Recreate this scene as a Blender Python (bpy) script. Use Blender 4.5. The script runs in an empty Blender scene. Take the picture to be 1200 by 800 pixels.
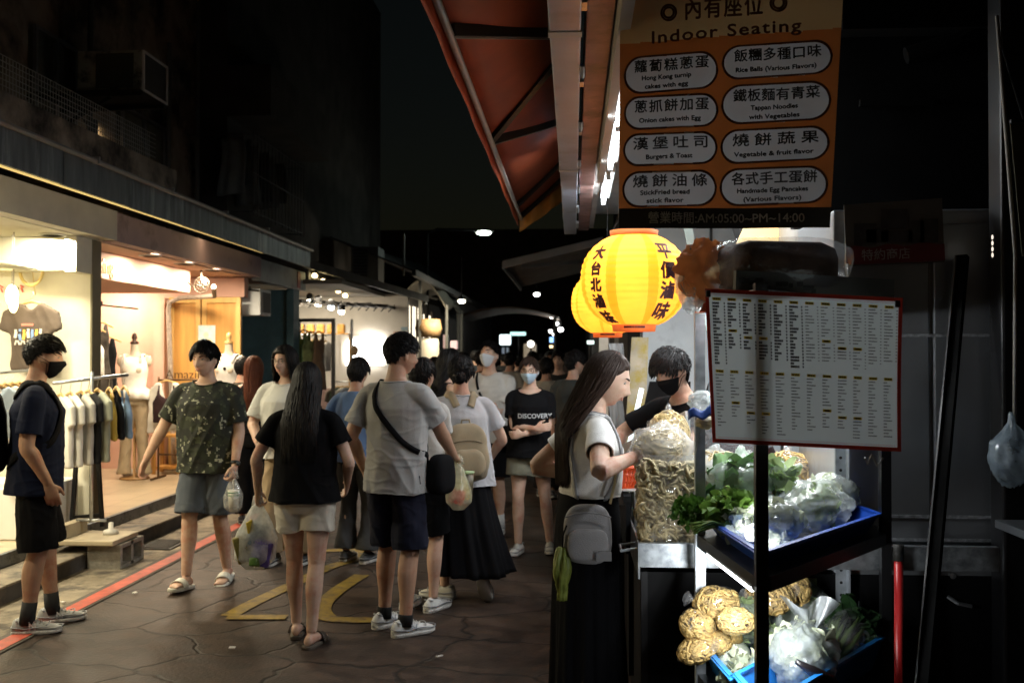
import bpy, bmesh, math, random
from math import sin, cos, pi, radians as R, sqrt, atan2, exp
from mathutils import Vector as V, Matrix, noise as mnoise
from mathutils.bvhtree import BVHTree
random.seed(7)
SC = bpy.context.scene
COL = SC.collection

# ---------------------------------------------------------------- camera, sky, exposure
F = 1167.0; CAMH = 1.65
YAW = math.atan(72 / F); PITCH = math.atan(16 / F)
cd = bpy.data.cameras.new('camera'); cam = bpy.data.objects.new('camera', cd); COL.objects.link(cam)
cam.location = (0, 0, CAMH); cam.rotation_euler = (pi / 2 + PITCH, 0, YAW)
cd.sensor_width = 36; cd.lens = 36 * F / 1200; cd.clip_start = .05; cd.clip_end = 500
cd.dof.use_dof = True; cd.dof.focus_distance = 4.2; cd.dof.aperture_fstop = 3.6; cd.dof.aperture_blades = 7
SC.camera = cam
SC.render.engine = 'CYCLES'
SC.cycles.use_denoising = True
SC.cycles.max_bounces = 6; SC.cycles.diffuse_bounces = 3; SC.cycles.glossy_bounces = 3
SC.cycles.transparent_max_bounces = 12; SC.cycles.transmission_bounces = 4
SC.cycles.sample_clamp_indirect = 3.0
SC.cycles.caustics_reflective = False; SC.cycles.caustics_refractive = False
SC.view_settings.view_transform = 'Standard'; SC.view_settings.look = 'None'
SC.view_settings.exposure = 0.0; SC.view_settings.gamma = 1.0
w = bpy.data.worlds.new('World'); SC.world = w; w.use_nodes = True
nt = w.node_tree; sky = nt.nodes.new('ShaderNodeTexSky'); sky.sky_type = 'NISHITA'; sky.sun_disc = False
sky.sun_elevation = R(2); sky.sun_rotation = R(200)
nt.links.new(sky.outputs[0], nt.nodes['Background'].inputs[0]); nt.nodes['Background'].inputs[1].default_value = .0025

CR = cam.rotation_euler.to_matrix()
def P(px, py, Y):
    """point at street distance Y seen at photo pixel (px,py)"""
    d = CR @ V(((px - 600) / F, (400 - py) / F, -1)); t = Y / d.y
    return V((d.x * t, Y, CAMH + d.z * t))
def PX(px, py, X):
    d = CR @ V(((px - 600) / F, (400 - py) / F, -1)); t = X / d.x
    return V((X, d.y * t, CAMH + d.z * t))
def PZ(px, py, z=0.0):
    d = CR @ V(((px - 600) / F, (400 - py) / F, -1)); t = (z - CAMH) / d.z
    return V((d.x * t, d.y * t, z))

# ---------------------------------------------------------------- materials
MATS = {}
LOCAL = []   # things whose parts are modelled in their own frame
def M(name, col, rough=.6, metal=0, var=.12, scale=6, bump=0, bscale=60, emit=None, es=0, trl=0, sss=0, spec=.5, dirt=None, dscale=3, dthr=.55, coat=0, sheen=0, aniso=None):
    if name in MATS: return MATS[name]
    m = bpy.data.materials.new(name); m.use_nodes = True; MATS[name] = m
    t = m.node_tree; N = t.nodes; L = t.links; b = N['Principled BSDF']; out = N['Material Output']
    c4 = (*col, 1)
    b.inputs['Base Color'].default_value = c4; b.inputs['Roughness'].default_value = rough; b.inputs['Metallic'].default_value = metal
    b.inputs['Specular IOR Level'].default_value = spec
    if coat: b.inputs['Coat Weight'].default_value = coat; b.inputs['Coat Roughness'].default_value = .1
    if sheen: b.inputs['Sheen Weight'].default_value = sheen
    if sss:
        b.inputs['Subsurface Weight'].default_value = sss; b.inputs['Subsurface Radius'].default_value = (.012, .005, .003); b.inputs['Subsurface Scale'].default_value = 1
    tc = N.new('ShaderNodeTexCoord'); src = tc.outputs['Object']
    if aniso:
        mp = N.new('ShaderNodeMapping'); mp.inputs['Scale'].default_value = aniso; L.new(src, mp.inputs[0]); src = mp.outputs[0]
    csock = None
    if var:
        n = N.new('ShaderNodeTexNoise'); n.inputs['Scale'].default_value = scale; n.inputs['Detail'].default_value = 6; L.new(src, n.inputs['Vector'])
        r = N.new('ShaderNodeValToRGB'); r.color_ramp.elements[0].position = .3; r.color_ramp.elements[1].position = .7
        r.color_ramp.elements[0].color = (*[x * (1 - var) for x in col], 1); r.color_ramp.elements[1].color = (*[min(1, x * (1 + var)) for x in col], 1)
        L.new(n.outputs['Fac'], r.inputs[0]); csock = r.outputs[0]
    if dirt:
        n2 = N.new('ShaderNodeTexNoise'); n2.inputs['Scale'].default_value = dscale; n2.inputs['Detail'].default_value = 9; n2.inputs['Roughness'].default_value = .65; L.new(src, n2.inputs['Vector'])
        r2 = N.new('ShaderNodeValToRGB'); r2.color_ramp.elements[0].position = dthr - .06; r2.color_ramp.elements[1].position = dthr + .1
        L.new(n2.outputs['Fac'], r2.inputs[0])
        mx = N.new('ShaderNodeMix'); mx.data_type = 'RGBA'; L.new(r2.outputs[0], mx.inputs[0])
        if csock: L.new(csock, mx.inputs[6])
        else: mx.inputs[6].default_value = c4
        mx.inputs[7].default_value = (*dirt, 1); csock = mx.outputs[2]
    if csock: L.new(csock, b.inputs['Base Color'])
    if bump:
        n3 = N.new('ShaderNodeTexNoise'); n3.inputs['Scale'].default_value = bscale; n3.inputs['Detail'].default_value = 4; L.new(src, n3.inputs['Vector'])
        bp = N.new('ShaderNodeBump'); bp.inputs['Strength'].default_value = bump; bp.inputs['Distance'].default_value = .01
        L.new(n3.outputs['Fac'], bp.inputs['Height']); L.new(bp.outputs[0], b.inputs['Normal'])
    if emit:
        b.inputs['Emission Color'].default_value = (*emit, 1); b.inputs['Emission Strength'].default_value = es
    if trl:
        tb = N.new('ShaderNodeBsdfTranslucent')
        if csock: L.new(csock, tb.inputs[0])
        else: tb.inputs[0].default_value = c4
        ms = N.new('ShaderNodeMixShader'); ms.inputs[0].default_value = trl
        L.new(b.outputs[0], ms.inputs[1]); L.new(tb.outputs[0], ms.inputs[2]); L.new(ms.outputs[0], out.inputs[0])
    return m

def lamp_mat(name, col, s): return M(name, (.8, .8, .8), emit=col, es=s, var=0)
def cloth(name, col, var=.12, bump=.25, rough=.85, bs=220, trl=0): return M(name, col, rough, var=var, scale=9, bump=bump, bscale=bs, spec=min(.2, .05 + max(col)), sheen=.15 * min(1, max(col) / .25), trl=trl)
def film(name, col=(.9, .92, .95), a=.3, rough=.12, milky=.5):
    """thin clear or milky plastic film"""
    if name in MATS: return MATS[name]
    m = bpy.data.materials.new(name); m.use_nodes = True; MATS[name] = m
    t = m.node_tree; N = t.nodes; L = t.links; out = N['Material Output']; b = N['Principled BSDF']
    b.inputs['Base Color'].default_value = (*col, 1); b.inputs['Roughness'].default_value = rough; b.inputs['Specular IOR Level'].default_value = .7
    tb = N.new('ShaderNodeBsdfTranslucent'); tb.inputs[0].default_value = (*col, 1)
    m1 = N.new('ShaderNodeMixShader'); m1.inputs[0].default_value = milky; L.new(b.outputs[0], m1.inputs[1]); L.new(tb.outputs[0], m1.inputs[2])
    tr = N.new('ShaderNodeBsdfTransparent'); tr.inputs[0].default_value = (1, 1, 1, 1)
    gl = N.new('ShaderNodeBsdfGlossy'); gl.inputs['Roughness'].default_value = rough
    m0 = N.new('ShaderNodeMixShader'); m0.inputs[0].default_value = .10; L.new(tr.outputs[0], m0.inputs[1]); L.new(gl.outputs[0], m0.inputs[2])
    m2 = N.new('ShaderNodeMixShader')
    tc = N.new('ShaderNodeTexCoord'); n = N.new('ShaderNodeTexNoise'); n.inputs['Scale'].default_value = 14; n.inputs['Detail'].default_value = 6; L.new(tc.outputs['Object'], n.inputs['Vector'])
    r = N.new('ShaderNodeMapRange'); r.inputs[1].default_value = .3; r.inputs[2].default_value = .7; r.inputs[3].default_value = a * .4; r.inputs[4].default_value = min(1, a * 1.6); L.new(n.outputs['Fac'], r.inputs[0])
    L.new(r.outputs[0], m2.inputs[0]); L.new(m0.outputs[0], m2.inputs[1]); L.new(m1.outputs[0], m2.inputs[2]); L.new(m2.outputs[0], out.inputs[0])
    bp = N.new('ShaderNodeBump'); bp.inputs['Strength'].default_value = .5; bp.inputs['Distance'].default_value = .01
    n3 = N.new('ShaderNodeTexNoise'); n3.inputs['Scale'].default_value = 35; L.new(tc.outputs['Object'], n3.inputs['Vector'])
    L.new(n3.outputs['Fac'], bp.inputs['Height']); L.new(bp.outputs[0], b.inputs['Normal']); L.new(bp.outputs[0], gl.inputs['Normal'])
    return m

# ---------------------------------------------------------------- mesh builder
class MB:
    def __init__(s): s.v = []; s.f = []; s.mi = []; s.cur = 0
    def add(s, vs, fs):
        o = len(s.v); s.v += [V(p) for p in vs]
        for f in fs: s.f.append([i + o for i in f]); s.mi.append(s.cur)
        return s
    def quad(s, *p): return s.add(p, [list(range(len(p)))])
    def box(s, c, d, rz=0, rx=0, ry=0, b=0):
        c = V(c); x, y, z = [q / 2 for q in d]; m = Matrix.Rotation(rz, 3, 'Z') @ Matrix.Rotation(ry, 3, 'Y') @ Matrix.Rotation(rx, 3, 'X')
        if b <= 0:
            vs = [(-x, -y, -z), (x, -y, -z), (x, y, -z), (-x, y, -z), (-x, -y, z), (x, -y, z), (x, y, z), (-x, y, z)]
            fs = [(0, 3, 2, 1), (4, 5, 6, 7), (0, 1, 5, 4), (1, 2, 6, 5), (2, 3, 7, 6), (3, 0, 4, 7)]
            return s.add([c + m @ V(p) for p in vs], fs)
        bm = bmesh.new(); bmesh.ops.create_cube(bm, size=1)
        for v in bm.verts: v.co = V((v.co.x * d[0], v.co.y * d[1], v.co.z * d[2]))
        bmesh.ops.bevel(bm, geom=bm.edges[:], offset=min(b, min(d) * .45), segments=2, affect='EDGES', profile=.5)
        bm.verts.index_update()
        s.add([c + m @ v.co for v in bm.verts], [[v.index for v in f.verts] for f in bm.faces]); bm.free(); return s
    def b2(s, a, b, bev=0):
        a = V(a); b = V(b); return s.box((a + b) / 2, [abs(q) for q in (b - a)], b=bev)
    def beam(s, a, b, w, h, up=(0, 0, 1)):
        a = V(a); b = V(b); d = (b - a).normalized(); u = V(up)
        if abs(d.dot(u)) > .98: u = V((0, 1, 0))
        x = d.cross(u).normalized() * (w / 2); y = x.cross(d).normalized() * (h / 2)
        vs = [a - x - y, a + x - y, a + x + y, a - x + y, b - x - y, b + x - y, b + x + y, b - x + y]
        return s.add(vs, [(0, 3, 2, 1), (4, 5, 6, 7), (0, 1, 5, 4), (1, 2, 6, 5), (2, 3, 7, 6), (3, 0, 4, 7)])
    def tube(s, pts, r, n=8, cap=True, closed=False):
        pts = [V(p) for p in pts]; k = len(pts)
        rr = r if hasattr(r, '__len__') else [r] * k
        o = len(s.v); up = None; fs = []
        for i, p in enumerate(pts):
            a = pts[(i - 1) % k if closed else max(i - 1, 0)]; b = pts[(i + 1) % k if closed else min(i + 1, k - 1)]; d = (b - a)
            d = d.normalized() if d.length > 1e-9 else V((0, 0, 1))
            if up is None: up = d.orthogonal().normalized()
            else:
                up = up - d * up.dot(d); up = up.normalized() if up.length > 1e-6 else d.orthogonal().normalized()
            w_ = d.cross(up)
            for j in range(n):
                a_ = 2 * pi * j / n; s.v.append(p + (up * cos(a_) + w_ * sin(a_)) * rr[i])
        for i in range(k if closed else k - 1):
            for j in range(n):
                q = (i + 1) % k
                fs.append([o + i * n + j, o + i * n + (j + 1) % n, o + q * n + (j + 1) % n, o + q * n + j])
        if cap and not closed:
            fs.append([o + j for j in range(n)][::-1]); fs.append([o + (k - 1) * n + j for j in range(n)])
        s.f += fs; s.mi += [s.cur] * len(fs); return s
    def rings(s, rings, cap=True, closed=True):
        """loft between rings of equal length"""
        o = len(s.v); n = len(rings[0]); fs = []
        for r in rings: s.v += [V(p) for p in r]
        for i in range(len(rings) - 1):
            for j in range(n if closed else n - 1):
                fs.append([o + i * n + j, o + i * n + (j + 1) % n, o + (i + 1) * n + (j + 1) % n, o + (i + 1) * n + j])
        if cap: fs.append([o + j for j in range(n)][::-1]); fs.append([o + (len(rings) - 1) * n + j for j in range(n)])
        s.f += fs; s.mi += [s.cur] * len(fs); return s
    def ell(s, c, r, m=None, nu=16, nv=10, noise=0, nscale=8, seed=0):
        c = V(c); o = len(s.v); fs = []
        r = r if hasattr(r, '__len__') else (r, r, r)
        pts = []
        for i in range(nv + 1):
            th = pi * i / nv
            for j in range(nu):
                ph = 2 * pi * j / nu; d = V((sin(th) * cos(ph), sin(th) * sin(ph), cos(th)))
                p = V((d.x * r[0], d.y * r[1], d.z * r[2]))
                if noise: p *= 1 + noise * mnoise.noise(d * nscale * .3 + V((seed, seed * .7, 0))) + noise * .5 * mnoise.noise(d * nscale + V((seed, 0, 3)))
                pts.append(c + (m @ p if m else p))
        s.v += pts
        for i in range(nv):
            for j in range(nu): fs.append([o + i * nu + j, o + (i + 1) * nu + j, o + (i + 1) * nu + (j + 1) % nu, o + i * nu + (j + 1) % nu])
        s.f += fs; s.mi += [s.cur] * len(fs); return s
    def lathe(s, c, prof, n=24, axis='Z'):
        c = V(c)
        def q(r, z, a):
            return c + (V((r * cos(a), r * sin(a), z)) if axis == 'Z' else V((r * cos(a), z, r * sin(a))) if axis == 'Y' else V((z, r * cos(a), r * sin(a))))
        return s.rings([[q(max(r, 1e-4), z, 2 * pi * j / n) for j in range(n)] for r, z in prof])
    def prism(s, poly, origin, ux, uy, depth):
        """2D outline poly (u,v) placed at origin with axes ux, uy, extruded by vector depth"""
        o = V(origin); ux = V(ux); uy = V(uy); dv = V(depth); k = len(poly)
        a = [o + ux * u + uy * v for u, v in poly]; b = [p + dv for p in a]
        return s.add(a + b, [list(range(k))[::-1], list(range(k, 2 * k))] + [[i, (i + 1) % k, k + (i + 1) % k, k + i] for i in range(k)])
    def grid(s, fn, nu, nv):
        o = len(s.v); fs = []
        for i in range(nu + 1):
            for j in range(nv + 1): s.v.append(V(fn(i / nu, j / nv)))
        for i in range(nu):
            for j in range(nv): fs.append([o + i * (nv + 1) + j, o + (i + 1) * (nv + 1) + j, o + (i + 1) * (nv + 1) + j + 1, o + i * (nv + 1) + j + 1])
        s.f += fs; s.mi += [s.cur] * len(fs); return s
    def xf(s, m):
        s.v = [m @ p for p in s.v]; return s

def link_mesh(name, vs, fs, mats, parent=None, smooth=False, mi=None, solid=0):
    me = bpy.data.meshes.new(name); me.from_pydata([tuple(p) for p in vs], [], [tuple(f) for f in fs])
    for m in (mats if isinstance(mats, (list, tuple)) else [mats]): me.materials.append(m)
    if mi: me.polygons.foreach_set('material_index', mi)
    if smooth: me.polygons.foreach_set('use_smooth', [True] * len(me.polygons))
    me.update()
    o = bpy.data.objects.new(name, me); COL.objects.link(o)
    if parent is not None:
        o.parent = parent
        if parent.type == 'EMPTY' and parent not in LOCAL: o.location = -V(parent.location)
    if solid:
        md = o.modifiers.new('thickness', 'SOLIDIFY'); md.thickness = solid; md.offset = -1
    return o
def build(mb, name, mats, parent=None, smooth=False, angle=None, solid=0, label=None):
    o = link_mesh(name, mb.v, mb.f, mats, parent, smooth, mb.mi if isinstance(mats, (list, tuple)) else None, solid)
    if smooth and angle is not None:
        try: o.data.set_sharp_from_angle(angle=R(angle))
        except Exception: pass
    if label: o['label'] = label
    return o
def tag(o, label, cat, group=None):
    o['label'] = label; o['category'] = cat
    if group: o['group'] = group
    return o
def thing(name, label, cat, loc=(0, 0, 0), group=None, rz=0, local=False):
    o = bpy.data.objects.new(name, None); COL.objects.link(o); o.location = loc; o.rotation_euler = (0, 0, rz); o.empty_display_size = .1
    if local: LOCAL.append(o)
    return tag(o, label, cat, group)
def structure(o): o['kind'] = 'structure'; return o
def stuff(o): o['kind'] = 'stuff'; return o

def copy_tree(o, parent=None):
    c = o.copy(); COL.objects.link(c)
    if parent is not None: c.parent = parent
    for ch in list(o.children): copy_tree(ch, c)
    return c

_T = {}
_tmp_obj = None
def text2d(body, size=1.0, bold=0.0, align='CENTER', spacing=1.0, line=1.0):
    key = (body, bold, align, spacing, line)
    if key not in _T:
        cu = bpy.data.curves.new('lettering', 'FONT'); cu.body = body; cu.size = 1; cu.offset = bold; cu.align_x = align; cu.align_y = 'CENTER'
        cu.space_character = spacing; cu.space_line = line; cu.resolution_u = 3
        o = bpy.data.objects.new('lettering', cu); COL.objects.link(o)
        dg = bpy.context.evaluated_depsgraph_get(); dg.update()
        me = bpy.data.meshes.new_from_object(o.evaluated_get(dg))
        _T[key] = ([v.co.copy() for v in me.vertices], [list(p.vertices) for p in me.polygons])
        bpy.data.objects.remove(o); bpy.data.curves.remove(cu); bpy.data.meshes.remove(me)
    vs, fs = _T[key]
    return [V((p.x * size, p.y * size)) for p in vs], fs
def put_text(mb, body, origin, ux, uy, size, bold=0.0, align='CENTER', spacing=1.0, fn=None, fitw=None, line=1.0):
    """flat lettering; fn(u,v)->point maps it onto a curved face"""
    vs, fs = text2d(body, size, bold, align, spacing, line)
    sx = 1
    if fitw and vs:
        wd = max(p.x for p in vs) - min(p.x for p in vs)
        if wd > 0: sx = fitw / wd
    o = V(origin) if origin is not None else None; ux = V(ux) if ux else None; uy = V(uy) if uy else None
    pts = [fn(p.x * sx, p.y) if fn else o + ux * p.x * sx + uy * p.y for p in vs]
    return mb.add(pts, fs)

def remesh(mb, vox, smooth=3, fac=.5):
    """voxel-fuse a builder's solids into one continuous skin; returns (verts, faces)"""
    me = bpy.data.meshes.new('t'); me.from_pydata([tuple(p) for p in mb.v], [], [tuple(f) for f in mb.f]); me.update()
    bm = bmesh.new(); bm.from_mesh(me); bmesh.ops.recalc_face_normals(bm, faces=bm.faces[:]); bm.to_mesh(me); bm.free()
    o = bpy.data.objects.new('t', me); COL.objects.link(o)
    md = o.modifiers.new('r', 'REMESH'); md.mode = 'VOXEL'; md.voxel_size = vox
    if smooth: sm = o.modifiers.new('s', 'SMOOTH'); sm.iterations = smooth; sm.factor = fac
    dg = bpy.context.evaluated_depsgraph_get(); dg.update()
    m2 = bpy.data.meshes.new_from_object(o.evaluated_get(dg))
    vs = [v.co.copy() for v in m2.vertices]; fs = [list(p.vertices) for p in m2.polygons]; ns = [v.normal.copy() for v in m2.vertices]
    bpy.data.objects.remove(o); bpy.data.meshes.remove(me); bpy.data.meshes.remove(m2)
    return vs, fs, ns
def compact(vs, fs):
    used = {}; out = []
    nf = []
    for f in fs:
        g = []
        for i in f:
            if i not in used: used[i] = len(out); out.append(vs[i])
            g.append(used[i])
        nf.append(g)
    return out, nf

def area(name, loc, tgt, size, power, col=(1, 1, 1), sy=None, spread=None):
    l = bpy.data.lights.new(name, 'AREA'); l.energy = power; l.color = col; l.size = size
    if sy: l.shape = 'RECTANGLE'; l.size_y = sy
    if spread: l.spread = R(spread)
    o = bpy.data.objects.new(name, l); COL.objects.link(o); o.location = loc
    o.rotation_euler = (V(tgt) - V(loc)).to_track_quat('-Z', 'Y').to_euler(); return o
def point(name, loc, power, col=(1, 1, 1), r=.05):
    l = bpy.data.lights.new(name, 'POINT'); l.energy = power; l.color = col; l.shadow_soft_size = r
    o = bpy.data.objects.new(name, l); COL.objects.link(o); o.location = loc; return o
def nz(p, s=1.0, seed=0.0): return mnoise.noise(V(p) * s + V((seed, seed * 1.7, -seed)))
# ================================================================ ground
def road_material():
    m = bpy.data.materials.new('stamped_concrete'); m.use_nodes = True; t = m.node_tree; N = t.nodes; L = t.links; b = N['Principled BSDF']; b.inputs['Specular IOR Level'].default_value = .25
    tc = N.new('ShaderNodeTexCoord')
    n1 = N.new('ShaderNodeTexNoise'); n1.inputs['Scale'].default_value = 2.2; n1.inputs['Detail'].default_value = 3; L.new(tc.outputs['Object'], n1.inputs['Vector'])
    sub = N.new('ShaderNodeVectorMath'); sub.operation = 'SUBTRACT'; L.new(n1.outputs['Color'], sub.inputs[0]); sub.inputs[1].default_value = (.5, .5, .5)
    ma = N.new('ShaderNodeVectorMath'); ma.operation = 'MULTIPLY_ADD'; L.new(sub.outputs[0], ma.inputs[0]); ma.inputs[1].default_value = (.34, .34, 0); L.new(tc.outputs['Object'], ma.inputs[2])
    mp = N.new('ShaderNodeMapping'); mp.inputs['Scale'].default_value = (1.45, 1.85, 1); mp.inputs['Rotation'].default_value = (0, 0, .3); L.new(ma.outputs[0], mp.inputs[0])
    vo = N.new('ShaderNodeTexVoronoi'); vo.feature = 'DISTANCE_TO_EDGE'; vo.voronoi_dimensions = '2D'; vo.inputs['Scale'].default_value = 1.0; vo.inputs['Randomness'].default_value = .8; L.new(mp.outputs[0], vo.inputs['Vector'])
    vc = N.new('ShaderNodeTexVoronoi'); vc.feature = 'F1'; vc.voronoi_dimensions = '2D'; vc.inputs['Randomness'].default_value = .8; L.new(mp.outputs[0], vc.inputs['Vector'])
    gr = N.new('ShaderNodeMapRange'); gr.inputs[1].default_value = .002; gr.inputs[2].default_value = .030; L.new(vo.outputs['Distance'], gr.inputs[0])
    n2 = N.new('ShaderNodeTexNoise'); n2.inputs['Scale'].default_value = 5; n2.inputs['Detail'].default_value = 10; n2.inputs['Roughness'].default_value = .7; L.new(tc.outputs['Object'], n2.inputs['Vector'])
    r = N.new('ShaderNodeValToRGB'); r.color_ramp.elements[0].position = .3; r.color_ramp.elements[0].color = (.026, .0175, .0135, 1); r.color_ramp.elements[1].position = .75; r.color_ramp.elements[1].color = (.068, .045, .034, 1); L.new(n2.outputs['Fac'], r.inputs[0])
    hs = N.new('ShaderNodeHueSaturation'); L.new(r.outputs[0], hs.inputs['Color'])
    sx = N.new('ShaderNodeSeparateColor'); L.new(vc.outputs['Color'], sx.inputs[0]); mr = N.new('ShaderNodeMapRange'); mr.inputs[3].default_value = .68; mr.inputs[4].default_value = 1.25; L.new(sx.outputs[0], mr.inputs[0]); L.new(mr.outputs[0], hs.inputs['Value'])
    mx = N.new('ShaderNodeMix'); mx.data_type = 'RGBA'; n4 = N.new('ShaderNodeTexNoise'); n4.inputs['Scale'].default_value = 1.1; n4.inputs['Detail'].default_value = 8; n4.inputs['Roughness'].default_value = .75; L.new(tc.outputs['Object'], n4.inputs['Vector'])
    r4 = N.new('ShaderNodeMapRange'); r4.inputs[1].default_value = .35; r4.inputs[2].default_value = .62; r4.inputs[3].default_value = .55; r4.inputs[4].default_value = 1.15; L.new(n4.outputs['Fac'], r4.inputs[0])   # worn and stained patches
    v4 = N.new('ShaderNodeMath'); v4.operation = 'MULTIPLY'; L.new(mr.outputs[0], v4.inputs[0]); L.new(r4.outputs[0], v4.inputs[1]); L.new(v4.outputs[0], hs.inputs['Value'])
    L.new(gr.outputs[0], mx.inputs[0]); mx.inputs[6].default_value = (.008, .006, .005, 1); L.new(hs.outputs[0], mx.inputs[7]); L.new(mx.outputs[2], b.inputs['Base Color'])
    rr = N.new('ShaderNodeMapRange'); rr.inputs[3].default_value = .42; rr.inputs[4].default_value = .72; L.new(n2.outputs['Fac'], rr.inputs[0]); L.new(rr.outputs[0], b.inputs['Roughness'])
    n3 = N.new('ShaderNodeTexNoise'); n3.inputs['Scale'].default_value = 45; n3.inputs['Detail'].default_value = 6; L.new(tc.outputs['Object'], n3.inputs['Vector'])
    ad = N.new('ShaderNodeMath'); ad.operation = 'MULTIPLY_ADD'; L.new(gr.outputs[0], ad.inputs[0]); ad.inputs[1].default_value = 1.6; L.new(n3.outputs['Fac'], ad.inputs[2])
    bp = N.new('ShaderNodeBump'); bp.inputs['Strength'].default_value = .5; bp.inputs['Distance'].default_value = .006; L.new(ad.outputs[0], bp.inputs['Height']); L.new(bp.outputs[0], b.inputs['Normal'])
    return m
def slab(name, x0, y0, x1, y1, z, mat):
    mb = MB(); mb.quad((x0, y0, z), (x1, y0, z), (x1, y1, z), (x0, y1, z)); return structure(build(mb, name, mat))
slab('road', -40, -8, 40, 90, 0, road_material())
slab('gutter', -3.76, -3, -3.34, 60, .004, M('gutter_concrete', (.20, .165, .115), .85, var=.25, scale=5, bump=.5, bscale=40, dirt=(.05, .04, .03), dscale=4, dthr=.52))
slab('gutter_edge', -3.34, -3, -3.16, 60, .008, M('gutter_dark', (.075, .062, .05), .85, var=.25, scale=7, bump=.5, bscale=40, dirt=(.16, .13, .10), dscale=6, dthr=.6))
PAINT_R = M('red_paint', (.36, .05, .022), .6, var=.25, scale=14, bump=.2, dirt=(.12, .06, .04), dscale=22, dthr=.62)
PAINT_Y = M('yellow_paint', (.20, .13, .015), .6, var=.3, scale=12, bump=.2, dirt=(.09, .06, .035), dscale=16, dthr=.56)
mb = MB(); mb.quad((-3.29, -3, .012), (-3.18, -3, .012), (-3.18, 45, .012), (-3.29, 45, .012)); structure(build(mb, 'red_kerb_line', PAINT_R))
def paint_stroke(mb, px, w, z=.006):
    p = [PZ(x, y) for x, y in px]; p, _ = smooth_path(p, [(0,)] * len(p), 6)
    Lf, Rt = [], []
    for i, a in enumerate(p):
        d = (p[min(i + 1, len(p) - 1)] - p[max(i - 1, 0)]).normalized(); n = V((-d.y, d.x, 0)) * w / 2
        Lf.append(V((a.x + n.x, a.y + n.y, z))); Rt.append(V((a.x - n.x, a.y - n.y, z)))
    mb.rings([Lf, Rt], cap=False, closed=False)
def smooth_path(pts, vals, k=4):
    P_, V_ = [], []; n = len(pts)
    for i in range(n - 1):
        p0, p1, p2, p3 = pts[max(i - 1, 0)], pts[i], pts[i + 1], pts[min(i + 2, n - 1)]
        for q in range(k):
            t = q / k; t2 = t * t; t3 = t2 * t
            P_.append(.5 * ((2 * p1) + (p2 - p0) * t + (2 * p0 - 5 * p1 + 4 * p2 - p3) * t2 + (3 * p1 - p0 - 3 * p2 + p3) * t3))
            a = t2 * (3 - 2 * t); V_.append(tuple(x + (y - x) * a for x, y in zip(vals[i], vals[i + 1])))
    P_.append(pts[-1]); V_.append(vals[-1]); return P_, V_
mb = MB()
paint_stroke(mb, [(268, 722), (300, 705), (345, 684), (388, 664), (424, 653), (420, 645), (380, 646), (352, 652)], .115)
paint_stroke(mb, [(266, 724), (300, 724), (336, 724)], .105, .009)
paint_stroke(mb, [(424, 674), (396, 692), (378, 710), (384, 724), (412, 727), (440, 727)], .12, .007)
paint_stroke(mb, [(352, 652), (380, 646)], .10, .0095)
structure(build(mb, 'yellow_road_marking', PAINT_Y))
# small litter on the paving
for i, (px, py) in enumerate(((272, 684 + 78), (158, 697), (74, 708), (515, 772))):
    c = PZ(px, py); mb = MB(); mb.box((c.x, c.y, .018), (.035, .02, .006), rz=i * 1.3, rx=.2); tag(build(mb, 'paper_scrap', M('scrap', (.6, .58, .55), .8)), ['scrap of white paper on the paving before the sandals', 'pale scrap of paper beside the red kerb line', 'white paper scrap by the shoes of the man in navy', 'tiny white scrap on the dark paving, the one nearest the stall'][i], 'litter', 'litter on the paving')
t = thing('drain_grate', 'dark iron drain grate set in the gutter beside the steps', 'drain grate', (-3.55, 8.45, 0))
mb = MB(); mb.box((-3.55, 8.45, .010), (.30, .42, .010)); build(mb, 'plate', M('cast_iron', (.03, .028, .025), .6, .4), t)
mb = MB()
for k in range(9): mb.box((-3.55, 8.28 + k * .043, .019), (.24, .018, .008))
build(mb, 'slot_bars', M('cast_iron', (.03, .028, .025)), t)

# ================================================================ left: steps, shop floors
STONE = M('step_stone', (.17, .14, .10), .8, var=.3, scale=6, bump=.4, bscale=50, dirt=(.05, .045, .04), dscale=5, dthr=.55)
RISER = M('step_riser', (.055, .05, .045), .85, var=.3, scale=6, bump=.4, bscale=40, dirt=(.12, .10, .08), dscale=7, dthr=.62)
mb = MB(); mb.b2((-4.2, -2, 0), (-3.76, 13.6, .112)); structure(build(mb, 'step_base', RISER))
mb = MB()
for k in range(13): mb.b2((-4.2, -2 + k * 1.2 + .006, .112), (-3.745, -2 + (k + 1) * 1.2 - .006, .132), .006)
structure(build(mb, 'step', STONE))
TILE = M('shop_tile', (.42, .34, .23), .28, var=.14, scale=3, bump=.05, bscale=20)
t_ = TILE.node_tree; br = t_.nodes.new('ShaderNodeTexBrick'); tcx = t_.nodes.new('ShaderNodeTexCoord'); t_.links.new(tcx.outputs['Object'], br.inputs['Vector'])
br.offset = 0; br.inputs['Scale'].default_value = 1; br.inputs['Brick Width'].default_value = .4; br.inputs['Row Height'].default_value = .4; br.inputs['Mortar Size'].default_value = .004
src = TILE.node_tree.nodes['Principled BSDF'].inputs['Base Color'].links[0].from_socket
t_.links.new(src, br.inputs['Color1']); t_.links.new(src, br.inputs['Color2']); br.inputs['Mortar'].default_value = (.16, .12, .08, 1); t_.links.new(br.outputs['Color'], t_.nodes['Principled BSDF'].inputs['Base Color'])
mb = MB(); mb.b2((-9, -2, .0), (-4.08, 14.3, .22)); structure(build(mb, 'shop_floor', TILE))
mb = MB(); mb.b2((-4.10, -2, .135), (-4.06, 13.6, .232), .004); structure(build(mb, 'step_nosing', M('nosing_metal', (.16, .17, .18), .45, .6, var=.3, dirt=(.05, .05, .05), dscale=12)))

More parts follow.
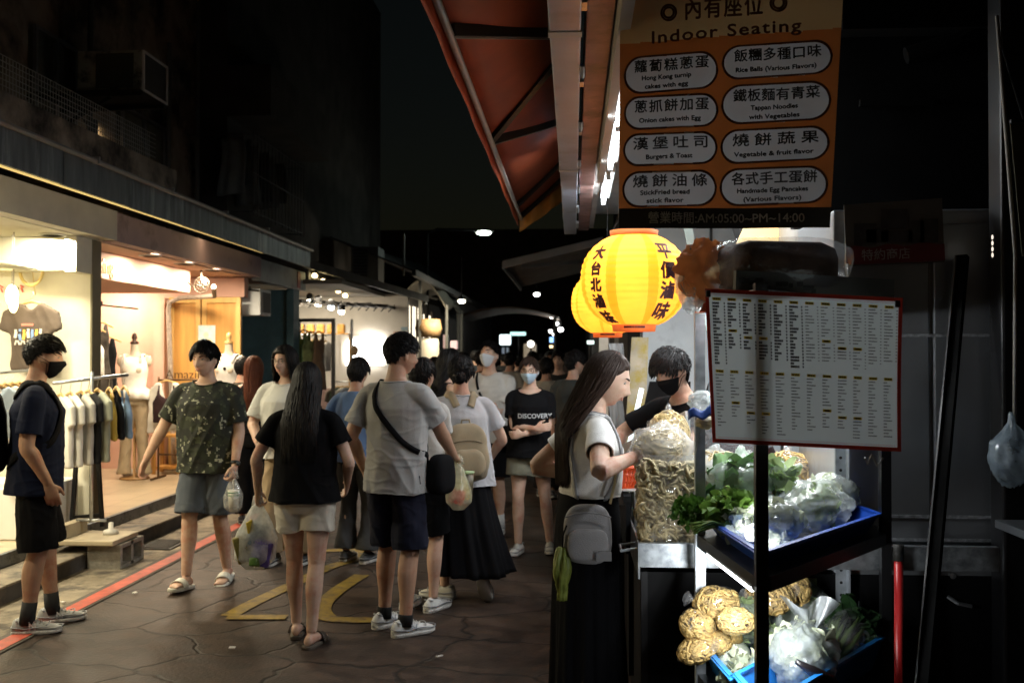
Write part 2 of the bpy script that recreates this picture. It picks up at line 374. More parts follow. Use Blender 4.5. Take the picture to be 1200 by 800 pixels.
# ================================================================ left: upper building
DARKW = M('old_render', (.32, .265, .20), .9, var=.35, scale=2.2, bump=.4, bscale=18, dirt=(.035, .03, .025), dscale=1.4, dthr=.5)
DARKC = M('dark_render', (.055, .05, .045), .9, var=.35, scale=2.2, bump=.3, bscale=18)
GLASSD = M('dark_glass', (.03, .035, .035), .15, var=0)
ALU = M('old_aluminium', (.28, .28, .27), .45, .7, var=.2)
t = thing('apartment_building', 'dark old apartment house above the clothes shops with mesh railed balcony', 'building', (-6, 8, 2.9))
mb = MB(); mb.b2((-9, -2, 2.95), (-5.1, 13.2, 9.5)); build(mb, 'wall', DARKW, t)
mb = MB(); mb.b2((-5.1, -2, 3.19), (-4.22, 10.3, 3.25)); mb.b2((-4.30, -2, 3.25), (-4.20, 10.3, 3.60)); mb.b2((-5.1, 10.2, 3.25), (-4.3, 10.3, 3.60)); build(mb, 'balcony', DARKW, t)
mb = MB()
for k in range(150): mb.box((-4.24, 3.0 + k * .045, 3.74), (.005, .005, .29))
for k in range(7): mb.box((-4.236, 6.4, 3.61 + k * .045), (.005, 6.9, .005))
build(mb, 'railing_mesh', M('mesh_wire', (.5, .5, .46), .5, .4, var=.1), t)
for y0, y1, z0, z1 in ((6.2, 6.95, 3.5, 5.0), (7.3, 7.95, 3.5, 4.9), (9.0, 9.7, 3.5, 4.7), (10.8, 11.9, 3.4, 4.4), (6.3, 7.9, 6.0, 7.2), (9.2, 10.6, 6.2, 7.3)):
    mb = MB(); mb.b2((-5.1, y0, z0), (-5.04, y1, z1)); f = build(mb, 'window', M('window_recess', (.13, .125, .095), .6, var=.25, scale=3), t)
    mb = MB(); w_ = .04
    for a, b_ in (((y0 - w_, z0 - w_), (y1 + w_, z0)), ((y0 - w_, z1), (y1 + w_, z1 + w_)), ((y0 - w_, z0), (y0, z1)), ((y1, z0), (y1 + w_, z1)), (((y0 + y1) / 2 - .02, z0), ((y0 + y1) / 2 + .02, z1))): mb.b2((-5.03, a[0], a[1]), (-5.0, b_[0], b_[1]))
    build(mb, 'frame', ALU, f)
mb = MB()
mb.beam((-4.3, 5.0, 5.2), (-4.3, 8.6, 5.2), .05, .08); mb.beam((-5.1, 6.0, 5.7), (-4.3, 6.0, 5.2), .04, .05); mb.beam((-5.1, 8.6, 5.7), (-4.3, 8.6, 5.2), .04, .05); mb.quad((-5.1, 5, 5.75), (-4.25, 5, 5.26), (-4.25, 8.6, 5.26), (-5.1, 8.6, 5.75))
build(mb, 'window_canopy', DARKC, t)
for pts, r_ in [([(-4.98, y, 3.2), (-4.98, y + .02, z1)], .03) for y, z1 in ((9.95, 6), (10.05, 4.1), (11.95, 5.5), (12.9, 7))] + [([(-4.9, 9.3, 4.2), (-4.6, 9.6, 3.6), (-4.5, 9.9, 3.3)], .012), ([(-4.4, 10.4, 3.7), (-4.36, 10.0, 3.35), (-4.3, 9.7, 3.5)], .010)]:
    mb = MB(); mb.tube(pts, r_, 8); build(mb, 'pipe', M('old_pipe', (.12, .12, .11), .6, .2), t)
t = thing('window_air_conditioner', 'boxy old window air conditioner jutting out over the balcony', 'air conditioner', (-4.3, 9.2, 4.1))
c = V((-4.30, 9.25, 4.29)); mb = MB(); mb.box(c, (.62, .56, .38), b=.01); build(mb, 'casing', M('ac_cream', (.34, .34, .27), .6, .1, dirt=(.05, .05, .04), dscale=8), t)
mb = MB()
for a in (-.265, .265): mb.box((c.x + .318, c.y + a, c.z), (.016, .022, .38))
for a in (-.18, .18): mb.box((c.x + .318, c.y, c.z + a), (.016, .51, .022))
build(mb, 'front_frame', M('ac_trim', (.75, .76, .75), .5), t)
mb = MB(); mb.box((c.x + .312, c.y, c.z), (.006, .50, .34)); build(mb, 'grille', M('ac_grille', (.05, .05, .05), .7), t)
mb = MB(); mb.box((c.x + .05, c.y - .282, c.z), (.36, .006, .32)); build(mb, 'side_vent', M('ac_vent', (.045, .05, .035), .7), t)
mb = MB(); mb.beam((-5.1, 9.0, 4.06), (-4.0, 9.0, 4.08), .04, .04); mb.beam((-5.1, 9.5, 4.06), (-4.0, 9.5, 4.08), .04, .04); mb.beam((-5.1, 9.0, 3.6), (-4.3, 9.0, 4.05), .03, .03); mb.quad((-5.0, 8.9, 4.085), (-3.98, 8.9, 4.095), (-3.98, 9.6, 4.095), (-5.0, 9.6, 4.085)); build(mb, 'bracket', M('cast_iron', (.03, .028, .025)), t)
# laundry on the next front
t = thing('apartment_block', 'black shuttered apartment front with a laundry cage, past the balcony', 'building', (-5.5, 16, 3))
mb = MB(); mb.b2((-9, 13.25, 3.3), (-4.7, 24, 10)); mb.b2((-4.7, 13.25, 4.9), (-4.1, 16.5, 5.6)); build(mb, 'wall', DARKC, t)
mb = MB()
for k in range(16): mb.box((-4.12, 12.6 + k * .16, 4.0), (.012, .012, 1.1))
for z in (3.5, 4.0, 4.5): mb.box((-4.12, 13.8, z), (.012, 2.5, .012))
for y in (12.6, 15.0): mb.box((-4.55, y, 4.5), (.9, .012, .012)); mb.box((-4.55, y, 3.5), (.9, .012, .012))
build(mb, 'cage', M('cage_iron', (.06, .06, .06), .6, .3), t)
rnd = random.Random(5)
for k, (y, cl, L) in enumerate(((12.75, (.42, .46, .46), .75), (13.0, (.20, .24, .25), .6), (13.35, (.40, .43, .42), .8), (13.8, (.10, .11, .12), .7), (14.1, (.30, .31, .30), .75), (14.6, (.12, .13, .12), .6))):
    mb = MB(); mb.grid(lambda u, v: (-4.45 + .02 * sin(u * 5 + k) + (v - .5) * (.30 + .08 * u), y + .03 * sin(v * 11 + k), 4.48 - L * u + .04 * v), 10, 8)
    tag(build(mb, 'laundry', cloth('laundry_%d' % k, tuple(q * .45 for q in cl)), None, True, solid=.01), ['pale shirt drying at the near end of the laundry cage', 'grey blue shirt drying second in the laundry cage', 'long pale towel drying in the laundry cage', 'black garment drying in the middle of the cage', 'light grey shirt drying towards the far end of the cage', 'dark green garment drying at the far end of the cage'][k], 'laundry', 'washing in the laundry cage')

# ================================================================ left: sheet metal awning
SHEET = M('rusty_sheet', (.20, .225, .235), .45, .55, var=.35, scale=2, dirt=(.48, .52, .53), dscale=1.1, dthr=.60, bump=.15, bscale=30, aniso=(6, 6, .9))
t = thing('sheet_metal_awning', 'long scuffed grey sheet metal awning over the cream and pink shops', 'awning', (-3.95, 8, 2.9))
mb = MB()
def fas(y): return 2.905 - .0025 * (y - 7)
Ys = [2.5 + k * 1.15 for k in range(11)]
for y0, y1 in zip(Ys, Ys[1:]): mb.b2((-3.78, y0 + .004, fas(y0)), (-3.75, y1 - .004, fas(y0) + .245))
build(mb, 'fascia', SHEET, t)
mb = MB(); mb.quad((-3.75, 2.5, 3.16), (-3.75, 14.0, 3.13), (-5.1, 14.0, 3.26), (-5.1, 2.5, 3.29)); build(mb, 'roof_sheet', M('roof_grey', (.09, .09, .09), .7), t)
mb = MB(); mb.tube([(-3.72, 2.5, 3.175), (-3.72, 14.0, 3.145)], .022, 8); 
for k in range(8): mb.box((-3.72, 3.2 + k * 1.45, 3.17), (.055, .025, .055))
build(mb, 'gutter_pipe', M('pipe_grey', (.28, .27, .25), .5, .3), t)
mb = MB(); mb.b2((-3.812, 2.5, 2.90), (-3.784, 12.0, 2.925)); build(mb, 'light_strip', M('warm_strip', (.9, .7, .3), emit=(1, .68, .22), es=.8, var=.6, scale=.9), t)
area('awning_strip_lamp', (-3.83, 6.0, 2.89), (-4.0, 6.0, 2.72), .03, 24, (1, .82, .45), sy=5)
area('awning_strip_lamp', (-3.83, 10.4, 2.89), (-4.0, 10.4, 2.72), .03, 5, (1, .72, .40), sy=3.4)

# ================================================================ shop 1: cream clothes shop
CREAM = M('cream_wall', (.66, .62, .50), .7, var=.05, bump=.05)
FAS = M('cream_fascia', (.50, .47, .40), .7, var=.08)
t = thing('cream_clothes_shop', 'brightly lit cream clothes shop open to the street at the left', 'shop', (-4.1, 6, .22))
mb = MB(); mb.b2((-7.0, 8.26, .222), (-4.115, 8.40, 2.62)); mb.b2((-7.15, -2, .222), (-7.0, 8.4, 2.62)); build(mb, 'wall', CREAM, t)
mb = MB(); mb.b2((-7.15, -2, 2.64), (-4.09, 8.42, 2.74)); build(mb, 'ceiling', CREAM, t)
mb = MB(); mb.b2((-4.09, -2, 2.645), (-3.96, 8.42, 2.90)); build(mb, 'fascia', FAS, t)
mb = MB(); mb.b2((-7.0, 8.05, 2.36), (-4.20, 8.258, 2.638)); mb.b2((-4.198, 7.98, 2.34), (-4.10, 8.255, 2.636)); build(mb, 'beam', CREAM, t)
mb = MB(); mb.b2((-4.112, 8.25, .224), (-4.095, 8.41, 2.634)); build(mb, 'edge_trim', M('olive_trim', (.14, .12, .07), .6), t)
mb = MB(); mb.b2((-6.9, 7.45, .222), (-4.18, 8.20, .62), .01); build(mb, 'plinth', M('white_laminate', (.72, .70, .64), .4, var=.03), t)

# ================================================================ shop 2: pink shop
PINK = M('pink_wall', (.62, .38, .29), .7, var=.06)
MAUVE = M('mauve_fascia', (.30, .22, .23), .65, var=.15, scale=2, dirt=(.12, .09, .09), dscale=2, dthr=.6)
t = thing('pink_clothes_shop', 'pink fronted clothes shop with open recess and wooden doors', 'shop', (-4.1, 10.3, .22))
mb = MB(); mb.b2((-7.0, 12.25, .222), (-4.95, 12.4, 2.62)); mb.b2((-4.95, 12.25, 2.38), (-4.12, 12.4, 2.62)); mb.b2((-7.15, 8.42, .222), (-7.0, 12.4, 2.62)); build(mb, 'wall', PINK, t)
mb = MB(); mb.b2((-7.15, 8.43, 2.63), (-4.11, 13.4, 2.73)); build(mb, 'ceiling', M('peach_ceiling', (.68, .44, .33), .7, var=.04), t)
mb = MB(); mb.b2((-4.10, 8.43, 2.64), (-3.97, 12.45, 2.89)); build(mb, 'fascia', MAUVE, t)
mb = MB(); mb.b2((-7.0, 8.45, 2.37), (-4.44, 11.3, 2.628), .01); build(mb, 'bulkhead', PINK, t)
mb = MB(); mb.b2((-5.20, 12.05, .222), (-5.06, 12.24, 2.36)); build(mb, 'pillar', PINK, t)
mb = MB(); mb.tube([(-4.9, 11.98, .23), (-4.98, 11.98, 2.2), (-4.96, 11.96, 2.30), (-4.82, 11.94, 2.35), (-4.3, 11.7, 2.36), (-4.2, 11.4, 2.45)], .03, 10); build(mb, 'conduit', M('lagged_pipe', (.33, .27, .22), .8, var=.3, scale=30), t)
mb = MB(); mb.b2((-6.9, 10.9, .222), (-5.35, 10.95, 2.3)); build(mb, 'changing_screen', M('brown_panel', (.12, .095, .075), .7, var=.2), t)
mb = MB(); put_text(mb, 'Amazing', (-4.432, 9.02, 2.49), (0, 1, 0), (0, 0, 1), .20, .012); 
o = build(mb, 'lettering', M('gold_letters', (.22, .14, .05), .35, .7), t, solid=.02)
t = thing('wall_fan', 'small metal wall fan on the pink shop ceiling edge', 'fan', (-4.25, 11.2, 2.35))
mb = MB()
for r_ in (.03, .06, .09): mb.tube([(-4.25 + r_ * cos(a), 11.15, 2.45 + r_ * sin(a)) for a in [2 * pi * i / 18 for i in range(18)]], .006, 5, closed=True)
for k in range(8): a = k * pi / 4; mb.tube([(-4.25, 11.14, 2.45), (-4.25 + .09 * cos(a), 11.15, 2.45 + .09 * sin(a))], .004, 4)
build(mb, 'guard', M('fan_metal', (.25, .22, .17), .4, .6), t, True)
mb = MB(); mb.ell((-4.25, 11.2, 2.45), (.035, .06, .035)); mb.tube([(-4.25, 11.24, 2.45), (-4.3, 11.27, 2.52), (-4.3, 11.27, 2.63)], .012, 8); mb.tube([(-4.45, 11.2, 2.5), (-4.36, 11.18, 2.44), (-4.28, 11.18, 2.45)], .012, 6); build(mb, 'motor', M('fan_dark', (.06, .05, .04), .5, .4), t, True)
# wooden double door
WOOD = M('door_wood', (.52, .27, .07), .45, var=.18, scale=2, bump=.1, bscale=12, aniso=(8, 8, .8))
WOODL = M('door_frame_wood', (.60, .37, .12), .45, var=.12, scale=2, aniso=(8, 8, .8))
t = thing('wooden_door', 'tall honey coloured wooden double door at the back of the pink recess', 'door', (-4.6, 12.2, .22))
for k, (x0, x1) in enumerate(((-5.04, -4.64), (-4.62, -4.13))):
    mb = MB(); mb.b2((x0, 12.16, .225), (x1, 12.2, 2.37)); lf = build(mb, 'door_leaf', WOOD, t)
    mb = MB(); w_ = .06
    for a, b_ in (((x0, .225), (x0 + w_, 2.37)), ((x1 - w_, .225), (x1, 2.37)), ((x0 + w_, 2.30), (x1 - w_, 2.37)), ((x0 + w_, .62), (x1 - w_, .70)), ((x0 + w_, .225), (x1 - w_, .30))): mb.b2((a[0], 12.135, a[1]), (b_[0], 12.158, b_[1]), .004)
    build(mb, 'stile', WOODL, lf)
    mb = MB(); mb.b2((x0 + .10, 12.145, .33), (x1 - .10, 12.157, .59), .008); build(mb, 'panel', WOODL, lf)
t = thing('door_poster', 'pale blue paper poster taped to the right leaf of the wooden door', 'poster', (-4.4, 12.13, 1.6))
mb = MB(); mb.b2((-4.66, 12.128, 1.70), (-4.445, 12.132, 2.02)); build(mb, 'sheet', M('poster_blue', (.42, .58, .62), .7, var=.15, scale=9, dirt=(.66, .62, .48), dscale=7, dthr=.58), t)
mb = MB()
for dx, dz, rr in ((-.56, 1.90, .035), (-.52, 1.82, .045), (-.59, 1.78, .03)): mb.lathe((-4 + dx, 12.126, dz), [(0.001, 0), (rr, 0), (rr, .001), (.001, .001)], 16, 'Y')
build(mb, 'print', M('poster_print', (.75, .66, .42), .7), t)
# teal recess
t = thing('teal_wall', 'dark teal painted wall beyond the wooden door', 'wall', (-4.5, 14.2, 0))
mb = MB(); mb.b2((-7, 14.25, 0.0), (-4.12, 14.4, 2.6)); mb.b2((-4.118, 14.1, 0), (-4.02, 14.4, 2.62)); build(mb, 'panel', M('teal_paint', (.11, .23, .27), .7, var=.15), t)
t = thing('white_sign_box', 'white unlit box sign hanging over the teal recess', 'sign', (-4.1, 12.9, 2.3))
mb = MB(); mb.b2((-4.62, 12.5, 2.16), (-3.995, 12.95, 2.50), .01); build(mb, 'box', M('signbox_white', (.66, .70, .70), .6, var=.1), t)
mb = MB(); mb.b2((-3.994, 12.56, 2.20), (-3.982, 12.62, 2.46)); mb.b2((-3.994, 12.62, 2.20), (-3.985, 12.90, 2.46)); build(mb, 'side_panel', M('ac_grille', (.05, .05, .05)), t)
mb = MB(); mb.tube([(-4.5, 12.47, 2.52), (-4.0, 12.47, 2.47)], .012, 6)
for x in (-4.5, -4.3, -4.12): mb.box((x, 12.47, 2.5), (.02, .03, .06))
build(mb, 'rail', M('cast_iron', (.03, .028, .025)), t)
t = thing('blue_grey_fascia', 'blue grey fascia board between the pink shop and the third shop', 'fascia', (-4, 13, 2.6))
mb = MB(); mb.b2((-4.10, 12.46, 2.60), (-3.98, 14.6, 2.88), .01); build(mb, 'board', M('fascia_blue', (.30, .35, .37), .6, var=.15, dirt=(.2, .22, .22), dscale=3), t)
mb = MB(); mb.b2((-3.979, 14.15, 2.62), (-3.972, 14.30, 2.86)); build(mb, 'red_sticker', M('sticker_red', (.40, .05, .04), .6), t)

# ================================================================ shop 3
WHITEW = M('white_wall', (.62, .58, .52), .7, var=.05)
t = thing('white_clothes_shop', 'white clothes shop with a row of spotlights and glowing wall sign', 'shop', (-4, 16, 0))
mb = MB(); mb.b2((-7.5, 17.8, 0.0), (-2.98, 17.95, 2.75)); mb.b2((-7.6, 14.45, 0), (-7.5, 17.9, 2.75)); build(mb, 'wall', WHITEW, t)
mb = MB(); mb.b2((-7.5, 14.45, 2.70), (-3.4, 17.79, 2.76)); build(mb, 'ceiling', M('dim_ceiling', (.20, .18, .15), .8), t)
mb = MB()
for k in range(10): mb.box((-4.4 + k * .13, 15.6 + .2 * k, 2.50), (.05, .9, .05))
mb.beam((-5.5, 15.3, 2.50), (-3.2, 17.0, 2.50), .05, .05); mb.beam((-5.5, 16.0, 2.45), (-3.4, 16.6, 2.52), .03, .03)
for k in range(14): y = 15.4 + k * .17; mb.beam((-4.6 + k * .1, y, 2.42), (-4.5 + k * .1, y + .1, 2.55), .015, .015)
build(mb, 'ceiling_truss', M('truss', (.06, .055, .05), .6, .3), t)
mb = MB(); mb.b2((-4.75, 17.66, 0.02), (-2.98, 17.798, 1.05)); build(mb, 'brick_panel', M('pink_brick', (.26, .17, .15), .8, var=.3, scale=14, bump=.4, bscale=20), t)
mb = MB(); mb.b2((-4.0, 14.62, 2.74), (-3.94, 17.0, 2.98)); build(mb, 'front_board', M('roof_grey', (.09, .09, .09)), t)
mb = MB(); mb.quad((-3.93, 14.4, 3.0), (-2.75, 18.5, 2.72), (-4.2, 18.5, 3.1), (-4.6, 14.4, 3.2)); mb.b2((-2.80, 18.4, 2.6), (-2.74, 18.5, 2.74)); mb.beam((-3.92, 14.4, 2.99), (-2.74, 18.5, 2.70), .04, .10); build(mb, 'canopy', M('canopy_grey', (.20, .21, .21), .5, .4, var=.3, scale=3), t, solid=.02)
GLOW = lamp_mat('sign_glow', (1, .95, .86), 9)
t = thing('glowing_wall_sign', 'overexposed white glowing cloud shaped sign on the third shop wall', 'sign', (-3.8, 17.7, 1.6))
prof = [(-.40, -.30), (.28, -.30), (.38, -.22), (.46, -.05), (.52, .06), (.47, .12), (.40, .04), (.36, .10), (.36, .30), (.27, .36), (.22, .26), (.12, .37), (-.02, .39), (-.12, .33), (-.14, .20), (-.28, .26), (-.40, .22), (-.44, .0)]
mb = MB(); mb.prism([(a * .92, b_ * .85) for a, b_ in prof], (-3.72, 17.78, 1.72), (1, 0, 0), (0, 0, 1), (0, -.06, 0)); build(mb, 'face', GLOW, t)
mb = MB(); mb.b2((-4.2, 17.785, 1.45), (-3.3, 17.797, 2.0)); build(mb, 'backing', WHITEW, t)
t = thing('wall_collage', 'strip of small printed cards on the white wall beside the glowing sign', 'poster', (-3.15, 17.78, 1.6))
mb = MB(); mb.mi = []
for k in range(14): mb.cur = k % 3; mb.box((-3.18 + (k % 2) * .14 - .1 * (k < 6), 17.78, 1.15 + k * .075), (.12, .008, .065))
build(mb, 'cards', [M('card_a', (.55, .36, .30), .7), M('card_b', (.30, .40, .46), .7), M('card_c', (.66, .60, .50), .7)], t)
# black free-standing mirror-like frame
t = thing('black_display_frame', 'tall black metal display frame with hanging clothes at the third shop entrance', 'clothes frame', (-3.85, 14.6, .02))
mb = MB(); FB = M('black_metal', (.012, .012, .013), .4, .3)
for x in (-4.08, -3.56): mb.box((x, 14.6, 1.08), (.05, .05, 2.14))
mb.box((-3.82, 14.6, 2.17), (.57, .05, .05)); mb.box((-3.82, 14.6, .25), (.52, .05, .04)); build(mb, 'frame', FB, t)
t = thing('steel_display_post', 'slim pale steel post with round light standing beside the black frame', 'post', (-3.4, 15.2, 0))
mb = MB(); mb.tube([(-3.42, 15.2, 0), (-3.42, 15.2, 2.2)], .022, 8); mb.tube([(-3.42, 15.2, .0), (-3.42, 15.2, .03)], .12, 16); build(mb, 'post', M('steel_post', (.5, .5, .48), .35, .7), t)
mb = MB(); mb.ell((-3.36, 15.1, 1.72), (.07, .05, .08)); build(mb, 'globe', M('round_bag', (.45, .30, .16), .6), t)

# ================================================================ lamps of the left shops
WARM = (1, .83, .60); WARMY = (1, .90, .64)
DISC = lamp_mat('downlight_disc', (1, .86, .62), 14)
def downlight(x, y, z, label, power, col, r=.085):
    t = thing('ceiling_light', label, 'ceiling light', (x, y, z), 'round recessed ceiling lights')
    mb = MB(); mb.lathe((x, y, z - .012), [(.001, .004), (r, .004), (r, .011), (.001, .011)], 20); build(mb, 'diffuser', DISC, t)
    mb = MB(); mb.lathe((x, y, z - .014), [(r + .002, .0), (r + .022, .002), (r + .022, .013), (r + .002, .013), (r + .002, 0)], 20); build(mb, 'rim', M('light_rim', (.7, .68, .62), .5), t)
    area('ceiling_light_lamp', (x, y, z - .03), (x - .25, y, 0), .22, power * .8, col)
downlight(-4.26, 7.9, 2.64, 'round ceiling light under the cream shop soffit', 70, WARMY)
downlight(-5.4, 6.6, 2.64, 'round ceiling light inside the cream shop', 150, WARMY)
downlight(-4.30, 6.0, 2.64, 'second round ceiling light along the cream shop front', 70, WARMY)
downlight(-4.30, 4.3, 2.64, 'third round ceiling light along the cream shop front', 60, WARMY)
downlight(-4.15, 9.53, 2.63, 'round light in the peach ceiling nearest the cream shop', 46, WARM)
downlight(-4.15, 10.4, 2.63, 'middle round light in the peach ceiling', 46, WARM)
downlight(-4.15, 11.2, 2.63, 'round light in the peach ceiling nearest the wooden door', 70, WARM)
downlight(-4.55, 9.05, 2.37, 'round light under the low pink bulkhead', 30, WARM, .07)
downlight(-5.6, 11.7, 2.63, 'round light deep inside the pink shop', 60, WARM)
# pendant cluster in the cream shop
t = thing('pendant_lamp', 'cluster of glowing yellow glass pendant bulbs under a pale shade', 'lamp', (-4.6, 7.75, 2.64))
mb = MB(); BULB = lamp_mat('pendant_bulb', (1, .80, .36), 11)
for x, y, z, r_, l_ in ((-4.66, 7.65, 2.30, .055, .10), (-4.60, 7.9, 2.14, .05, .09), (-4.72, 7.8, 2.18, .05, .09), (-4.50, 7.75, 2.06, .035, .07)):
    b1 = MB(); b1.ell((x, y, z), (r_, r_, l_), None, 16, 10); build(b1, 'bulb', BULB, t, True); mb.tube([(x, y, z + l_), (x, y, 2.64)], .005, 5)
    point('pendant_lamp_light', (x, y, z - .02), 10, WARMY, .05)
build(mb, 'cord', M('cord_grey', (.3, .28, .25), .6), t)
mb = MB(); mb.lathe((-4.62, 7.75, 2.34), [(.30, 0), (.26, .04), (.10, .06), (.02, .06)], 24); build(mb, 'shade', M('shade_cream', (.7, .66, .5), .6, trl=.4, var=0), t, True)
# spotlights of shop 3
for k, (px, py, wc) in enumerate(((363, 353, 1), (373, 356, 1), (388, 360, 0), (400, 365, 1))):
    c = P(px, py, 16.2); t = thing('spotlight', ['round warm spotlight nearest the black frame', 'warm spotlight second from the black frame', 'small cool spotlight, third along the third shop rail', 'warm spotlight at the far end of the third shop rail'][k], 'spotlight', c, 'spotlights of the third shop')
    mb = MB(); mb.ell(c, (.055, .05, .05)); build(mb, 'lens', lamp_mat('spot_w', (1, .86, .6), 20) if wc else lamp_mat('spot_c', (.85, .95, 1), 12), t, True)
    mb = MB(); mb.lathe((c.x, c.y + .01, c.z + .02), [(.06, 0), (.06, .09), (.02, .12)], 12); mb.tube([(c.x, c.y, c.z + .12), (c.x, c.y, 2.55)], .01, 5); build(mb, 'can', FB, t)
area('shop_three_lamp', (-4.6, 16.0, 2.5), (-4.2, 16.6, 0), 1.2, 95, (1, .87, .66))
for k in range(5):
    c = V((-3.90, 14.7 + k * .5, 2.84 - .045 * k)); t = thing('eave_lamp', 'warm bulb under the grey eave of the third shop, number %s from the pink shop' % ['one', 'two', 'three', 'four', 'five'][k], 'lamp', c, 'bulbs under the third eave')
    mb = MB(); mb.ell((c.x + .03, c.y, c.z), (.04, .11 if k == 4 else .06, .035)); build(mb, 'bulb', lamp_mat('eave_bulb', (1, .76, .36) if k < 4 else (1, .9, .7), 10), t, True)
    mb = MB(); mb.box((c.x + .03, c.y, c.z + .05), (.08, .12, .03)); build(mb, 'fitting', FB, t)

# ================================================================ further down the left side
def facade(name, label, x, y0, y1, z0, z1, mat, cat='building'):
    t = thing(name, label, cat, (x, (y0 + y1) / 2, z0)); mb = MB(); mb.b2((x - 3, y0, z0), (x, y1, z1)); build(mb, 'wall', mat, t); return t
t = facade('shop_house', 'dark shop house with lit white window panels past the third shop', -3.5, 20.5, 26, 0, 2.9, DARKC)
mb = MB(); mb.b2((-3.49, 21, 1.3), (-3.46, 22.4, 2.7)); mb.b2((-3.49, 23.0, 1.5), (-3.46, 24.0, 2.6)); build(mb, 'lit_window', lamp_mat('lit_pane', (1, .88, .66), 2.2), t)
mb = MB()
for y in (21, 21.7, 22.4, 23, 24): mb.box((-3.44, y, 1.4), (.04, .06, 2.6))
build(mb, 'post', M('brown_panel', (.12, .095, .075)), t)
t = thing('barrel_column', 'white draped column with a wicker barrel on top, lit from within', 'display', (-3.2, 20.2, 0))
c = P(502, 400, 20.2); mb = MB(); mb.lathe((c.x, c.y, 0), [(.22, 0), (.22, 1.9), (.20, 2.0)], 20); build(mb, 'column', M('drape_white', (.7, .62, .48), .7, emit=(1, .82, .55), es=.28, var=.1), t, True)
mb = MB(); mb.lathe((c.x, c.y, 2.02), [(.24, 0), (.28, .18), (.24, .36)], 20); build(mb, 'barrel', M('wicker', (.36, .22, .10), .7, var=.3, scale=20), t, True)
area('column_lamp', (c.x + .5, c.y - .6, 2.6), (c.x, c.y, 1.5), .3, 40, (1, .85, .6))
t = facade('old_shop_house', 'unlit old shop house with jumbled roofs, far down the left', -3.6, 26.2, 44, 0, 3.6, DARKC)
t = thing('sheet_roof', 'sloping dark sheet roof jutting out over the left shops', 'roof', (-3.4, 22, 3))
mb = MB(); mb.quad((-4.6, 18.6, 3.9), (-3.0, 18.6, 3.25), (-2.6, 30, 3.05), (-4.6, 30, 4.4)); mb.beam((-3.0, 18.6, 3.2), (-2.6, 30, 3.02), .05, .08); build(mb, 'sheet', M('roof_grey', (.09, .09, .09)), t, solid=.03)
mb = MB(); mb.beam((-3.1, 20, 0), (-3.1, 20, 3.2), .06, .06); mb.beam((-2.9, 25, 0), (-2.9, 25, 3.1), .06, .06); mb.beam((-3.3, 19.2, 3.2), (-3.3, 19.2, 4.0), .04, .04); mb.beam((-3.6, 19, 2.9), (-2.6, 24, 2.9), .03, .03); build(mb, 'prop', M('old_pipe', (.12, .12, .11)), t)
t = thing('condenser_unit', 'tall louvred air conditioner condenser above the third shop canopy', 'air conditioner', (-3.6, 18.6, 3.1))
mb = MB(); mb.b2((-4.25, 18.8, 2.98), (-3.72, 19.4, 3.72), .01); build(mb, 'casing', M('condenser_grey', (.15, .15, .14), .6), t)
mb = MB()
for k in range(11): mb.box((-4.06, 18.79, 3.05 + k * .06), (.26, .02, .03))
build(mb, 'louvres', M('ac_grille', (.05, .05, .05)), t)
t = thing('tarpaulin_shelter', 'shapeless pale tarpaulin draped on poles above the far left stalls', 'awning', (-3.0, 22, 2.9))
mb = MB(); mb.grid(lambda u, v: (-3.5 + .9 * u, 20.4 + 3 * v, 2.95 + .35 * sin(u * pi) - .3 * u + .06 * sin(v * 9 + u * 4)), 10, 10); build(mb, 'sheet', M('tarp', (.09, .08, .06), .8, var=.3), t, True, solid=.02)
mb = MB(); mb.tube([(-3.5, 20.5, 0), (-3.5, 20.5, 2.95)], .03, 8); mb.tube([(-2.62, 20.5, 0), (-2.62, 20.5, 2.7)], .03, 8); mb.tube([(-2.62, 23.3, 0), (-2.62, 23.3, 2.7)], .03, 8); build(mb, 'pole', M('old_pipe', (.12, .12, .11)), t)
t = thing('canvas_canopy', 'low brown canvas canopy stretching across the far stalls', 'awning', (-1.8, 30, 2.6))
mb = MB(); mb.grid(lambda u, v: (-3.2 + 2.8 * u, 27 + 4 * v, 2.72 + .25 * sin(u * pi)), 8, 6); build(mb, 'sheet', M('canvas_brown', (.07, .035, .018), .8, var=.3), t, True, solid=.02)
mb = MB(); mb.tube([(-3.1, 27.1, 0), (-3.1, 27.1, 2.7)], .04, 8); mb.tube([(-.5, 27.1, 0), (-.5, 27.1, 2.7)], .04, 8); build(mb, 'pole', M('old_pipe', (.12, .12, .11)), t)
# far ends
t = thing('far_building', 'black building closing the far end of the street', 'building', (0, 60, 0)); mb = MB(); mb.b2((-14, 58, 0), (16, 62, 9)); build(mb, 'wall', DARKC, t)
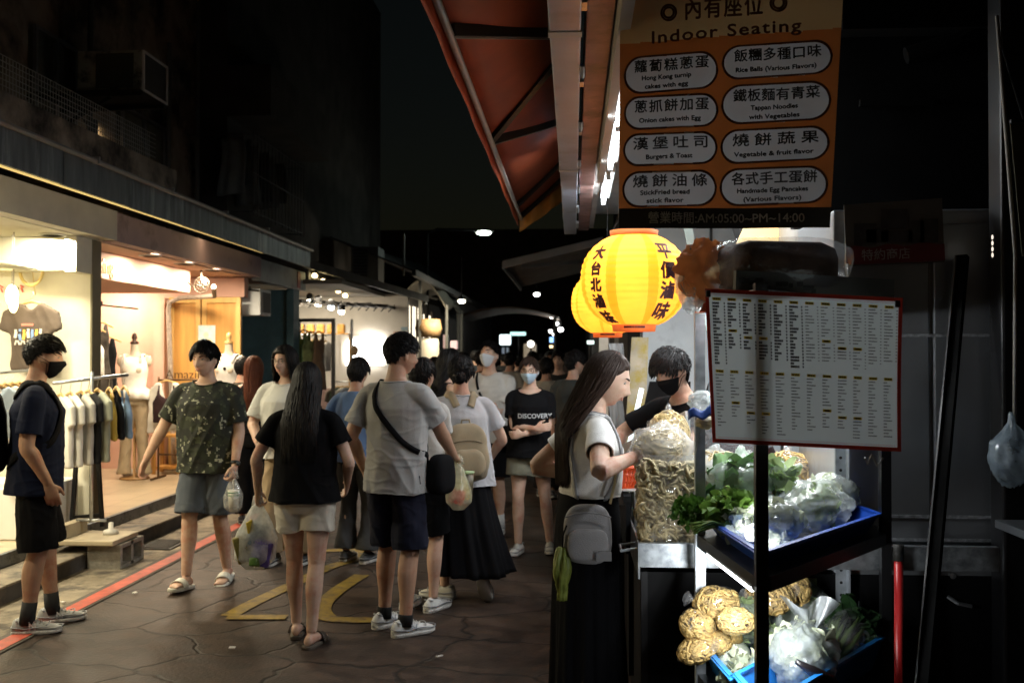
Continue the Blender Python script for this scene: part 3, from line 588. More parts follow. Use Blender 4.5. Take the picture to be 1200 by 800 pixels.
# street lamp and the scattered far lamps
c = P(567, 273, 22.0); t = thing('street_lamp', 'greenish white street lamp high above the crowd', 'street lamp', (-3.4, 22.4, 0))
mb = MB(); mb.ell((c.x, c.y, c.z), (.16, .16, .045)); build(mb, 'lens', lamp_mat('led_green', (.82, 1, .86), 30), t, True)
mb = MB(); mb.ell((c.x, c.y + .02, c.z + .05), (.24, .16, .05)); build(mb, 'housing', ALU, t, True)
mb = MB(); mb.tube([(-3.3, 22.4, 0), (-3.3, 22.4, 4.4), (-3.1, 22.4, 4.5), (c.x, 22.05, c.z + .07)], .03, 8); build(mb, 'pole', M('black_wall', (.006, .006, .006), .9, var=.3, spec=.1), t)
point('street_lamp_light', (c.x, c.y, c.z - .15), 14, (.85, 1, .9), .1)
far = [(541, 353, 20, .10, .055, (1, .95, .7), 25, 'yellowish lamp on the left row of stalls'), (629, 345, 24, .10, .06, (1, .98, .92), 25, 'white lamp under the far right canopy'), (647, 371, 30, .10, .07, (1, 1, .95), 25, 'highest of the far cluster of white lamps'), (652, 379, 34, .10, .08, (1, 1, .95), 22, 'second lamp of the far white cluster'), (657, 386, 34, .12, .10, (1, 1, .96), 28, 'largest lamp of the far white cluster'), (645, 388, 38, .09, .08, (1, 1, .95), 20, 'lowest left lamp of the far white cluster'), (649, 392, 44, .09, .08, (1, 1, .95), 16, 'faintest lamp of the far white cluster')]
for px, py, Y, rx, rz, cl, es, lb in far:
    c = P(px, py, Y); t = thing('hanging_lamp', lb, 'lamp', c, 'lamps strung far down the street'); mb = MB(); mb.ell(c, (rx * .75, rx * .75, rz * .75)); build(mb, 'bulb', lamp_mat('far_lamp_%d' % px, cl, es * .6), t, True)
    mb = MB(); mb.tube([(c.x, c.y, c.z + rz), (c.x, c.y, c.z + .9)], .012, 5); mb.lathe((c.x, c.y, c.z + rz * .6), [(rx * 1.15, 0), (rx * .4, .07), (.01, .08)], 12); build(mb, 'cap', FB, t)
point('far_lamp_light', tuple(P(650, 380, 30)), 40, (1, .95, .85), .2); point('left_row_light', tuple(P(541, 365, 19.8)), 25, (1, .9, .7), .1)
signs = [(592, 398, 32, 13, 12, (.75, .97, 1), 6, 'square cyan white shop sign glowing far down the street', 0), (607, 391, 33, 18, 4, (.55, 1, .92), 3, 'thin strip of cyan shop lights beside the square sign', 0), (622, 403, 33, 8, 8, (1, .93, .8), 9, 'round warm white sign glowing in the distance', 1), (647, 398, 36, 6, 6, (.25, .5, 1), 5, 'small blue sign far down the street', 0), (646, 406, 36, 4, 3, (1, .75, .4), 5, 'tiny orange lit sign below the blue one', 0), (692, 401, 20, 8, 4, (.75, 1, .9), 4, 'small pale green exit style light under the second lantern', 0), (532, 404, 24, 8, 10, (1, .6, .55), 1.6, 'small pinkish lit sign on the left stalls', 0), (522, 400, 25, 5, 16, (1, .55, .45), .9, 'narrow reddish lit sign on the left stalls', 0), (621, 411, 34.5, 15, 17, (.9, .7, .45), .5, 'dim warm shop window beneath the round sign', 0), (592, 420, 33, 8, 26, (.35, .5, .7), .4, 'dim bluish lit shop pillar beneath the square sign', 0)]
for px, py, Y, wpx, hpx, cl, es, lb, rd in signs:
    c = P(px, py, Y); w_, h_ = wpx * Y / F, hpx * Y / F
    if rd: mb = MB(); mb.lathe((c.x, c.y, c.z), [(.001, -.03), (w_ / 2, -.03), (w_ / 2, .03), (.001, .03)], 24, 'Y')
    else: mb = MB(); mb.box(c, (w_, .12, h_), b=min(w_, h_) * .12)
    t = thing('lit_sign', lb, 'sign', (c.x, c.y, 0)); build(mb, 'face', lamp_mat('sign_%d_%d' % (px, py), cl, es * .5), t)
    mb = MB(); mb.box((c.x, c.y + .13, c.z), (w_ * 1.1, .12, h_ * 1.06)); mb.tube([(c.x, c.y + .13, 0), (c.x, c.y + .13, c.z)], .03, 6); build(mb, 'casing', FB, t)
# ================================================================ right side: the food stall
STEEL = M('stainless', (.52, .54, .56), .32, .9, var=.12, scale=4, bump=.06, bscale=60, dirt=(.34, .35, .36), dscale=9, dthr=.6)
STEELD = M('stainless_dull', (.30, .32, .34), .42, .85, var=.18, scale=3)
BLK = M('black_panel', (.005, .005, .0055), .5, 0, var=.2, spec=.15)
BLKM = M('rack_black', (.016, .016, .017), .38, .4, var=.15)
GALV = M('galvanised', (.42, .45, .48), .45, .7, var=.2, scale=30)
# --- counter
t = thing('food_counter', 'black fronted food counter with a galvanised tray rim along the street', 'counter', (.6, 5.4, 0))
mb = MB(); mb.b2((.29, 3.95, .02), (1.9, 7.2, .80)); build(mb, 'body', BLK, t)
mb = MB(); mb.b2((.25, 3.85, .845), (1.9, 7.2, .85)); mb.b2((.25, 3.82, .845), (1.9, 3.85, .935)); mb.b2((.245, 3.82, .80), (.252, 7.2, .935)); build(mb, 'tray_top', M('tray_galv', (.40, .43, .45), .38, .75, var=.3, scale=26, dirt=(.22, .24, .26), dscale=18, dthr=.55), t)
mb = MB(); mb.b2((.225, 4.3, .80), (.243, 7.2, 1.02)); mb.beam((.23, 4.3, 1.03), (.23, 7.2, 1.03), .03, .03); build(mb, 'glass_guard', M('smoked_guard', (.03, .035, .04), .12, 0, var=0), t)
for y in (3.98, 4.9, 5.8): mb = MB(); mb.beam((.28, y, .1), (.28, y, .8), .03, .06); build(mb, 'rib', BLKM, t)
mb = MB(); mb.tube([(.25, 3.9, .90), (.185, 3.9, .89), (.185, 4.02, .89), (.25, 4.02, .90)], .006, 8); build(mb, 'handle', GALV, t)
mb = MB(); mb.box((.286, 4.0, .62), (.006, .05, .10), b=.004); build(mb, 'switch_plate', M('switch_dark', (.06, .06, .06), .4), t)
# second, lower cart beyond the counter on the street side
t = thing('side_cart', 'low black cart with a steel lid standing behind the woman at the counter', 'cart', (.05, 7.8, 0))
mb = MB(); mb.b2((-.10, 7.3, .05), (.24, 8.3, .78)); build(mb, 'body', BLK, t); mb = MB(); mb.b2((-.12, 7.28, .78), (.25, 8.32, .84), .01); build(mb, 'lid', STEELD, t)
# --- stall back walls, ceiling
WP = M('white_panel', (.62, .66, .68), .5, var=.06, dirt=(.45, .48, .5), dscale=4, dthr=.62)
t = thing('stall_back_wall', 'white panelled wall behind the cooks of the food stall', 'wall', (1.5, 9.5, 0))
mb = MB()
for k in range(4): mb.b2((.62 + k * .62, 9.0, .02), (.62 + k * .62 + .60, 9.06, 2.9), .004)
build(mb, 'panel', WP, t)
mb = MB()
for k in range(5): mb.box((.61 + k * .62, 9.01, 1.45), (.022, .07, 2.9))
build(mb, 'joint', M('joint_dark', (.05, .05, .05), .6), t)
t = thing('stall_side_wall', 'dim wall at the far right side of the stall interior', 'wall', (2.6, 6, 0))
mb = MB(); mb.b2((2.6, 4.62, .02), (2.7, 9.06, 2.9)); build(mb, 'panel', M('grey_panel', (.35, .36, .37), .6), t)
t = thing('leaning_board', 'stained beige board leaning on the white wall behind the stall', 'board', (.55, 8.2, 0))
mb = MB(); mb.prism([(-.07, 0), (.13, 0), (.21, 1.78), (.07, 1.78)], (.42, 8.2, .02), (1, 0, 0), (0, .12, 1), (0, .03, 0)); build(mb, 'plank', M('stained_board', (.42, .36, .26), .7, var=.25, dirt=(.40, .30, .06), dscale=7, dthr=.52), t)
t = thing('white_curtain_post', 'pale post with hanging cloth between the lantern and the leaning board', 'post', (.25, 8.6, 0))
mb = MB(); mb.b2((.22, 8.6, 0), (.30, 8.68, 2.2)); build(mb, 'post', M('pale_post', (.55, .48, .38), .7), t)
mb = MB(); mb.grid(lambda u, v: (.30 + .12 * u + .012 * sin(v * 9), 8.58 + .02 * sin(u * 14), 1.75 - .75 * v), 10, 10); build(mb, 'cloth', cloth('grey_cloth', (.42, .42, .42)), t, True, solid=.008)
t = thing('stall_ceiling', 'grey soffit over the food stall between the beams', 'ceiling', (1.2, 6, 2.9))
mb = MB(); mb.b2((.19, 4.78, 2.93), (2.7, 9.06, 2.98)); build(mb, 'board', M('soffit_grey', (.30, .31, .31), .7, var=.15), t)
mb = MB(); mb.beam((.35, 4.9, 2.62), (2.5, 5.0, 2.62), .05, .09); mb.beam((.62, 4.8, 2.88), (1.5, 8.8, 2.50), .05, .10); mb.beam((.3, 6.6, 2.6), (2.5, 6.6, 2.6), .05, .08); build(mb, 'beam', M('beam_grey', (.16, .165, .17), .55, .4), t)
mb = MB(); mb.prism([(0, 0), (.035, 0), (.26, -1.0), (.20, -1.0)], (.54, 5.6, 2.72), (1, 0, 0), (0, .1, 1), (0, .02, 0)); build(mb, 'flap', M('pale_flap', (.45, .55, .52), .5), t)
# --- beams over the pavement edge, lantern rail
t = thing('roof_beam', 'long scuffed silver box beam over the front of the stall', 'beam', (0, 5, 2.8))
mb = MB()
for y0, y1 in ((1.2, 3.55), (3.57, 6.2), (6.22, 9.5)): mb.b2((-.085, y0, 2.80), (.028, y1, 3.0), .006)
build(mb, 'silver_casing', M('beam_silver', (.46, .51, .62), .40, .45, var=.12, scale=3, dirt=(.30, .31, .36), dscale=2, dthr=.6, bump=.1, bscale=20), t)
mb = MB(); mb.b2((-.09, 3.53, 2.796), (.032, 3.59, 3.0)); mb.b2((-.09, 6.19, 2.796), (.032, 6.24, 3.0)); build(mb, 'joint_strip', M('joint_pale', (.55, .55, .54), .5), t)
mb = MB(); mb.b2((.046, 1.2, 2.835), (.145, 9.5, 3.05), .006); build(mb, 'painted_rail', M('rail_pink', (.34, .20, .18), .55, .1, var=.25, scale=4, dirt=(.15, .10, .09), dscale=5, dthr=.55), t)
mb = MB(); 
for k in range(7): y = 3.0 + k * .95; mb.tube([(.036, y, 2.80), (.036, y + .06, 2.77), (.038, y + .12, 2.80)], .010, 6); mb.box((.036, y + .3, 2.83), (.02, .08, .05))
build(mb, 'clips', STEEL, t)
mb = MB(); mb.b2((.15, 1.2, 2.73), (.19, 6.25, 3.4)); mb.b2((.15, 6.25, 2.86), (.19, 9.5, 3.4)); build(mb, 'backboard', M('backboard_pale', (.42, .42, .41), .6, var=.15, scale=3), t)
# fluorescent tubes along the stall edge
TUBE = lamp_mat('tube_glow', (.90, .97, 1), 14)
for k, (y0, y1) in enumerate(((4.06, 4.95), (5.0, 6.1), (6.4, 7.5))):
    t = thing('fluorescent_tube', ['white fluorescent tube beside the banner, nearest the viewer', 'second white fluorescent tube, above the big lantern', 'farthest white fluorescent tube behind the lanterns'][k], 'lamp', (.215, (y0 + y1) / 2, 2.8), 'fluorescent tubes over the stall')
    mb = MB(); mb.tube([(.225, y0 + .03, 2.80), (.225, y1 - .03, 2.80)], .016, 10); build(mb, 'tube', TUBE, t, True)
    mb = MB(); mb.b2((.20, y0, 2.825), (.27, y1, 2.87), .004); mb.box((.225, y0 + .015, 2.80), (.03, .03, .05)); mb.box((.225, y1 - .015, 2.80), (.03, .03, .05)); build(mb, 'batten', M('batten_white', (.7, .72, .72), .5), t)
    area('fluorescent_lamp', (.25, (y0 + y1) / 2, 2.775), ((1.15, 1.15, -.5)[k], (y0 + y1) / 2 + (0, 0, .8)[k], .9), .06, (13, 13, 34)[k], (.93, .98, 1), sy=y1 - y0)
t = thing('ceiling_tube_light', 'white tube light inside the stall over the noodles', 'lamp', (1.2, 5.2, 2.5))
mb = MB(); mb.tube([(1.0, 4.8, 2.52), (1.0, 5.7, 2.52)], .018, 10); mb.tube([(1.6, 6.0, 2.52), (1.6, 7.6, 2.52)], .018, 10); build(mb, 'tube', TUBE, t, True)
mb = MB(); mb.b2((.96, 4.75, 2.54), (1.04, 5.75, 2.60)); mb.b2((1.56, 5.95, 2.54), (1.64, 7.65, 2.60)); mb.tube([(1.0, 5.2, 2.6), (1.0, 5.2, 2.93)], .01, 5); mb.tube([(1.6, 6.8, 2.6), (1.6, 6.8, 2.93)], .01, 5); build(mb, 'batten', M('batten_white', (.7, .72, .72)), t)
area('stall_lamp', (1.0, 5.25, 2.49), (.9, 5.1, .9), .08, 22, (.95, .98, 1), sy=.9, spread=130)
area('stall_lamp', (1.6, 6.8, 2.49), (1.3, 6.8, .9), .08, 50, (.95, .98, 1), sy=1.6)
# --- orange awning over the street
ORANGE = M('awning_orange', (.30, .058, .018), .6, 0, var=.25, scale=3, trl=.06)
t = thing('orange_awning', 'orange canvas awning with white edged folding arms hanging over the street', 'awning', (-.3, 6, 3.0))
def aw(u, y): return V((-.52 + .56 * u, y, 3.0 + .42 * u - .02 * sin(pi * u)))
mb = MB(); mb.grid(lambda u, v: aw(u, 2.4 + 7.2 * v), 6, 24); build(mb, 'canvas', ORANGE, t, True, solid=.006)
mb = MB(); mb.grid(lambda u, v: (-.535 + .003 * sin(v * 40), 2.4 + 7.25 * v, 3.02 - .11 * u), 4, 60); build(mb, 'valance', M('valance_orange', (.42, .07, .016), .6, var=.15), t, True, solid=.006)
mb = MB(); mb.tube([(-.505, 2.4, 2.965), (-.505, 9.6, 2.965)], .018, 8); build(mb, 'front_bar', M('bar_white', (.50, .47, .44), .45, .3), t, True)
for a in ((4.05, 5.3), (6.1, 5.35), (6.15, 7.15), (8.8, 8.25), (9.5, 9.0)):
    mb = MB(); pa = aw(.04, a[0]) - V((0, 0, .03)); pb = aw(.95, a[1]) - V((0, 0, .03)); mb.beam(pa, pb, .035, .05); o = build(mb, 'folding_arm', M('arm_dark', (.02, .018, .016), .5, .3), t)
    mb = MB(); n_ = V((.0, .028, -.012)); mb.beam(pa + n_, pb + n_, .012, .03); build(mb, 'arm_edge', M('bar_white', (.50, .47, .44)), o)
mb = MB(); mb.grid(lambda u, v: aw(u, 9.6) + V((0, .03 * sin(u * 20), -.16 * v)), 16, 3); build(mb, 'end_flap', M('flap_yellow', (.55, .26, .05), .6, trl=.2), t, True, solid=.005)
# --- second canopy down the street
t = thing('grey_sheet_canopy', 'grey corrugated sheet canopy jutting out beyond the lanterns', 'awning', (-.3, 15, 2.9))
mb = MB(); mb.grid(lambda u, v: (-.92 + 1.3 * u, 13.2 + 4.5 * v, 2.88 + .30 * u + .018 * sin(v * 90)), 4, 90); build(mb, 'sheet', M('sheet_grey', (.30, .31, .32), .55, .2, var=.2), t, True, solid=.01)
mb = MB(); mb.beam((-.93, 13.18, 2.85), (.40, 13.18, 3.16), .03, .10); mb.beam((-.93, 13.18, 2.84), (-.93, 17.7, 2.84), .03, .09); mb.beam((-.7, 13.4, 2.84), (.3, 14.0, 2.98), .03, .05); build(mb, 'edge_frame', M('sheet_edge', (.20, .21, .22), .5, .3), t)
t = thing('far_stall_row', 'dark row of closed stalls down the right side past the lanterns', 'building', (1.5, 20, 0))
mb = MB(); mb.b2((.55, 10.2, 0), (4, 46, 3.4)); build(mb, 'wall', DARKC, t); mb = MB(); mb.b2((.54, 12, 1.0), (.545, 13.2, 2.2)); mb.b2((.54, 15, .9), (.545, 17, 2.2)); build(mb, 'shutter', M('shutter_pale', (.28, .27, .25), .7), t)
mb = MB(); mb.b2((.40, 12.2, 1.9), (.5, 12.7, 2.3)); build(mb, 'board', M('board_pale', (.35, .33, .30), .7), t)
t = thing('right_building', 'black upper storeys rising over the food stall', 'building', (4, 8, 3))
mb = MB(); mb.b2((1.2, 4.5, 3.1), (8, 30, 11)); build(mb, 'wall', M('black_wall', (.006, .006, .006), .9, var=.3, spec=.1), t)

# ================================================================ right edge: cabinet, dark shop front
t = thing('stainless_cabinet', 'tall stainless steel cabinet standing behind the vegetable rack', 'cabinet', (1.35, 4.3, 0))
mb = MB(); mb.b2((1.02, 3.98, .04), (1.72, 4.60, 2.22), .008); build(mb, 'carcass', M('cab_steel', (.46, .50, .54), .34, .45, var=.14, scale=2, bump=.04, bscale=40, dirt=(.30, .28, .26), dscale=2.2, dthr=.6), t)
mb = MB(); mb.b2((1.06, 3.955, .10), (1.38, 3.975, 2.16), .006); mb.b2((1.395, 3.955, .10), (1.70, 3.975, 2.16), .006); build(mb, 'door', M('cab_door', (.38, .40, .42), .38, .8, var=.15, scale=2), t)
for z in (1.72, .93, 1.02): mb = MB(); mb.b2((1.06, 3.949, z), (1.70, 3.953, z + .012), .001); build(mb, 'weld_line', M('weld', (.5, .52, .54), .5, .7, var=.5, scale=40), t)
mb = MB(); mb.tube([(1.44, 3.95, .72), (1.47, 3.925, .70), (1.52, 3.925, .69)], .008, 6); build(mb, 'latch', STEEL, t)
for z in (.80, 1.61): mb = MB(); mb.lathe((1.46, 3.953, z), [(.012, 0), (.012, -.006), (.001, -.008)], 10, 'Y'); build(mb, 'screw', STEEL, t)
t = thing('slotted_angle_post', 'perforated grey angle iron post at the cabinet corner', 'post', (1.03, 3.9, 0))
mb = MB(); mb.b2((1.01, 3.925, .0), (1.05, 3.93, 2.0)); mb.b2((1.05, 3.885, .0), (1.055, 3.93, 2.0)); build(mb, 'angle', GALV, t)
mb = MB()
for k in range(38): mb.lathe((1.030, 3.9235, .15 + k * .048), [(.006, 0), (.006, .001), (.0005, .001)], 8, 'Y')
build(mb, 'bolt_hole', M('hole_dark', (.01, .01, .01), .8, var=0), t)
t = thing('dark_shop_wall', 'black unlit shop wall filling the right edge behind the cabinet', 'wall', (3, 4.7, 0))
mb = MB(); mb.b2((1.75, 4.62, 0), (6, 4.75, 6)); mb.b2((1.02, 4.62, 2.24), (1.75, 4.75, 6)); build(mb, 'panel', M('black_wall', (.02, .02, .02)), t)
mb = MB(); mb.tube([(1.5, 4.58, 3.0), (1.72, 4.56, 3.06), (1.95, 4.56, 3.2), (1.98, 4.58, 3.5)], .04, 8); mb.b2((1.3, 4.59, 2.78), (1.62, 4.615, 2.81)); build(mb, 'conduit', M('black_wall', (.006, .006, .006)), t)
t = thing('black_door_frame', 'heavy black metal shop door frame at the right edge', 'door frame', (1.75, 3.85, 0))
mb = MB(); mb.b2((1.58, 3.78, 0), (1.76, 3.90, 3.2), .01); mb.b2((1.58, 3.78, 3.2), (2.8, 3.9, 3.4)); build(mb, 'frame', FB, t)
t = thing('leaning_bar', 'thin black metal bar leaning against the steel cabinet', 'pole', (1.27, 3.6, 0))
a = P(1082, 800, 3.55); b_ = P(1128, 300, 3.9); d_ = (b_ - a).normalized(); a = a - d_ * (a.z / d_.z)
mb = MB(); mb.beam(a, b_, .042, .03); build(mb, 'bar', M('black_wall', (.006, .006, .006)), t); mb = MB(); mb.beam(a + V((-.025, -.003, 0)), b_ + V((-.025, -.003, 0)), .006, .02); build(mb, 'edge', M('edge_grey', (.16, .16, .16), .4, .5), t)
t = thing('red_pole', 'red painted pole with a dark cap standing by the steel cabinet', 'pole', (1.14, 3.4, 0))
a = P(1053, 655, 3.55); mb = MB(); mb.tube([(a.x - .02, 3.5, 0), (a.x, 3.55, a.z)], .015, 12); build(mb, 'rod', M('red_rod', (.42, .02, .02), .3, var=.1), t, True)
mb = MB(); mb.tube([(a.x, 3.55, a.z - .005), (a.x + .001, 3.552, a.z + .05)], .018, 12); build(mb, 'cap', M('cast_iron', (.03, .028, .025)), t, True)
# dim poster above the cabinet
t = thing('dim_poster', 'dim unlit paper poster with a dark red band on the steel cabinet doors', 'poster', (1.3, 3.94, 2))
def pq(px, py): return P(px, py, 3.935)
mb = MB(); a, b_, c, d_ = pq(992, 312), pq(1107, 307), pq(1104, 232), pq(989, 240); mb.quad(a, b_, c, d_); build(mb, 'sheet', M('poster_paper', (.12, .105, .085), .7, var=.2), t, solid=.003)
mb = MB(); e = .62; off = V((0, -.006, 0)); lerp = lambda p, q_, k: p + (q_ - p) * k
mb.add([lerp(a, d_, i / 0.9 * .0) + off if i == 0 else V() for i in ()], [])
low, hi = [], []
for k in range(13):
    u = k / 12; p0 = lerp(a, b_, u); p1 = lerp(d_, c, u); low.append(lerp(p0, p1, .02) + off); hi.append(lerp(p0, p1, .30 + .025 * sin(u * 18)) + off)
mb.rings([low, hi], cap=False, closed=False); build(mb, 'red_band', M('poster_red', (.16, .02, .02), .7, var=.2), t)
mb = MB(); ux = (b_ - a).normalized(); uz = (d_ - a).normalized(); put_text(mb, '特約商店', lerp(lerp(a, b_, .40), lerp(d_, c, .40), .15) + off * 1.6, ux, uz, .047, .008); build(mb, 'lettering', M('poster_letter', (.40, .34, .30), .7), t)
mb = MB()
for u, v, w_, h_ in ((.2, .50, .10, .10), (.32, .46, .10, .06), (.5, .72, .12, .09), (.72, .5, .07, .10), (.85, .5, .08, .11), (.52, .44, .14, .05)): mb.box(lerp(lerp(a, b_, u), lerp(d_, c, u), v) + off, (w_ * .85, .002, h_ * .85))
build(mb, 'picture', M('poster_dark', (.05, .04, .035), .7, var=.4, scale=20), t)
# right margin: banner edge, hanging bag, shelf, lit chink
t = thing('narrow_banner', 'dark olive banner cut off by the right edge of the picture', 'banner', (1.8, 3.6, 2.2))
mb = MB(); p0, p1 = P(1184, 146, 3.6), P(1198, 300, 3.6); mb.quad(p1, p1 + V((.5, 0, 0)), p0 + V((.5, 0, .0)), p0); build(mb, 'cloth', M('olive_cloth', (.06, .055, .03), .8), t, solid=.004); mb = MB(); mb.beam(p0 + V((0, 0, .01)), p0 + V((.5, 0, .01)), .012, .012); mb.tube([p0 + V((.05, 0, 0)), p0 + V((.05, .28, .5))], .004, 5); build(mb, 'rod', FB, t)
t = thing('light_chink', 'tiny strip of coloured light showing through the dark door frame', 'lamp', P(1163, 290, 3.76))
mb = MB(); c = P(1163, 290, 3.772)
for k in range(4): mb.ell((c.x, c.y, c.z + .038 - k * .022), (.004, .004, .009), None, 8, 6)
build(mb, 'glint', lamp_mat('chink', (1, .85, .7), 1.2), t)
t = thing('dark_shelf', 'dark metal shelf ledge at the right edge under the hanging bag', 'shelf', (1.9, 3.7, 1))
mb = MB(); c = P(1175, 612, 3.7); mb.b2((c.x, 3.45, c.z - .03), (c.x + .6, 3.77, c.z), .004); mb.b2((c.x + .02, 3.5, 0), (c.x + .06, 3.54, c.z - .03)); mb.b2((c.x + .5, 3.5, 0), (c.x + .54, 3.54, c.z - .03)); build(mb, 'ledge', STEELD, t)

# ================================================================ vegetable rack
RA, RB, RC = V((.546, 2.95)), V((1.144, 3.75)), V((.458, 3.66)); RD = RB + (RC - RA)
def rp(u, v, z): q = RA + (RB - RA) * u + (RC - RA) * v; return V((q.x, q.y, z))
t = thing('vegetable_rack', 'black framed display rack with sloped shelves of bagged vegetables', 'rack', (.8, 3.5, 0))
for (p, top, mt) in ((RA, 1.86, BLKM), (RB, 1.86, BLKM), (RC, 1.90, GALV), (RD, 1.86, GALV)):
    mb = MB(); mb.box((p.x, p.y, top / 2 + .01), (.036, .036, top - .02)); build(mb, 'post', mt, t)
for z in (1.0, .50, 1.84):
    mb = MB(); e = .03
    mb.beam(rp(e, 0, z - .02), rp(1 - e, 0, z - .02), .03, .045); mb.beam(rp(0, e, z - .02), rp(0, 1 - e, z - .02), .03, .045); mb.beam(rp(e, 1, z - .02), rp(1 - e, 1, z - .02), .03, .045); mb.beam(rp(1, e, z - .02), rp(1, 1 - e, z - .02), .03, .045)
    mb.add([rp(.02, .02, z - .004), rp(.98, .02, z - .004), rp(.98, .98, z - .004), rp(.02, .98, z - .004), rp(.02, .02, z + .002), rp(.98, .02, z + .002), rp(.98, .98, z + .002), rp(.02, .98, z + .002)], [(0, 3, 2, 1), (4, 5, 6, 7), (0, 1, 5, 4), (1, 2, 6, 5), (2, 3, 7, 6), (3, 0, 4, 7)]); build(mb, 'shelf', BLKM if z < 1.5 else GALV, t)
mb = MB(); mb.beam((RC.x - .012, RC.y - .026, 1.30), (RC.x + .04, RC.y - .03, 1.58), .008, .008); mb.beam((RC.x + .04, RC.y - .03, 1.58), (RC.x + .05, RC.y - .03, 1.62), .008, .008); build(mb, 'wire', GALV, t)
t = thing('led_strip', 'bright white light strip under the outer edge of the upper rack shelf', 'lamp', rp(-.01, .5, .95))
mb = MB(); pa, pb = rp(-.012, .08, .958), rp(-.012, .80, .958); mb.beam(pa, pb, .014, .014); build(mb, 'strip', lamp_mat('led_white', (.93, .98, 1), 14), t)
mb = MB(); mb.beam(pa + V((0, 0, .010)), pb + V((0, 0, .010)), .02, .006); build(mb, 'channel', GALV, t)
area('led_strip_lamp', tuple((pa + pb) / 2 + V((.05, .02, -.02))), tuple(rp(.55, .5, .5)), .03, 7, (.94, .98, 1), sy=.55)
t = thing('rack_light', 'white light bar hung under the top of the vegetable rack', 'lamp', rp(.3, .6, 1.8))
mb = MB(); pa, pb = rp(.12, .72, 1.79), rp(.9, .72, 1.79); mb.tube([pa, pb], .012, 8); build(mb, 'tube', TUBE, t, True); mb = MB(); mb.beam(pa + V((0, 0, .018)), pb + V((0, 0, .018)), .03, .01); build(mb, 'batten', GALV, t)
for f_ in (.12, .5, .88): point('rack_lamp', tuple(pa + (pb - pa) * f_ - V((0, 0, .035))), 9.5, (.95, .98, 1), .03)

# trays
def tray(label, u0, v0, u1, v1, z, h, mat, grp):
    t = thing('plastic_tray', label, 'tray', rp((u0 + u1) / 2, (v0 + v1) / 2, z), grp)
    def ring(k, zz): return [rp(u0 + k, v0 + k, zz), rp(u1 - k, v0 + k, zz), rp(u1 - k, v1 - k, zz), rp(u0 + k, v1 - k, zz)]
    mb = MB(); mb.rings([ring(.05, z), ring(-.01, z + h), ring(-.035, z + h), ring(-.035, z + h - .012), ring(-.012, z + h - .012)][:3], cap=False, closed=True); mb.quad(*ring(.05, z)); build(mb, 'shell', mat, t, solid=.004)
    mb = MB(); r1, r2 = ring(-.04, z + h + .004), ring(.01, z + h + .004)
    for i in range(4): mb.beam(r1[i] * .5 + r2[i] * .5, r1[(i + 1) % 4] * .5 + r2[(i + 1) % 4] * .5, .018, .010)
    build(mb, 'lip', mat, t)
BLUE = M('tray_blue', (.012, .07, .42), .35, var=.06, spec=.6); LBLUE = M('tray_light_blue', (.02, .22, .62), .35, var=.05, spec=.6)
tray('deep blue tray of bagged vegetables on the upper rack shelf', .03, .04, .95, .94, 1.004, .058, BLUE, 'blue plastic trays')
tray('light blue tray at the back left of the lower shelf', .02, .46, .98, 1.0, .506, .10, LBLUE, 'blue plastic trays')
tray('light blue tray at the front of the lower shelf', .04, .02, .98, .40, .506, .11, LBLUE, 'blue plastic trays')

# --- food
FILM = film('clear_film', a=.16); FILM2 = film('noodle_film', a=.05, rough=.08); MILKY = film('milky_film', (.74, .79, .78), a=.42, rough=.2, milky=.6); FROST = film('frosted_bag', (.68, .74, .77), a=.55, rough=.25)
def crumple(c, r, m=None, amp=.22, seed=0, nu=36, nv=26, knot=0, flat=.0):
    """a crumpled plastic bag skin round a centre, optionally gathered to a knot"""
    c = V(c); mb = MB(); pts = []
    for i in range(nv + 1):
        th = pi * i / nv; row = []
        for j in range(nu):
            ph = 2 * pi * j / nu; d = V((sin(th) * cos(ph), sin(th) * sin(ph), cos(th)))
            k = nz(d, 2.2, seed); k2 = abs(nz(d, 5.0, seed + 3)); k3 = abs(nz(d, 9, seed + 8))
            p = V((d.x * r[0], d.y * r[1], d.z * r[2])) * (1 + amp * (k * .7 + (.25 - k2) * .9 + (.2 - k3) * .5))
            if knot and d.z > .55:
                g = (d.z - .55) / .45; p.x *= 1 - .75 * min(1, g * 1.6) + .5 * max(0, g - .6); p.y *= 1 - .75 * min(1, g * 1.6) + .5 * max(0, g - .6); p.z += knot * g
            if flat and p.z < -r[2] * flat: p.z = -r[2] * flat
            row.append(c + (m @ p if m else p))
        pts.append(row)
    mb.rings(pts, cap=False); return mb
def strands(c, r, n, L, rad, seed=0, m=None, steps=10, curl=2.5):
    """tangle of noodles filling an ellipsoid's outer shell"""
    rn = random.Random(seed); mb = MB(); c = V(c)
    for k in range(n):
        d = V((rn.gauss(0, 1), rn.gauss(0, 1), rn.gauss(0, 1))).normalized(); tdir = d.orthogonal().normalized(); tdir = Matrix.Rotation(rn.uniform(0, 6.28), 3, d) @ tdir; pts = []; e = rn.uniform(.84, 1.06); cu = rn.uniform(-curl, curl)
        for q in range(steps):
            p = V((d.x * r[0], d.y * r[1], d.z * r[2])) * e; pts.append(c + (m @ p if m else p)); st = L / steps / max(r)
            axis = d; tdir = Matrix.Rotation(cu * st + rn.uniform(-.35, .35), 3, axis) @ tdir; d = (d + tdir * st).normalized(); tdir = (tdir - d * tdir.dot(d)).normalized(); e += rn.uniform(-.015, .015)
        mb.tube(pts, rad, 5, cap=False)
    return mb
YEL = M('egg_noodle', (.60, .41, .15), .5, var=.35, scale=60, spec=.35); YELD = M('noodle_core', (.20, .10, .025), .7, var=.3, scale=70, bump=.6, bscale=120)
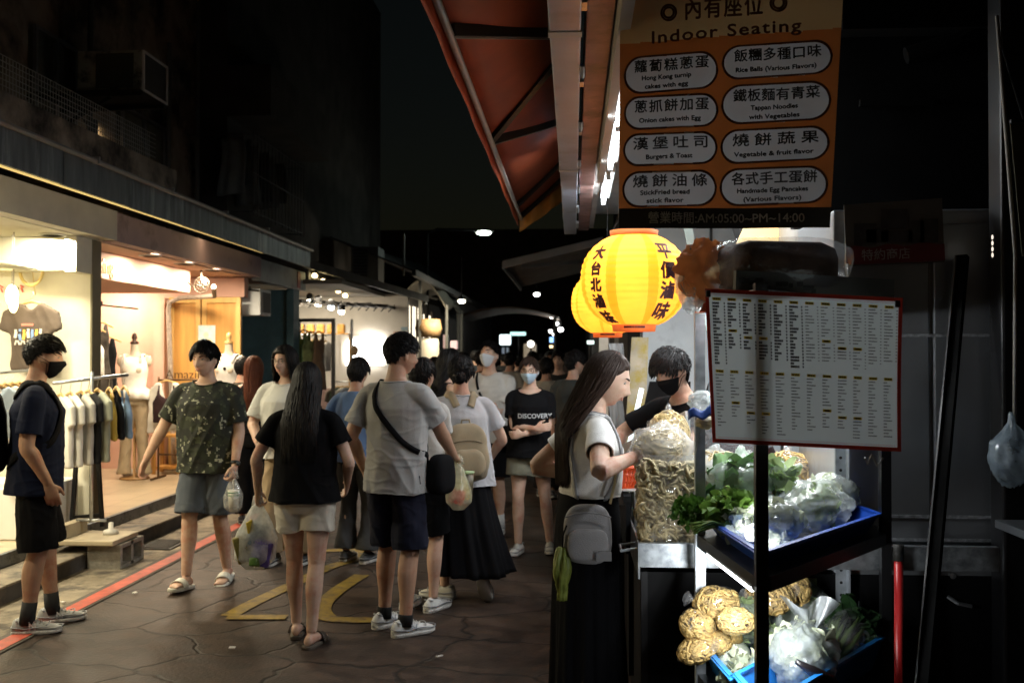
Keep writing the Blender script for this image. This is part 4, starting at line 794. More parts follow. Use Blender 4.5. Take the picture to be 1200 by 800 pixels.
PALE = M('wheat_noodle', (.58, .47, .27), .5, var=.2, scale=50, spec=.35); TAN = M('tan_noodle', (.64, .53, .31), .5, var=.25, scale=40, spec=.4)
specs = [(840, 706, 3.62, .080, .055, 'topmost golden noodle bundle in clear film on the lower left shelf'), (818, 733, 3.58, .068, .055, 'golden noodle bundle in film second from the top at the shelf end'), (818, 760, 3.55, .075, .042, 'bottom left bundle of golden noodles hanging over the shelf end'), (862, 727, 3.5, .062, .045, 'golden noodle bundle under the topmost one, against the black post'), (856, 742, 3.58, .045, .035, 'small golden noodle bundle in the middle of the pile'), (842, 752, 3.54, .045, .038, 'small noodle bundle low in the pile beside the light blue tray'), (903, 700, 3.72, .085, .06, 'golden noodle bundle behind the black post'), (928, 690, 3.80, .075, .065, 'golden noodle bundle farthest back by the steel wall')]
for k, (px, py, Y, rx, rz, lb) in enumerate(specs):
    c = P(px, py, Y); m_ = Matrix.Rotation(.5 * sin(k * 2.1), 3, 'Y') @ Matrix.Rotation(k * 1.1, 3, 'Z'); t = thing('noodle_bundle', lb, 'noodles', (c.x, c.y, c.z - rz), 'bundles of golden noodles in clear film')
    mb = MB(); mb.ell(c, (rx * .80, rx * .72, rz * .80), m_, 20, 12, .1, 6, k); build(mb, 'core', YELD, t, True)
    build(strands(c, (rx * 1.0, rx * .92, rz * 1.0), 150, .20, .0042, k, m_, 12, 9), 'noodle_strands', YEL, t, True)
    build(crumple(c, (rx * 1.06, rx * .98, rz * 1.06), m_, .16, k, 34, 24), 'film', FILM2, t, True)
    mb = MB(); e_ = m_ @ V((-rx, 0, .01)); e_.z = abs(e_.z); f_ = Matrix.Rotation(.3, 3, 'Z')
    mb.grid(lambda u, v: c + e_ * (1 + .35 * v) + V((.012 * sin(u * 12) * v, (u - .5) * .05 * (.3 + v), .025 * cos(u * 9) * v)), 14, 5); build(mb, 'film_tail', FILM, t, True)
# tall block of wide noodles in a clear bag at the counter end
t = thing('tall_noodle_bag', 'tall clear bag packed with rolled wide noodles at the near end of the counter', 'noodles', (.39, 4.0, .85))
c = V((.375, 4.0, 1.02)); mb = MB(); mb.box(c, (.20, .22, .33), b=.03); build(mb, 'core', M('tan_core', (.36, .28, .15), .8, var=.4, scale=30), t)
mb = MB(); rn = random.Random(11)
for k in range(360):
    f_ = rn.random(); z = .86 + rn.random() * .36; rr = rn.uniform(.016, .030)
    if f_ < .55: p = V((c.x + rn.uniform(-.105, .105), 3.89 - rn.uniform(-.004, .010), z)); ax = V((rn.uniform(-.5, .5), -1, rn.uniform(-.5, .5)))
    elif f_ < .8: p = V((c.x - .105 - rn.uniform(-.004, .008), 4.0 + rn.uniform(-.11, .11), z)); ax = V((-1, rn.uniform(-.5, .5), rn.uniform(-.5, .5)))
    else: p = V((c.x + rn.uniform(-.1, .1), 4.0 + rn.uniform(-.1, .1), 1.20 + rn.uniform(-.01, .03))); ax = V((rn.uniform(-.4, .4), rn.uniform(-.4, .4), 1))
    ax.normalize(); u = ax.orthogonal().normalized(); v = ax.cross(u); a0 = rn.uniform(0, 6.28); ext = rn.uniform(3.2, 8.5); st = rn.uniform(.6, 1.0)
    mb.tube([p + (u * cos(a0 + ext * q / 13) * st + v * sin(a0 + ext * q / 13)) * rr * (1 + .25 * q / 13) + ax * .006 * sin(q) for q in range(14)], .0058, 5, cap=False)
build(mb, 'noodle_rolls', TAN, t, True)
def bagf(u, v):
    a = 2 * pi * u; sq = 4.5; cx, sx = cos(a), sin(a); r_ = 1 / (abs(cx) ** sq + abs(sx) ** sq) ** (1 / sq); n_ = 1 + .07 * nz((cx * 2, sx * 2, v * 6), 1, 2) + .06 * (abs(nz((cx * 3, sx * 3, v * 11), 1, 7)) - .2)
    return V((c.x + .122 * r_ * cx * n_, 4.0 + .128 * r_ * sx * n_, .855 + .41 * v))
mb = MB(); mb.grid(bagf, 48, 34); build(mb, 'clear_bag', film('clear_bag', a=.20, rough=.08), t, True)
# pale bag lying on top, held by the woman
t = thing('pale_noodle_bag', 'crumpled clear bag of pale noodles on top of the tall noodle bag', 'noodles', (.37, 4.0, 1.22))
c = V((.350, 4.02, 1.275)); build(strands(c, (.105, .10, .075), 150, .3, .0036, 21), 'noodle_strands', PALE, t, True); mb = MB(); mb.ell(c, (.09, .085, .062)); build(mb, 'core', M('pale_core', (.42, .34, .2), .8, var=.3, scale=30), t, True)
build(crumple(c, (.125, .12, .095), None, .25, 31, 44, 30), 'bag', film('bag_pale', (.93, .94, .92), a=.30, rough=.15), t, True)
# white and yellow heaps inside the counter
heap = [((.52, 4.15, .98), (.13, .12, .12), PALE, 'heap of white wheat noodles in a bag right of the tall noodle bag', MILKY), ((.60, 4.30, 1.16), (.14, .13, .08), PALE, 'upper heap of white noodles lit brightly inside the counter', FROST), ((.78, 4.55, 1.08), (.15, .13, .11), PALE, 'bag of pale round noodles behind the middle of the rack', MILKY), ((.95, 4.5, 1.12), (.12, .12, .10), YEL, 'bag of yellow noodles near the steel cabinet', FILM), ((.42, 4.45, 1.30), (.09, .10, .10), M('yellow_bean', (.66, .50, .22), .5, var=.2), 'bag of pale yellow bean curd sticks above the noodles', FILM), ((.66, 4.2, 1.01), (.11, .10, .09), TAN, 'bag of tan noodles low behind the rack', FILM), ((.90, 4.2, .98), (.12, .11, .09), PALE, 'bag of white noodles low behind the black post', MILKY)]
for k, (c, r, mt, lb, fm) in enumerate(heap):
    t = thing('noodle_bag', lb, 'noodles', (c[0], c[1], c[2] - r[2]), 'bags of noodles heaped in the counter')
    mb = MB(); mb.ell(c, [q * .88 for q in r], None, 20, 14, .12, 7, k); build(mb, 'core', mt, t, True); build(strands(c, r, 130, .3, .0040, 40 + k), 'noodle_strands', mt, t, True)
    build(crumple(c, [q * 1.1 for q in r], None, .2, 50 + k, 40, 28, knot=.02), 'bag', fm, t, True)
mb = MB(); mb.b2((.36, 4.08, .852), (1.0, 4.75, .93), .01); t = thing('steel_food_tray', 'steel tray under the heaped noodle bags inside the counter', 'tray', (.7, 4.4, .85)); build(mb, 'tray', STEEL, t)
# produce trays further along the counter
for k, (c, col, lb) in enumerate((((.40, 4.75, .95), (.55, .60, .30), 'pale green sprouts heaped beside the tall noodle bag'), ((.38, 5.05, .96), (.66, .44, .40), 'pinkish bundles in film on the counter near the orange basket'), ((.40, 5.35, .95), (.62, .58, .36), 'cream coloured bundles in film further along the counter'))):
    t = thing('produce_heap', lb, 'food', (c[0], c[1], .85), 'heaps of wrapped produce on the counter'); rn = random.Random(k + 3); mb = MB()
    for q in range(34): mb.ell((c[0] + rn.uniform(-.12, .12), c[1] + rn.uniform(-.13, .13), .875 + rn.uniform(0, .17)), (.028, .022, .022), Matrix.Rotation(rn.uniform(0, 3), 3, 'Y'), 10, 7)
    build(mb, 'bundles', M('produce_%d' % k, col, .5, var=.35, scale=14), t, True); build(crumple((c[0], c[1], .95), (.155, .16, .13), None, .15, 70 + k), 'film', FILM, t, True)
t = thing('teal_tub', 'small teal plastic tub below the orange basket', 'tub', (.31, 4.62, .85)); mb = MB(); mb.rings([[V((.33 + r_ * cos(a), 4.52 + r_ * sin(a), z)) for a in [2 * pi * i / 20 for i in range(20)]] for r_, z in ((.05, .852), (.07, .96), (.074, .96), (.066, .955), (.05, .87))]); build(mb, 'tub', M('teal_plastic', (.02, .30, .36), .4, var=.03), t, True)
mb = MB(); mb.lathe((.33, 4.52, .955), [(.001, .012), (.06, .004), (.062, 0)], 16); build(mb, 'contents', M('tub_greens', (.14, .22, .06), .7, var=.4, scale=40), t, True)
# orange basket
t = thing('orange_basket', 'orange red plastic basket at the woman hands above the counter', 'basket', (.24, 4.62, 1.04))
c = V((.205, 4.50, 1.065)); BASK = M('basket_orange', (.72, .10, .02), .4, var=.05, trl=.15); mb = MB(); n_ = 36
for k in range(n_):
    a = 2 * pi * k / n_; mb.beam(c + V((.085 * cos(a), .07 * sin(a), 0)), c + V((.125 * cos(a), .10 * sin(a), .085)), .010, .006)
for z, k in ((.0, .0), (.03, .33), (.06, .70)): mb.tube([c + V(((.085 + .04 * k) * cos(a), (.07 + .03 * k) * sin(a), z)) for a in [2 * pi * i / 30 for i in range(30)]], .004, 5, closed=True)
build(mb, 'weave', BASK, t); mb = MB(); mb.tube([c + V((.128 * cos(a), .104 * sin(a), .090)) for a in [2 * pi * i / 36 for i in range(36)]], .009, 8, closed=True); build(mb, 'rim', BASK, t, True); mb = MB(); mb.lathe((c.x, c.y, c.z - .003), [(.001, 0), (.085, 0), (.085, .004), (.001, .004)], 24); build(mb, 'base', BASK, t)
t = thing('white_food_box', 'white foam box carrying the orange basket on the counter', 'box', (.33, 4.6, .85)); mb = MB(); mb.b2((.262, 4.36, .852), (.36, 4.44, 1.055), .008); mb.b2((.262, 4.62, .852), (.36, 4.70, 1.055), .008); mb.b2((.15, 4.37, 1.056), (.36, 4.68, 1.061)); build(mb, 'box', M('foam_white', (.6, .6, .58), .7), t)
# slanting clear guard
t = thing('acrylic_guard', 'slanting clear acrylic guard over the noodles with a pale edge', 'guard', (.5, 4.8, 1.2))
pa, pb = P(716, 534, 5.3), P(806, 487, 4.5); mb = MB(); mb.beam(pa, pb, .02, .045); build(mb, 'edge', M('acrylic_edge', (.55, .50, .48), .3, trl=.3, var=0), t)
mb = MB(); mb.quad(pa, pb, pb + V((.45, .35, -.16)), pa + V((.45, .35, -.16))); build(mb, 'sheet', film('acrylic', a=.06, rough=.03), t, solid=.004); mb = MB(); mb.beam(pa, (pa.x, pa.y, .86), .02, .02); mb.beam(pb, (pb.x, pb.y, .86), .02, .02); build(mb, 'bracket', GALV, t)

# leafy things
def leaves(c, r, n, size, seed, m=None, curl=.4, up=.3, wav=.3):
    rn = random.Random(seed); mb = MB(); c = V(c)
    for k in range(n):
        d = V((rn.gauss(0, 1), rn.gauss(0, 1), rn.gauss(.2, 1))).normalized(); p = V((d.x * r[0], d.y * r[1], d.z * r[2])) * rn.uniform(.35, 1.0); ax = (d + V((rn.uniform(-.6, .6), rn.uniform(-.6, .6), up + rn.uniform(-.3, .3)))).normalized()
        s_ = size * rn.uniform(.6, 1.3); w_ = ax.orthogonal().normalized(); w_ = Matrix.Rotation(rn.uniform(0, 6.3), 3, ax) @ w_; n_ = ax.cross(w_); ph = rn.uniform(0, 6)
        o = len(mb.v); prof = ((0, .06), (.25, .32), (.5, .46), (.75, .38), (1, .06))
        for q, (tt, hw) in enumerate(prof):
            for j in (-1, 0, 1):
                pt = ax * tt * s_ + w_ * j * hw * s_ + n_ * (curl * s_ * (tt * tt * .5 - abs(j) * .18) + wav * s_ * .18 * sin(tt * 9 + ph + j * 2)); pt = p + pt; mb.v.append(c + (m @ pt if m else pt))
        for q in range(4):
            for j in range(2): mb.f.append([o + q * 3 + j, o + q * 3 + j + 1, o + q * 3 + j + 4, o + q * 3 + j + 3]); mb.mi.append(mb.cur)
    return mb
GR1 = M('leaf_green', (.07, .16, .022), .5, var=.4, scale=25, trl=.25); GR2 = M('leaf_bright', (.13, .24, .04), .5, var=.35, scale=25, trl=.25); GR3 = M('leaf_dark', (.02, .055, .016), .5, var=.4, scale=25, trl=.15); CABB = M('cabbage_pale', (.36, .46, .22), .55, var=.3, scale=10, trl=.25); STEMW = M('stem_white', (.62, .66, .48), .5, var=.2, scale=12, trl=.15)
t = thing('parsley_bunch', 'bunch of dark curly parsley hanging over the left end of the upper tray', 'vegetables', P(812, 612, 3.68)); c = P(812, 600, 3.62); build(leaves(c, (.075, .06, .045), 420, .024, 1, wav=.8), 'leaves', GR1, t, True); mb = MB(); rn = random.Random(2)
for k in range(26): mb.tube([c + V((rn.uniform(-.05, .05), rn.uniform(-.03, .03), -.02)), c + V((.06 + rn.uniform(0, .06), rn.uniform(-.03, .03), -.045)), c + V((.13, rn.uniform(-.03, .02), -.05))], .0025, 4)
build(mb, 'stems', GR2, t, True)
t = thing('lettuce_bunch', 'bright green lettuce leaves lying between the parsley and the cabbage bag', 'vegetables', P(856, 600, 3.5)); c = P(856, 600, 3.52); build(leaves(c, (.075, .055, .035), 130, .055, 4, wav=.9), 'leaves', GR2, t, True)
t = thing('greens_bunch', 'loose long green stalks drooping under the parsley', 'vegetables', P(835, 615, 3.5)); c = P(832, 617, 3.46); mb = MB(); rn = random.Random(8)
for k in range(40): a = rn.uniform(-.06, .06); mb.tube([c + V((.06, a * .3, .01)), c + V((0, a * .7, .015 + rn.uniform(-.01, .01))), c + V((-.06, a, rn.uniform(-.02, .01)))], [.003, .004, .002], 5)
build(mb, 'stalks', GR2, t, True)
t = thing('cabbage_bag', 'green cabbage in a clear bag at the back of the upper tray', 'vegetables', P(872, 585, 3.7)); c = P(868, 566, 3.72); mb = MB(); mb.ell(c, (.085, .08, .075), None, 28, 18, .22, 9, 3); build(mb, 'head', M('cabbage_mid', (.26, .42, .19), .5, var=.4, scale=16, bump=.4, bscale=30), t, True); build(leaves(c, (.085, .08, .07), 120, .06, 6, curl=.8), 'leaves', M('cabbage_mid', (.15, .30, .10)), t, True); build(crumple(c + V((0, 0, .008)), (.115, .105, .10), None, .22, 5, 44, 30, knot=.03), 'bag', film('bag_green', (.85, .95, .90), a=.5, rough=.15), t, True)
t = thing('celery_bag', 'pale green vegetable in a twisted bag beside the cabbage bag', 'vegetables', P(912, 560, 3.75)); c = P(906, 562, 3.76); build(leaves(c, (.055, .05, .05), 80, .06, 16, curl=.5), 'leaves', CABB, t, True); build(crumple(c, (.085, .07, .07), Matrix.Rotation(1.1, 3, 'Y'), .2, 15, 36, 26, knot=.05), 'bag', film('bag_green', (.85, .95, .90)), t, True)
# bags lying in the upper tray
up_b = [((.58, .34), .17, .10, .080, .0, CABB, 'long milky bag of cabbage hearts along the front of the upper tray', MILKY), ((.27, .36), .10, .085, .065, .5, STEMW, 'milky bag of white mushrooms left of the black post in the upper tray', MILKY), ((.83, .48), .12, .095, .075, .2, STEMW, 'bag of pale enoki mushrooms at the right end of the upper tray', MILKY), ((.48, .74), .14, .09, .085, .3, CABB, 'frosted bag lying at the back of the upper tray', FROST), ((.12, .62), .07, .06, .045, .9, STEMW, 'small clear bag at the left end of the upper tray', FILM)]
ang = atan2(RB.y - RA.y, RB.x - RA.x)
for k, ((u, v), rx, ry, rz, da, mt, lb, fm) in enumerate(up_b):
    c = rp(u, v, 1.012 + rz + .012); m_ = Matrix.Rotation(ang + da, 3, 'Z'); t = thing('vegetable_bag', lb, 'vegetables', (c.x, c.y, 1.01), 'bags of vegetables on the upper tray')
    mb = MB(); mb.ell(c, (rx * .8, ry * .75, rz * .75), m_, 26, 16, .25, 9, k); build(mb, 'contents', mt, t, True); build(leaves(c, (rx * .8, ry * .75, rz * .7), 70, .05, 20 + k, m_, curl=.8, up=0), 'leaves', mt, t, True)
    build(crumple(c, (rx * 1.12, ry * 1.1, rz * 1.15), m_, .26, 80 + k, 52, 32, flat=.9), 'bag', fm, t, True)
    if k != 1: continue
    mb = MB(); e_ = m_ @ V((rx * 1.05, 0, .0)); w_ = m_ @ V((0, 1, 0)); mb.grid(lambda a, b: c + e_ * (1 + .45 * b) + w_ * (a - .5) * ry * (1.2 + 1.4 * b) + V((0, 0, .02 + .05 * b + .03 * sin(a * 11 + k) * b)), 18, 6); build(mb, 'bag_mouth', fm, t, True)
# lower shelf
lo_b = [((.14, .72), .08, .07, .065, .2, M('radish_white', (.62, .66, .54), .4, var=.08), 'smooth white radish in the back tray left of the black post', FILM, 0), ((.22, .76), .10, .085, .065, .4, CABB, 'bag of torn cabbage leaves above the white radish', MILKY, .095), ((.58, .68), .16, .13, .12, .1, CABB, 'big knotted milky bag of pale cabbage in the middle of the back tray', MILKY, .03), ((.40, .52), .09, .075, .065, .6, CABB, 'bag of pale leaves just right of the black post on the lower shelf', MILKY, .01), ((.42, .22), .14, .10, .095, .3, STEMW, 'clear bag of white bean sprouts at the front of the lower shelf', FROST, .02), ((.12, .55), .06, .05, .04, .1, STEMW, 'small bag of white sprouts in the corner of the back tray', FILM, .0)]
for k, ((u, v), rx, ry, rz, da, mt, lb, fm, dz) in enumerate(lo_b):
    c = rp(u, v, .52 + rz + dz); m_ = Matrix.Rotation(ang + da, 3, 'Z'); t = thing('vegetable_bag', lb, 'vegetables', (c.x, c.y, c.z - rz), 'bags of vegetables on the lower shelf')
    if k == 0: mb = MB(); mb.ell(c, (rx, ry * .8, rz * .9), m_, 28, 18); build(mb, 'contents', mt, t, True); continue
    mb = MB(); mb.ell(c, (rx * .8, ry * .78, rz * .78), m_, 26, 16, .3, 9, k + 9); build(mb, 'contents', mt, t, True); build(leaves(c, (rx * .8, ry * .75, rz * .75), 80, .06, 60 + k, m_, curl=.8), 'leaves', mt, t, True)
    build(crumple(c, (rx * 1.12, ry * 1.1, rz * 1.12), m_, .24, 90 + k, 52, 34, knot=.05 if k in (2, 3) else 0), 'bag', fm, t, True)
    if k in (2, 4):
        mb = MB(); e_ = V((.02, 0, rz * 1.0)); mb.grid(lambda a, b: c + e_ + V(((a - .5) * .16 * (.25 + b), .02 * sin(a * 12), .085 * b + .02 * cos(a * 8) * b)), 18, 7); build(mb, 'bag_mouth', fm, t, True)
t = thing('leafy_greens_bag', 'dark green leafy vegetable wrapped in clear film at the right of the front tray', 'vegetables', rp(.72, .2, .52)); c = rp(.74, .20, .635); m_ = Matrix.Rotation(ang, 3, 'Z') @ Matrix.Rotation(-.45, 3, 'Y'); build(leaves(c + m_ @ V((.11, 0, -.02)), (.065, .05, .04), 80, .062, 31, m_, curl=.6, up=0), 'leaves', GR3, t, True)
mb = MB(); rn = random.Random(4)
for k in range(14): y = rn.uniform(-.05, .05); z = rn.uniform(-.03, .03); mb.tube([c + m_ @ V((-.16, y * .6, z * .6)), c + m_ @ V((-.02, y, z)), c + m_ @ V((.10, y * 1.3, z))], [.012, .010, .004], 6)
build(mb, 'stalks', M('stalk_green', (.22, .34, .09), .45, var=.35, scale=20), t, True); build(crumple(c + m_ @ V((-.04, 0, 0)), (.17, .075, .065), m_, .16, 44, 44, 30), 'film', FILM, t, True)
t = thing('eggplant', 'dark slim eggplant poking out of the front tray beside the post', 'vegetables', rp(.36, .06, .56)); c = rp(.38, .05, .63); mb = MB(); mb.tube([c + V((-.05, 0, .03)), c, c + V((.06, .02, -.035)), c + V((.09, .03, -.05))], [.008, .019, .021, .008], 12); build(mb, 'fruit', M('eggplant', (.02, .016, .018), .25, var=.1), t, True)

# ================================================================ wrapped bundle, boards on the rack top
t = thing('wrapped_bundle', 'big brown bundle wrapped in clear plastic lying on top of the rack', 'bundle', (.72, 3.3, 1.86))
c = P(905, 312, 3.35); mb = MB(); mb.box((c.x, c.y, c.z - .01), (.36, .30, .165), rz=.25, b=.055); build(mb, 'core', M('brown_bundle', (.085, .04, .022), .7, var=.4, scale=12, bump=.5, bscale=30), t, True)
def bund(u, v):
    a = 2 * pi * u; th = pi * v; sq = 3.2; cx, sx = cos(a), sin(a); r_ = 1 / (abs(cx) ** sq + abs(sx) ** sq) ** (1 / sq); rz = sin(th) ** .4; n_ = 1 + .06 * nz((cx * 2, sx * 2, v * 4), 1, 4) + .05 * abs(nz((cx * 5, sx * 5, v * 8), 1, 9)); return V((c.x + .225 * r_ * cx * rz * n_ * (1 + .15 * (cx > 0) * (1 - v)), c.y + .185 * r_ * sx * rz * n_, c.z - .01 + .098 * cos(th)))
mb = MB(); mb.grid(bund, 56, 24); build(mb, 'plastic_wrap', film('wrap', a=.10, rough=.1), t, True)
t = thing('orange_shopping_bag', 'orange and white plastic bag hanging at the left end of the rack top', 'bag', P(822, 330, 3.45)); c = P(830, 316, 3.42); build(crumple(c, (.105, .09, .10), None, .40, 12, 40, 28), 'bag', M('bag_orange', (.95, .48, .26), .35, var=.3, scale=7, trl=.9), t, True); mb = crumple(c + V((-.05, .02, -.03)), (.055, .06, .115), None, .25, 18); build(mb, 'liner', MILKY, t, True)
mb = MB(); mb.b2((.43, 3.5, 1.80), (.60, 3.56, 1.86)); t = thing('orange_strip', 'short orange plastic strip tied along the left top rail of the rack', 'strip', (.5, 3.5, 1.8)); build(mb, 'strip', M('strip_orange', (.62, .10, .03), .5), t)
t = thing('signboard_plank', 'dark printed board lying edge on between the menu and the bundle', 'board', P(900, 335, 3.05)); p0, p1 = P(862, 338, 3.12), P(1048, 352, 3.25); mb = MB(); mb.beam(p0 + V((0, .02, .02)), p1 + V((0, .02, .03)), .02, .075); build(mb, 'board', M('plank_dark', (.09, .09, .085), .6, var=.2), t); mb = MB(); rn = random.Random(3)
for k in range(14): q = p0 + (p1 - p0) * rn.uniform(.03, .55); mb.box(q + V((0, .008, .02 + rn.uniform(-.012, .012))), (.012 + .02 * rn.random(), .003, .014))
build(mb, 'print', M('plank_print', (.02, .02, .02), .6), t)
t = thing('blue_white_packet', 'crumpled blue and white plastic packet tucked by the left rack post', 'packet', P(820, 480, 3.6)); c = P(823, 470, 3.58); build(crumple(c, (.05, .04, .035), None, .35, 61), 'packet', MILKY, t, True); mb = MB(); mb.grid(lambda u, v: c + V((-.055 + .10 * u, -.03 - .02 * v, -.035 - .03 * v + .01 * sin(u * 9) + .022 * u)), 10, 4); build(mb, 'blue_label', M('packet_blue', (.04, .12, .5), .35, var=.3, scale=25), t, True, solid=.002); mb = crumple(c + V((.01, -.01, -.075)), (.035, .03, .022), None, .3, 63); build(mb, 'wrapper', M('wrapper_cream', (.5, .42, .26), .4, trl=.3), t, True)

# ================================================================ menu board
t = thing('menu_board', 'laminated price list with a red border clipped to the front of the rack', 'menu', (.75, 2.9, 1.3))
mc = [P(826, 338, 2.86), P(1058, 349, 2.78), P(1056, 529, 2.78), P(835, 518, 2.86)]   # tl tr br bl
def mp(u, v, off=0.0):
    p = (mc[0] * (1 - u) + mc[1] * u) * (1 - v) + (mc[3] * (1 - u) + mc[2] * u) * v; return p + V((0, -.0012 * off + .010 * sin(u * pi * 2.2 + .4) * sin(v * pi), 0))
PAPER = M('menu_paper', (.60, .66, .65), .35, var=.03, trl=.20, coat=.2)
mb = MB(); mb.grid(lambda u, v: mp(u, v), 30, 20); build(mb, 'sheet', PAPER, t, True)
mb = MB(); bw, bh = .020, .026
mb.grid(lambda u, v: mp(u, v * bh, 1), 24, 1); mb.grid(lambda u, v: mp(u, 1 - v * bh, 1), 24, 1); mb.grid(lambda u, v: mp(u * bw, bh + v * (1 - 2 * bh), 1), 1, 16); mb.grid(lambda u, v: mp(1 - u * bw, bh + v * (1 - 2 * bh), 1), 1, 16)
build(mb, 'red_border', M('menu_red', (.55, .05, .03), .4, var=.05, trl=.3), t)
ink, yels = MB(), []; rn = random.Random(9)
def bar(mbx, u0, v0, u1, v1, o): mbx.quad(mp(u0, v1, o), mp(u1, v1, o), mp(u1, v0, o), mp(u0, v0, o))
for cidx in range(12):
    u0 = .035 + cidx * .0795; heavy = cidx < 6; v = .055; breaks = [.055]
    nb1 = [21, 6, 9, 9, 22, 19, 21, 9, 11, 11, 20, 19][cidx]
    for half, (va, vb) in enumerate(((.055, .50), (.525, .95))):
        v = va; yel = MB(); yels.append(yel); bar(yel, u0 + .002, v, u0 + .046, v + .019, 2)
        for q in range(3): bar(ink, u0 + .008 + q * .012, v + .005, u0 + .016 + q * .012, v + .014, 3)
        v += .030; cnt = 0; second = [(0, 0), (8, 13), (10, 13), (10, 16), (0, 0), (0, 0), (0, 0), (10, 16), (12, 15), (12, 20), (0, 0), (0, 0)][cidx] if half == 0 else [(0, 0), (8, 12), (11, 14), (11, 18), (0, 0), (0, 0), (0, 0), (9, 14), (11, 14), (11, 18), (0, 0), (0, 0)][cidx]
        stop = second[1] if second[1] else rn.choice((17, 18, 19, 20))
        while v < vb - .01 and cnt < stop:
            if second[0] and cnt == second[0]: v += .008; yel = MB(); yels.append(yel); bar(yel, u0 + .002, v, u0 + .046, v + .019, 2); bar(ink, u0 + .010, v + .005, u0 + .038, v + .014, 3); v += .030
            h_ = .0140 if (heavy and half == 0) else .0060; nchar = rn.randint(2, 5); uu = u0
            for q in range(nchar): bar(ink, uu, v, uu + .0084, v + h_, 2); uu += .0090
            if half == 0: bar(ink, u0 + .060, v, u0 + .067, v + h_ * .9, 2)
            v += .0205; cnt += 1
for yel in yels: build(yel, 'heading_tag', M('menu_yellow', (.75, .52, .03), .5, var=.05, trl=.3), t)
build(ink, 'lettering', M('menu_ink', (.02, .02, .022), .5, var=0), t)
mb = MB()
for a, b_ in (((.03, .035), (.97, .037)), ((.03, .962), (.97, .964))): bar(mb, a[0], a[1], b_[0], b_[1], 2)
build(mb, 'ruled_line', M('menu_red', (.55, .05, .03)), t)
mb = MB()
for u, v0, v1 in ((.985, .02, .06),): pass
for px, py in ((830, 344), (1052, 356), (888, 517)): c = P(px, py, 2.77 if px > 1000 else 2.85); mb.box(c, (.014, .008, .020), b=.003)
build(mb, 'clip', BLKM, t)
mb = MB(); c = P(1022, 532, 2.79); mb.tube([c, c + V((.01, -.01, -.03)), c + V((.03, 0, -.01))], .003, 5); mb.tube([c, c + V((-.012, 0, -.028)), c + V((-.02, 0, -.01))], .003, 5); build(mb, 'tie', M('tie_pale', (.4, .4, .4), .6), t)

# ================================================================ hanging banner
t = thing('hanging_banner', 'orange cloth menu banner with eight grey capsule panels hung from the beam', 'banner', (.45, 3.2, 2.4))
bc = [P(727, -14, 3.32), P(989, -22, 3.06), P(972, 267, 3.08), P(725, 268, 3.30)]
def bp_(u, v, off=0.0):
    p = (bc[0] * (1 - u) + bc[1] * u) * (1 - v) + (bc[3] * (1 - u) + bc[2] * u) * v; return p + V((-.0002 * off, -.0024 * off + .007 * sin(u * 9 + v * 3) * (.4 + .6 * v) + .002 * sin(u * 23 + 1 + v * 5), 0))
BW = (bc[1] - bc[0]).length; BH = (bc[3] - bc[0]).length
# picture rows are skewed by the perspective of the tilted cloth: work in photo pixels mapped on the cloth
def b_px(px, py):
    # invert approximately: u from the left/right edges, v from top/bottom
    v = (py + 14) / 282.0
    for _ in range(3):
        xl = 727 - 2 * v; xr = 989 - 17 * v; u = (px - xl) / (xr - xl); yt = -14 - 8 * u; yb = 268 - 1 * u; v = (py - yt) / (yb - yt)
    return u, v
def ring_px(pts_px, w, off):
    m_ = MB(); cx = sum(p[0] for p in pts_px) / len(pts_px); cy = sum(p[1] for p in pts_px) / len(pts_px); hw = max(p[0] for p in pts_px) - cx; hh = max(p[1] for p in pts_px) - cy
    m_.rings([[bp_(*b_px(cx + (p[0] - cx) * (1 + k / hw), cy + (p[1] - cy) * (1 + k / hh)), off) for p in pts_px] for k in (-w, w)], cap=False); return m_
def capsule(x0, yl, x1, yr, h):
    """rounded panel whose centre line runs from (x0,yl) to (x1,yr)"""
    r = min(h / 2, 22); pts = []
    for cx, cy, a0 in ((x1 - r, h / 2 - r, 0), (x0 + r, h / 2 - r, pi / 2), (x0 + r, -h / 2 + r, pi), (x1 - r, -h / 2 + r, 3 * pi / 2)):
        for q in range(9): a = a0 + pi / 2 * q / 8; x = cx + r * cos(a); y = cy + r * sin(a); pts.append((x, y + yl + (yr - yl) * (x - x0) / (x1 - x0)))
    return pts
CAPS = M('capsule_grey', (.50, .52, .55), .7, var=.05, scale=10, trl=.35); INK = M('banner_ink', (.012, .012, .012), .6, var=0); CREAMB = M('banner_cream', (.42, .30, .15), .75, var=.06, trl=.35); BROWN = M('banner_brown', (.10, .025, .012), .6, var=0)
BORG = cloth('banner_orange', (.37, .125, .033), .06, .2, .8, 300, trl=.35); BFOOT = M('banner_black', (.022, .018, .017), .7, var=0)
def edge_row(y): return [(727 + 262 * i / 12, y[0] + (y[1] - y[0]) * i / 12) for i in range(13)]
def btext(mbx, s_, x, y, size, slope, off, bold=.0, sp=1.0, fitw=None):
    d = bold * size   # heavier strokes: shifted copies, because widening dense characters breaks their outlines
    for k, (dx, dy) in enumerate(((0, 0), (d, .3 * d), (-d, -.3 * d), (.3 * d, -d), (-.3 * d, d)) if d else ((0, 0),)):
        put_text(mbx, s_, None, None, None, size, 0, spacing=sp, fitw=fitw, fn=lambda a, b: bp_(*b_px(x + a + dx, y - b - dy + slope * a), off + .06 * k))
m_ = MB(); btext(m_, '◎', 788, 17, 25, -.06, 2.5, .02); btext(m_, '內有座位', 853, 11, 27, -.07, 2.5, .022, 1.15, 90); btext(m_, '◎', 917, 6, 25, -.06, 2.5, .02); btext(m_, 'Indoor Seating', 854, 38, 20, -.09, 2.5, .025, 1.15, 175); build(m_, 'header_lettering', BROWN, t)
